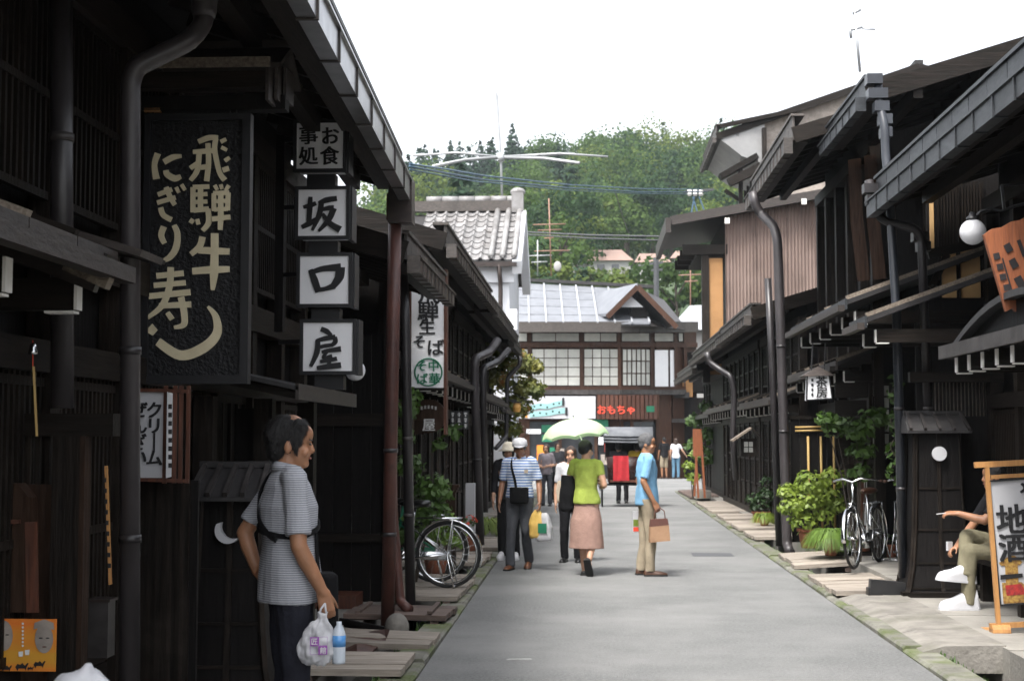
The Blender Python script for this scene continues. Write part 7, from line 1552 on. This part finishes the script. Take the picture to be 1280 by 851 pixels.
# ------------------------------------------------------------------ bicycles
def bicycle(label, loc, rz, frame_m='chrome', basket=False, saddle='leather_dark', lean=0.0, steer=0.0, rack=True, bar='chrome'):
    t = thing('bicycle', label, 'bicycle', loc, rz, 'parked bicycles'); t.rotation_euler = (0, lean, rz); Rw = .335
    B = lambda nm, q, m, par=None: q.build(nm, m, par or t, True, True)
    for nm, cy in (('wheel', -.54), ('wheel', .54)):
        w = B(nm, MB().torus((0, cy, Rw), Rw - .012, .017, 'x', 40, 8), 'rubber'); B('rim', MB().torus((0, cy, Rw), Rw - .036, .011, 'x', 36, 6), 'chrome', w)
        q = MB()
        for k in range(18): a = 2 * math.pi * k / 18; q.tube([(.03 * (-1) ** k, cy, Rw), (0, cy + (Rw - .04) * math.cos(a), Rw + (Rw - .04) * math.sin(a))], .0016, 4)
        q.tube([(-.05, cy, Rw), (.05, cy, Rw)], .018, 10); B('spokes', q, 'chrome', w)
        q = MB(); n = 18; a0, a1 = (R(10), R(200)) if cy < 0 else (R(-5), R(130)); rings = []
        for i in range(n):
            a = a0 + (a1 - a0) * i / (n - 1); 
            rings.append([Vector((x, cy + (Rw + .018 + dz) * math.cos(a), Rw + (Rw + .018 + dz) * math.sin(a))) for x, dz in ((-.028, -.012), (-.02, .004), (.02, .004), (.028, -.012), (.02, .0), (-.02, .0))])
        B('mudguard', q.rings(rings), 'chrome')
    tb = lambda nm, pts, r, m=None: B(nm, MB().tube(pts, r, 8), m or frame_m)
    tb('frame_tube', [(0, .40, .72), (0, -.05, .32), ], .019); tb('frame_tube', [(0, .42, .62), (0, -.02, .34)], .014); tb('seat_tube', [(0, -.05, .28), (0, -.17, .62), (0, -.20, .82)], .016)
    for e in (-.055, .055): tb('chain_stay', [(e, -.54, Rw), (e * .5, -.05, .28)], .010); tb('seat_stay', [(e, -.54, Rw), (e * .4, -.16, .60)], .008); tb('fork', [(e, .54, Rw), (e, .48, .52), (e * .5, .44, .68)], .011)
    tb('head_tube', [(0, .445, .64), (0, .40, .84), (0, .38, .95)], .018)
    tb('handlebar', [(-.27, .20, .96), (-.24, .30, .98), (-.10, .40, 1.0), (0, .39, .96), (.10, .40, 1.0), (.24, .30, .98), (.27, .20, .96)], .011, bar)
    for e in (-1, 1): tb('grip', [(e * .272, .22, .962), (e * .28, .10, .955)], .016, 'leather_dark')
    q = MB(); q.rings([[Vector((w * math.cos(a), y, .845 + h * math.sin(a))) for a in np.linspace(0, 2 * math.pi, 12, endpoint=False)] for y, w, h in ((-.36, .03, .02), (-.34, .09, .035), (-.26, .10, .04), (-.16, .06, .035), (-.06, .03, .025), (-.03, .012, .015))]); B('saddle', q, saddle)
    B('crank', MB().tube([(-.02, -.05, .28), (.04, -.05, .28)], .09, 20).tube([(.06, -.05, .28), (.06, .05, .16)], .01, 6).tube([(-.06, -.05, .28), (-.06, -.15, .40)], .01, 6), 'chrome')
    for e, y, z in ((.11, .05, .16), (-.11, -.15, .40)): B('pedal', MB().b(e - .045, e + .045, y - .03, y + .03, z - .012, z + .012), 'rubber')
    B('chain_guard', MB().b(.045, .055, -.55, .05, .27, .36), frame_m)
    if rack:
        q = MB()
        for e in (-.06, 0, .06): q.tube([(e, -.22, .70), (e, -.68, .70)], .006, 6)
        for y in (-.25, -.45, -.66): q.tube([(-.06, y, .70), (.06, y, .70)], .006, 6)
        for e in (-.06, .06): q.tube([(e, -.60, .70), (e, -.54, Rw)], .006, 6)
        B('carrier', q, 'chrome')
    q = MB()
    for e in (-.07, .07): q.tube([(e, -.54, Rw), (e * 1.5, -.62, .02)], .008, 6)
    q.tube([(-.105, -.62, .02), (.105, -.62, .02)], .008, 6); B('stand', q, 'chrome')
    B('lamp', MB().lathe([(.02, -.03), (.035, 0), (.035, .03)], (0, .50, .70), 12), 'chrome')
    if basket:
        q = MB(); 
        for z, k in ((.72, .82), (.78, .88), (.84, .94), (.90, 1.0)):
            q.tube([(-.18 * k, .42, z), (.18 * k, .42, z), (.18 * k, .42 + .27 * k, z), (-.18 * k, .42 + .27 * k, z)], .004, 5, closed=True)
        for i in range(8):
            x = -.16 + .32 * i / 7; q.tube([(x * .82, .42 + .22, .72), (x, .42 + .27, .90)], .003, 4); q.tube([(x * .82, .425, .72), (x, .42, .90)], .003, 4); q.tube([(x * .82, .425, .72), (x * .82, .64, .72)], .003, 4)
        B('basket', q, 'black_metal')
    return t
g = G(540, 746, .095)
bicycle('silver bicycle with big rear wheel at the left gutter, nearer the road', (W(556, 740, 14.75).x - .50, 14.75, .095), R(84), 'chrome', saddle='leather_black')
bicycle('teal framed bicycle standing behind the silver one on the left', (W(528, 740, 15.25).x - .40, 15.2, .095), R(95), 'ink_green', saddle='leather_black')
c = G(1105, 714, .15)
bicycle('silver bicycle parked facing away beside the wooden frame on the right', (c.x - .03, 16.9, .15), R(154), 'chrome', lean=R(3), saddle='leather_dark')
bicycle('second silver bicycle behind the blue-black downpipe on the right', (c.x + .38, 16.75, .15), R(176), 'chrome', lean=R(-2), saddle='leather_dark', basket=True)
c = W(62, 900, 5.05)
bk = bicycle('dark bicycle with a basket at the bottom left corner', (-1.15, 2.74, .06), R(4), 'black_metal', basket=True, rack=False, bar='black_metal')
t = thing('shopping_bag', 'white plastic bag lying in the basket at the bottom left', 'bag', (-1.16, 3.34, .955)); q = MB(); q.sph((0, 0, .02), (.14, .12, .055), 18, 10).sph((-.03, .02, .06), (.07, .06, .05), 14, 8).sph((.06, -.02, .04), (.07, .06, .04), 14, 8); capsule(q, (-.02, 0, .08), .03, (-.01, 0, .115), .012, 10); blob('bag_body', q, .008, 'plastic_white', t, 2, .012, 18)
# ------------------------------------------------------------------ rickshaw
g = G(786, 634); t = thing('rickshaw', 'black rickshaw with grey folded hood and red cloth seen from behind', 'rickshaw', (g.x, g.y + .4, 0)); Yr_ = g.y + .4
B = lambda nm, q, m: q.build(nm, m, t, True, True)
for e in (-1, 1):
    w = MB().torus((e * .62, 0, .52), .50, .022, 'x', 36, 8).build('wheel', 'rubber', t, True, True); q = MB()
    for k in range(14): a = 2 * math.pi * k / 14; q.tube([(e * .62, 0, .52), (e * .62, .49 * math.cos(a), .52 + .49 * math.sin(a))], .006, 4)
    q.tube([(e * .56, 0, .52), (e * .68, 0, .52)], .05, 12).build('spokes', 'chrome', w, True, True)
B('axle', MB().tube([(-.6, 0, .52), (.6, 0, .52)], .025, 8), 'black_metal')
bd = MB(); bd.prism([(-.46, .55), (.46, .55), (.52, 1.18), (-.52, 1.18)], 'y', -.30, -.24).prism([(-.30, .55), (.75, .55), (.75, .62), (-.30, .62)], 'x', -.46, .46); B('body', bd, 'lacquer')
for e in (-1, 1): B('side_panel', MB().prism([(-.28, .58), (.5, .58), (.4, .95), (-.28, 1.15)], 'x', e * .47 - .015, e * .47 + .015), 'lacquer'); B('shaft', MB().tube([(e * .42, .3, .55), (e * .36, 1.4, .8), (e * .33, 2.3, 1.0)], .022, 8), 'lacquer')
piece('red_trim', t, -.44, .44, -.315, -.302, .58, .64, 'red_brown_wood', local=True)
hr = []
for i, a in enumerate(np.linspace(R(-20), R(105), 7)): hr.append((-.30 + .95 * (1 - math.cos(a)) * .6, 1.55 + .42 * math.sin(a)))
hood_ = MB(); 
prof = [(-.34, 1.50), (-.33, 1.66), (-.22, 1.80), (.0, 1.88), (.35, 1.88), (.62, 1.80), (.62, 1.75), (.35, 1.82), (.0, 1.82), (-.18, 1.74), (-.27, 1.62), (-.28, 1.50)]
hood_.prism(prof, 'x', -.58, .58); B('hood', hood_, 'hood_grey')
for e in (-1, 1): B('hood_side', MB().prism([(-.30, 1.5), (-.28, 1.66), (0, 1.84), (.35, 1.84), (.6, 1.77), (.5, 1.5)], 'x', e * .56 - .01, e * .56 + .01), 'black_fabric')
for k in range(3): B('hood_fold', MB().tube([(-.58, -.345, 1.53 + .07 * k), (0, -.355, 1.515 + .07 * k), (.58, -.345, 1.53 + .07 * k)], .018, 8), 'hood_grey')
for e in (-.54, .54): B('hood_stay', MB().tube([(e, -.28, 1.1), (e, -.28, 1.55)], .012, 6), 'black_metal')
B('hood_back', MB().b(-.54, .54, .45, .47, 1.15, 1.8), 'black_fabric')
q = MB(); vs2, fs2 = [], []
for i in range(9):
    for j in range(6): x = -.36 + .36 * i / 8; z = 1.20 - .58 * j / 5; vs2.append((x + .03 * j / 5 * math.sin(i * 1.1), -.335 - .022 * math.sin(i * 1.5 + j * .3), z))
for i in range(8):
    for j in range(5): fs2.append((i * 6 + j, i * 6 + j + 1, i * 6 + j + 7, i * 6 + j + 6))
cl = thing('red_cloth', 'red cloth hanging over the back of the rickshaw', 'cloth', t.location); q.add(vs2, fs2).build('cloth', 'red_cloth', cl, True, True)
for k, (px, lab, tp) in enumerate(((772, 'passenger in dark clothes in the left seat of the rickshaw', 'shirt_charcoal'), (790, 'passenger in yellow top in the right seat of the rickshaw', 'shirt_yellow'))):
    x = -.22 + .44 * k; person(lab, (g.x + x, Yr_ + .05, .62), R(0), 1.6, tp, 'trousers_black', 'skin_fair', 'bob', 'hair_black', 'leather_black', .9, zoff=-.72, voxel=.018, female=True, legs={'R': dict(hip=(.09, .02, .18), knee=(.10, .42, .24), ank=(.10, .46, -.02)), 'L': dict(hip=(-.09, .02, .18), knee=(-.10, .42, .24), ank=(-.10, .46, -.02))})
g2 = G(786, 632); person('rickshaw puller in dark clothes seen between the wheels', (g.x - .1, Yr_ + 1.75, 0), R(0), 1.62, 'shirt_black', 'trousers_black', 'skin_tan', 'short', 'hair_black', 'leather_black', .9, voxel=.018)

bpy.data.scenes.remove(_tmp)
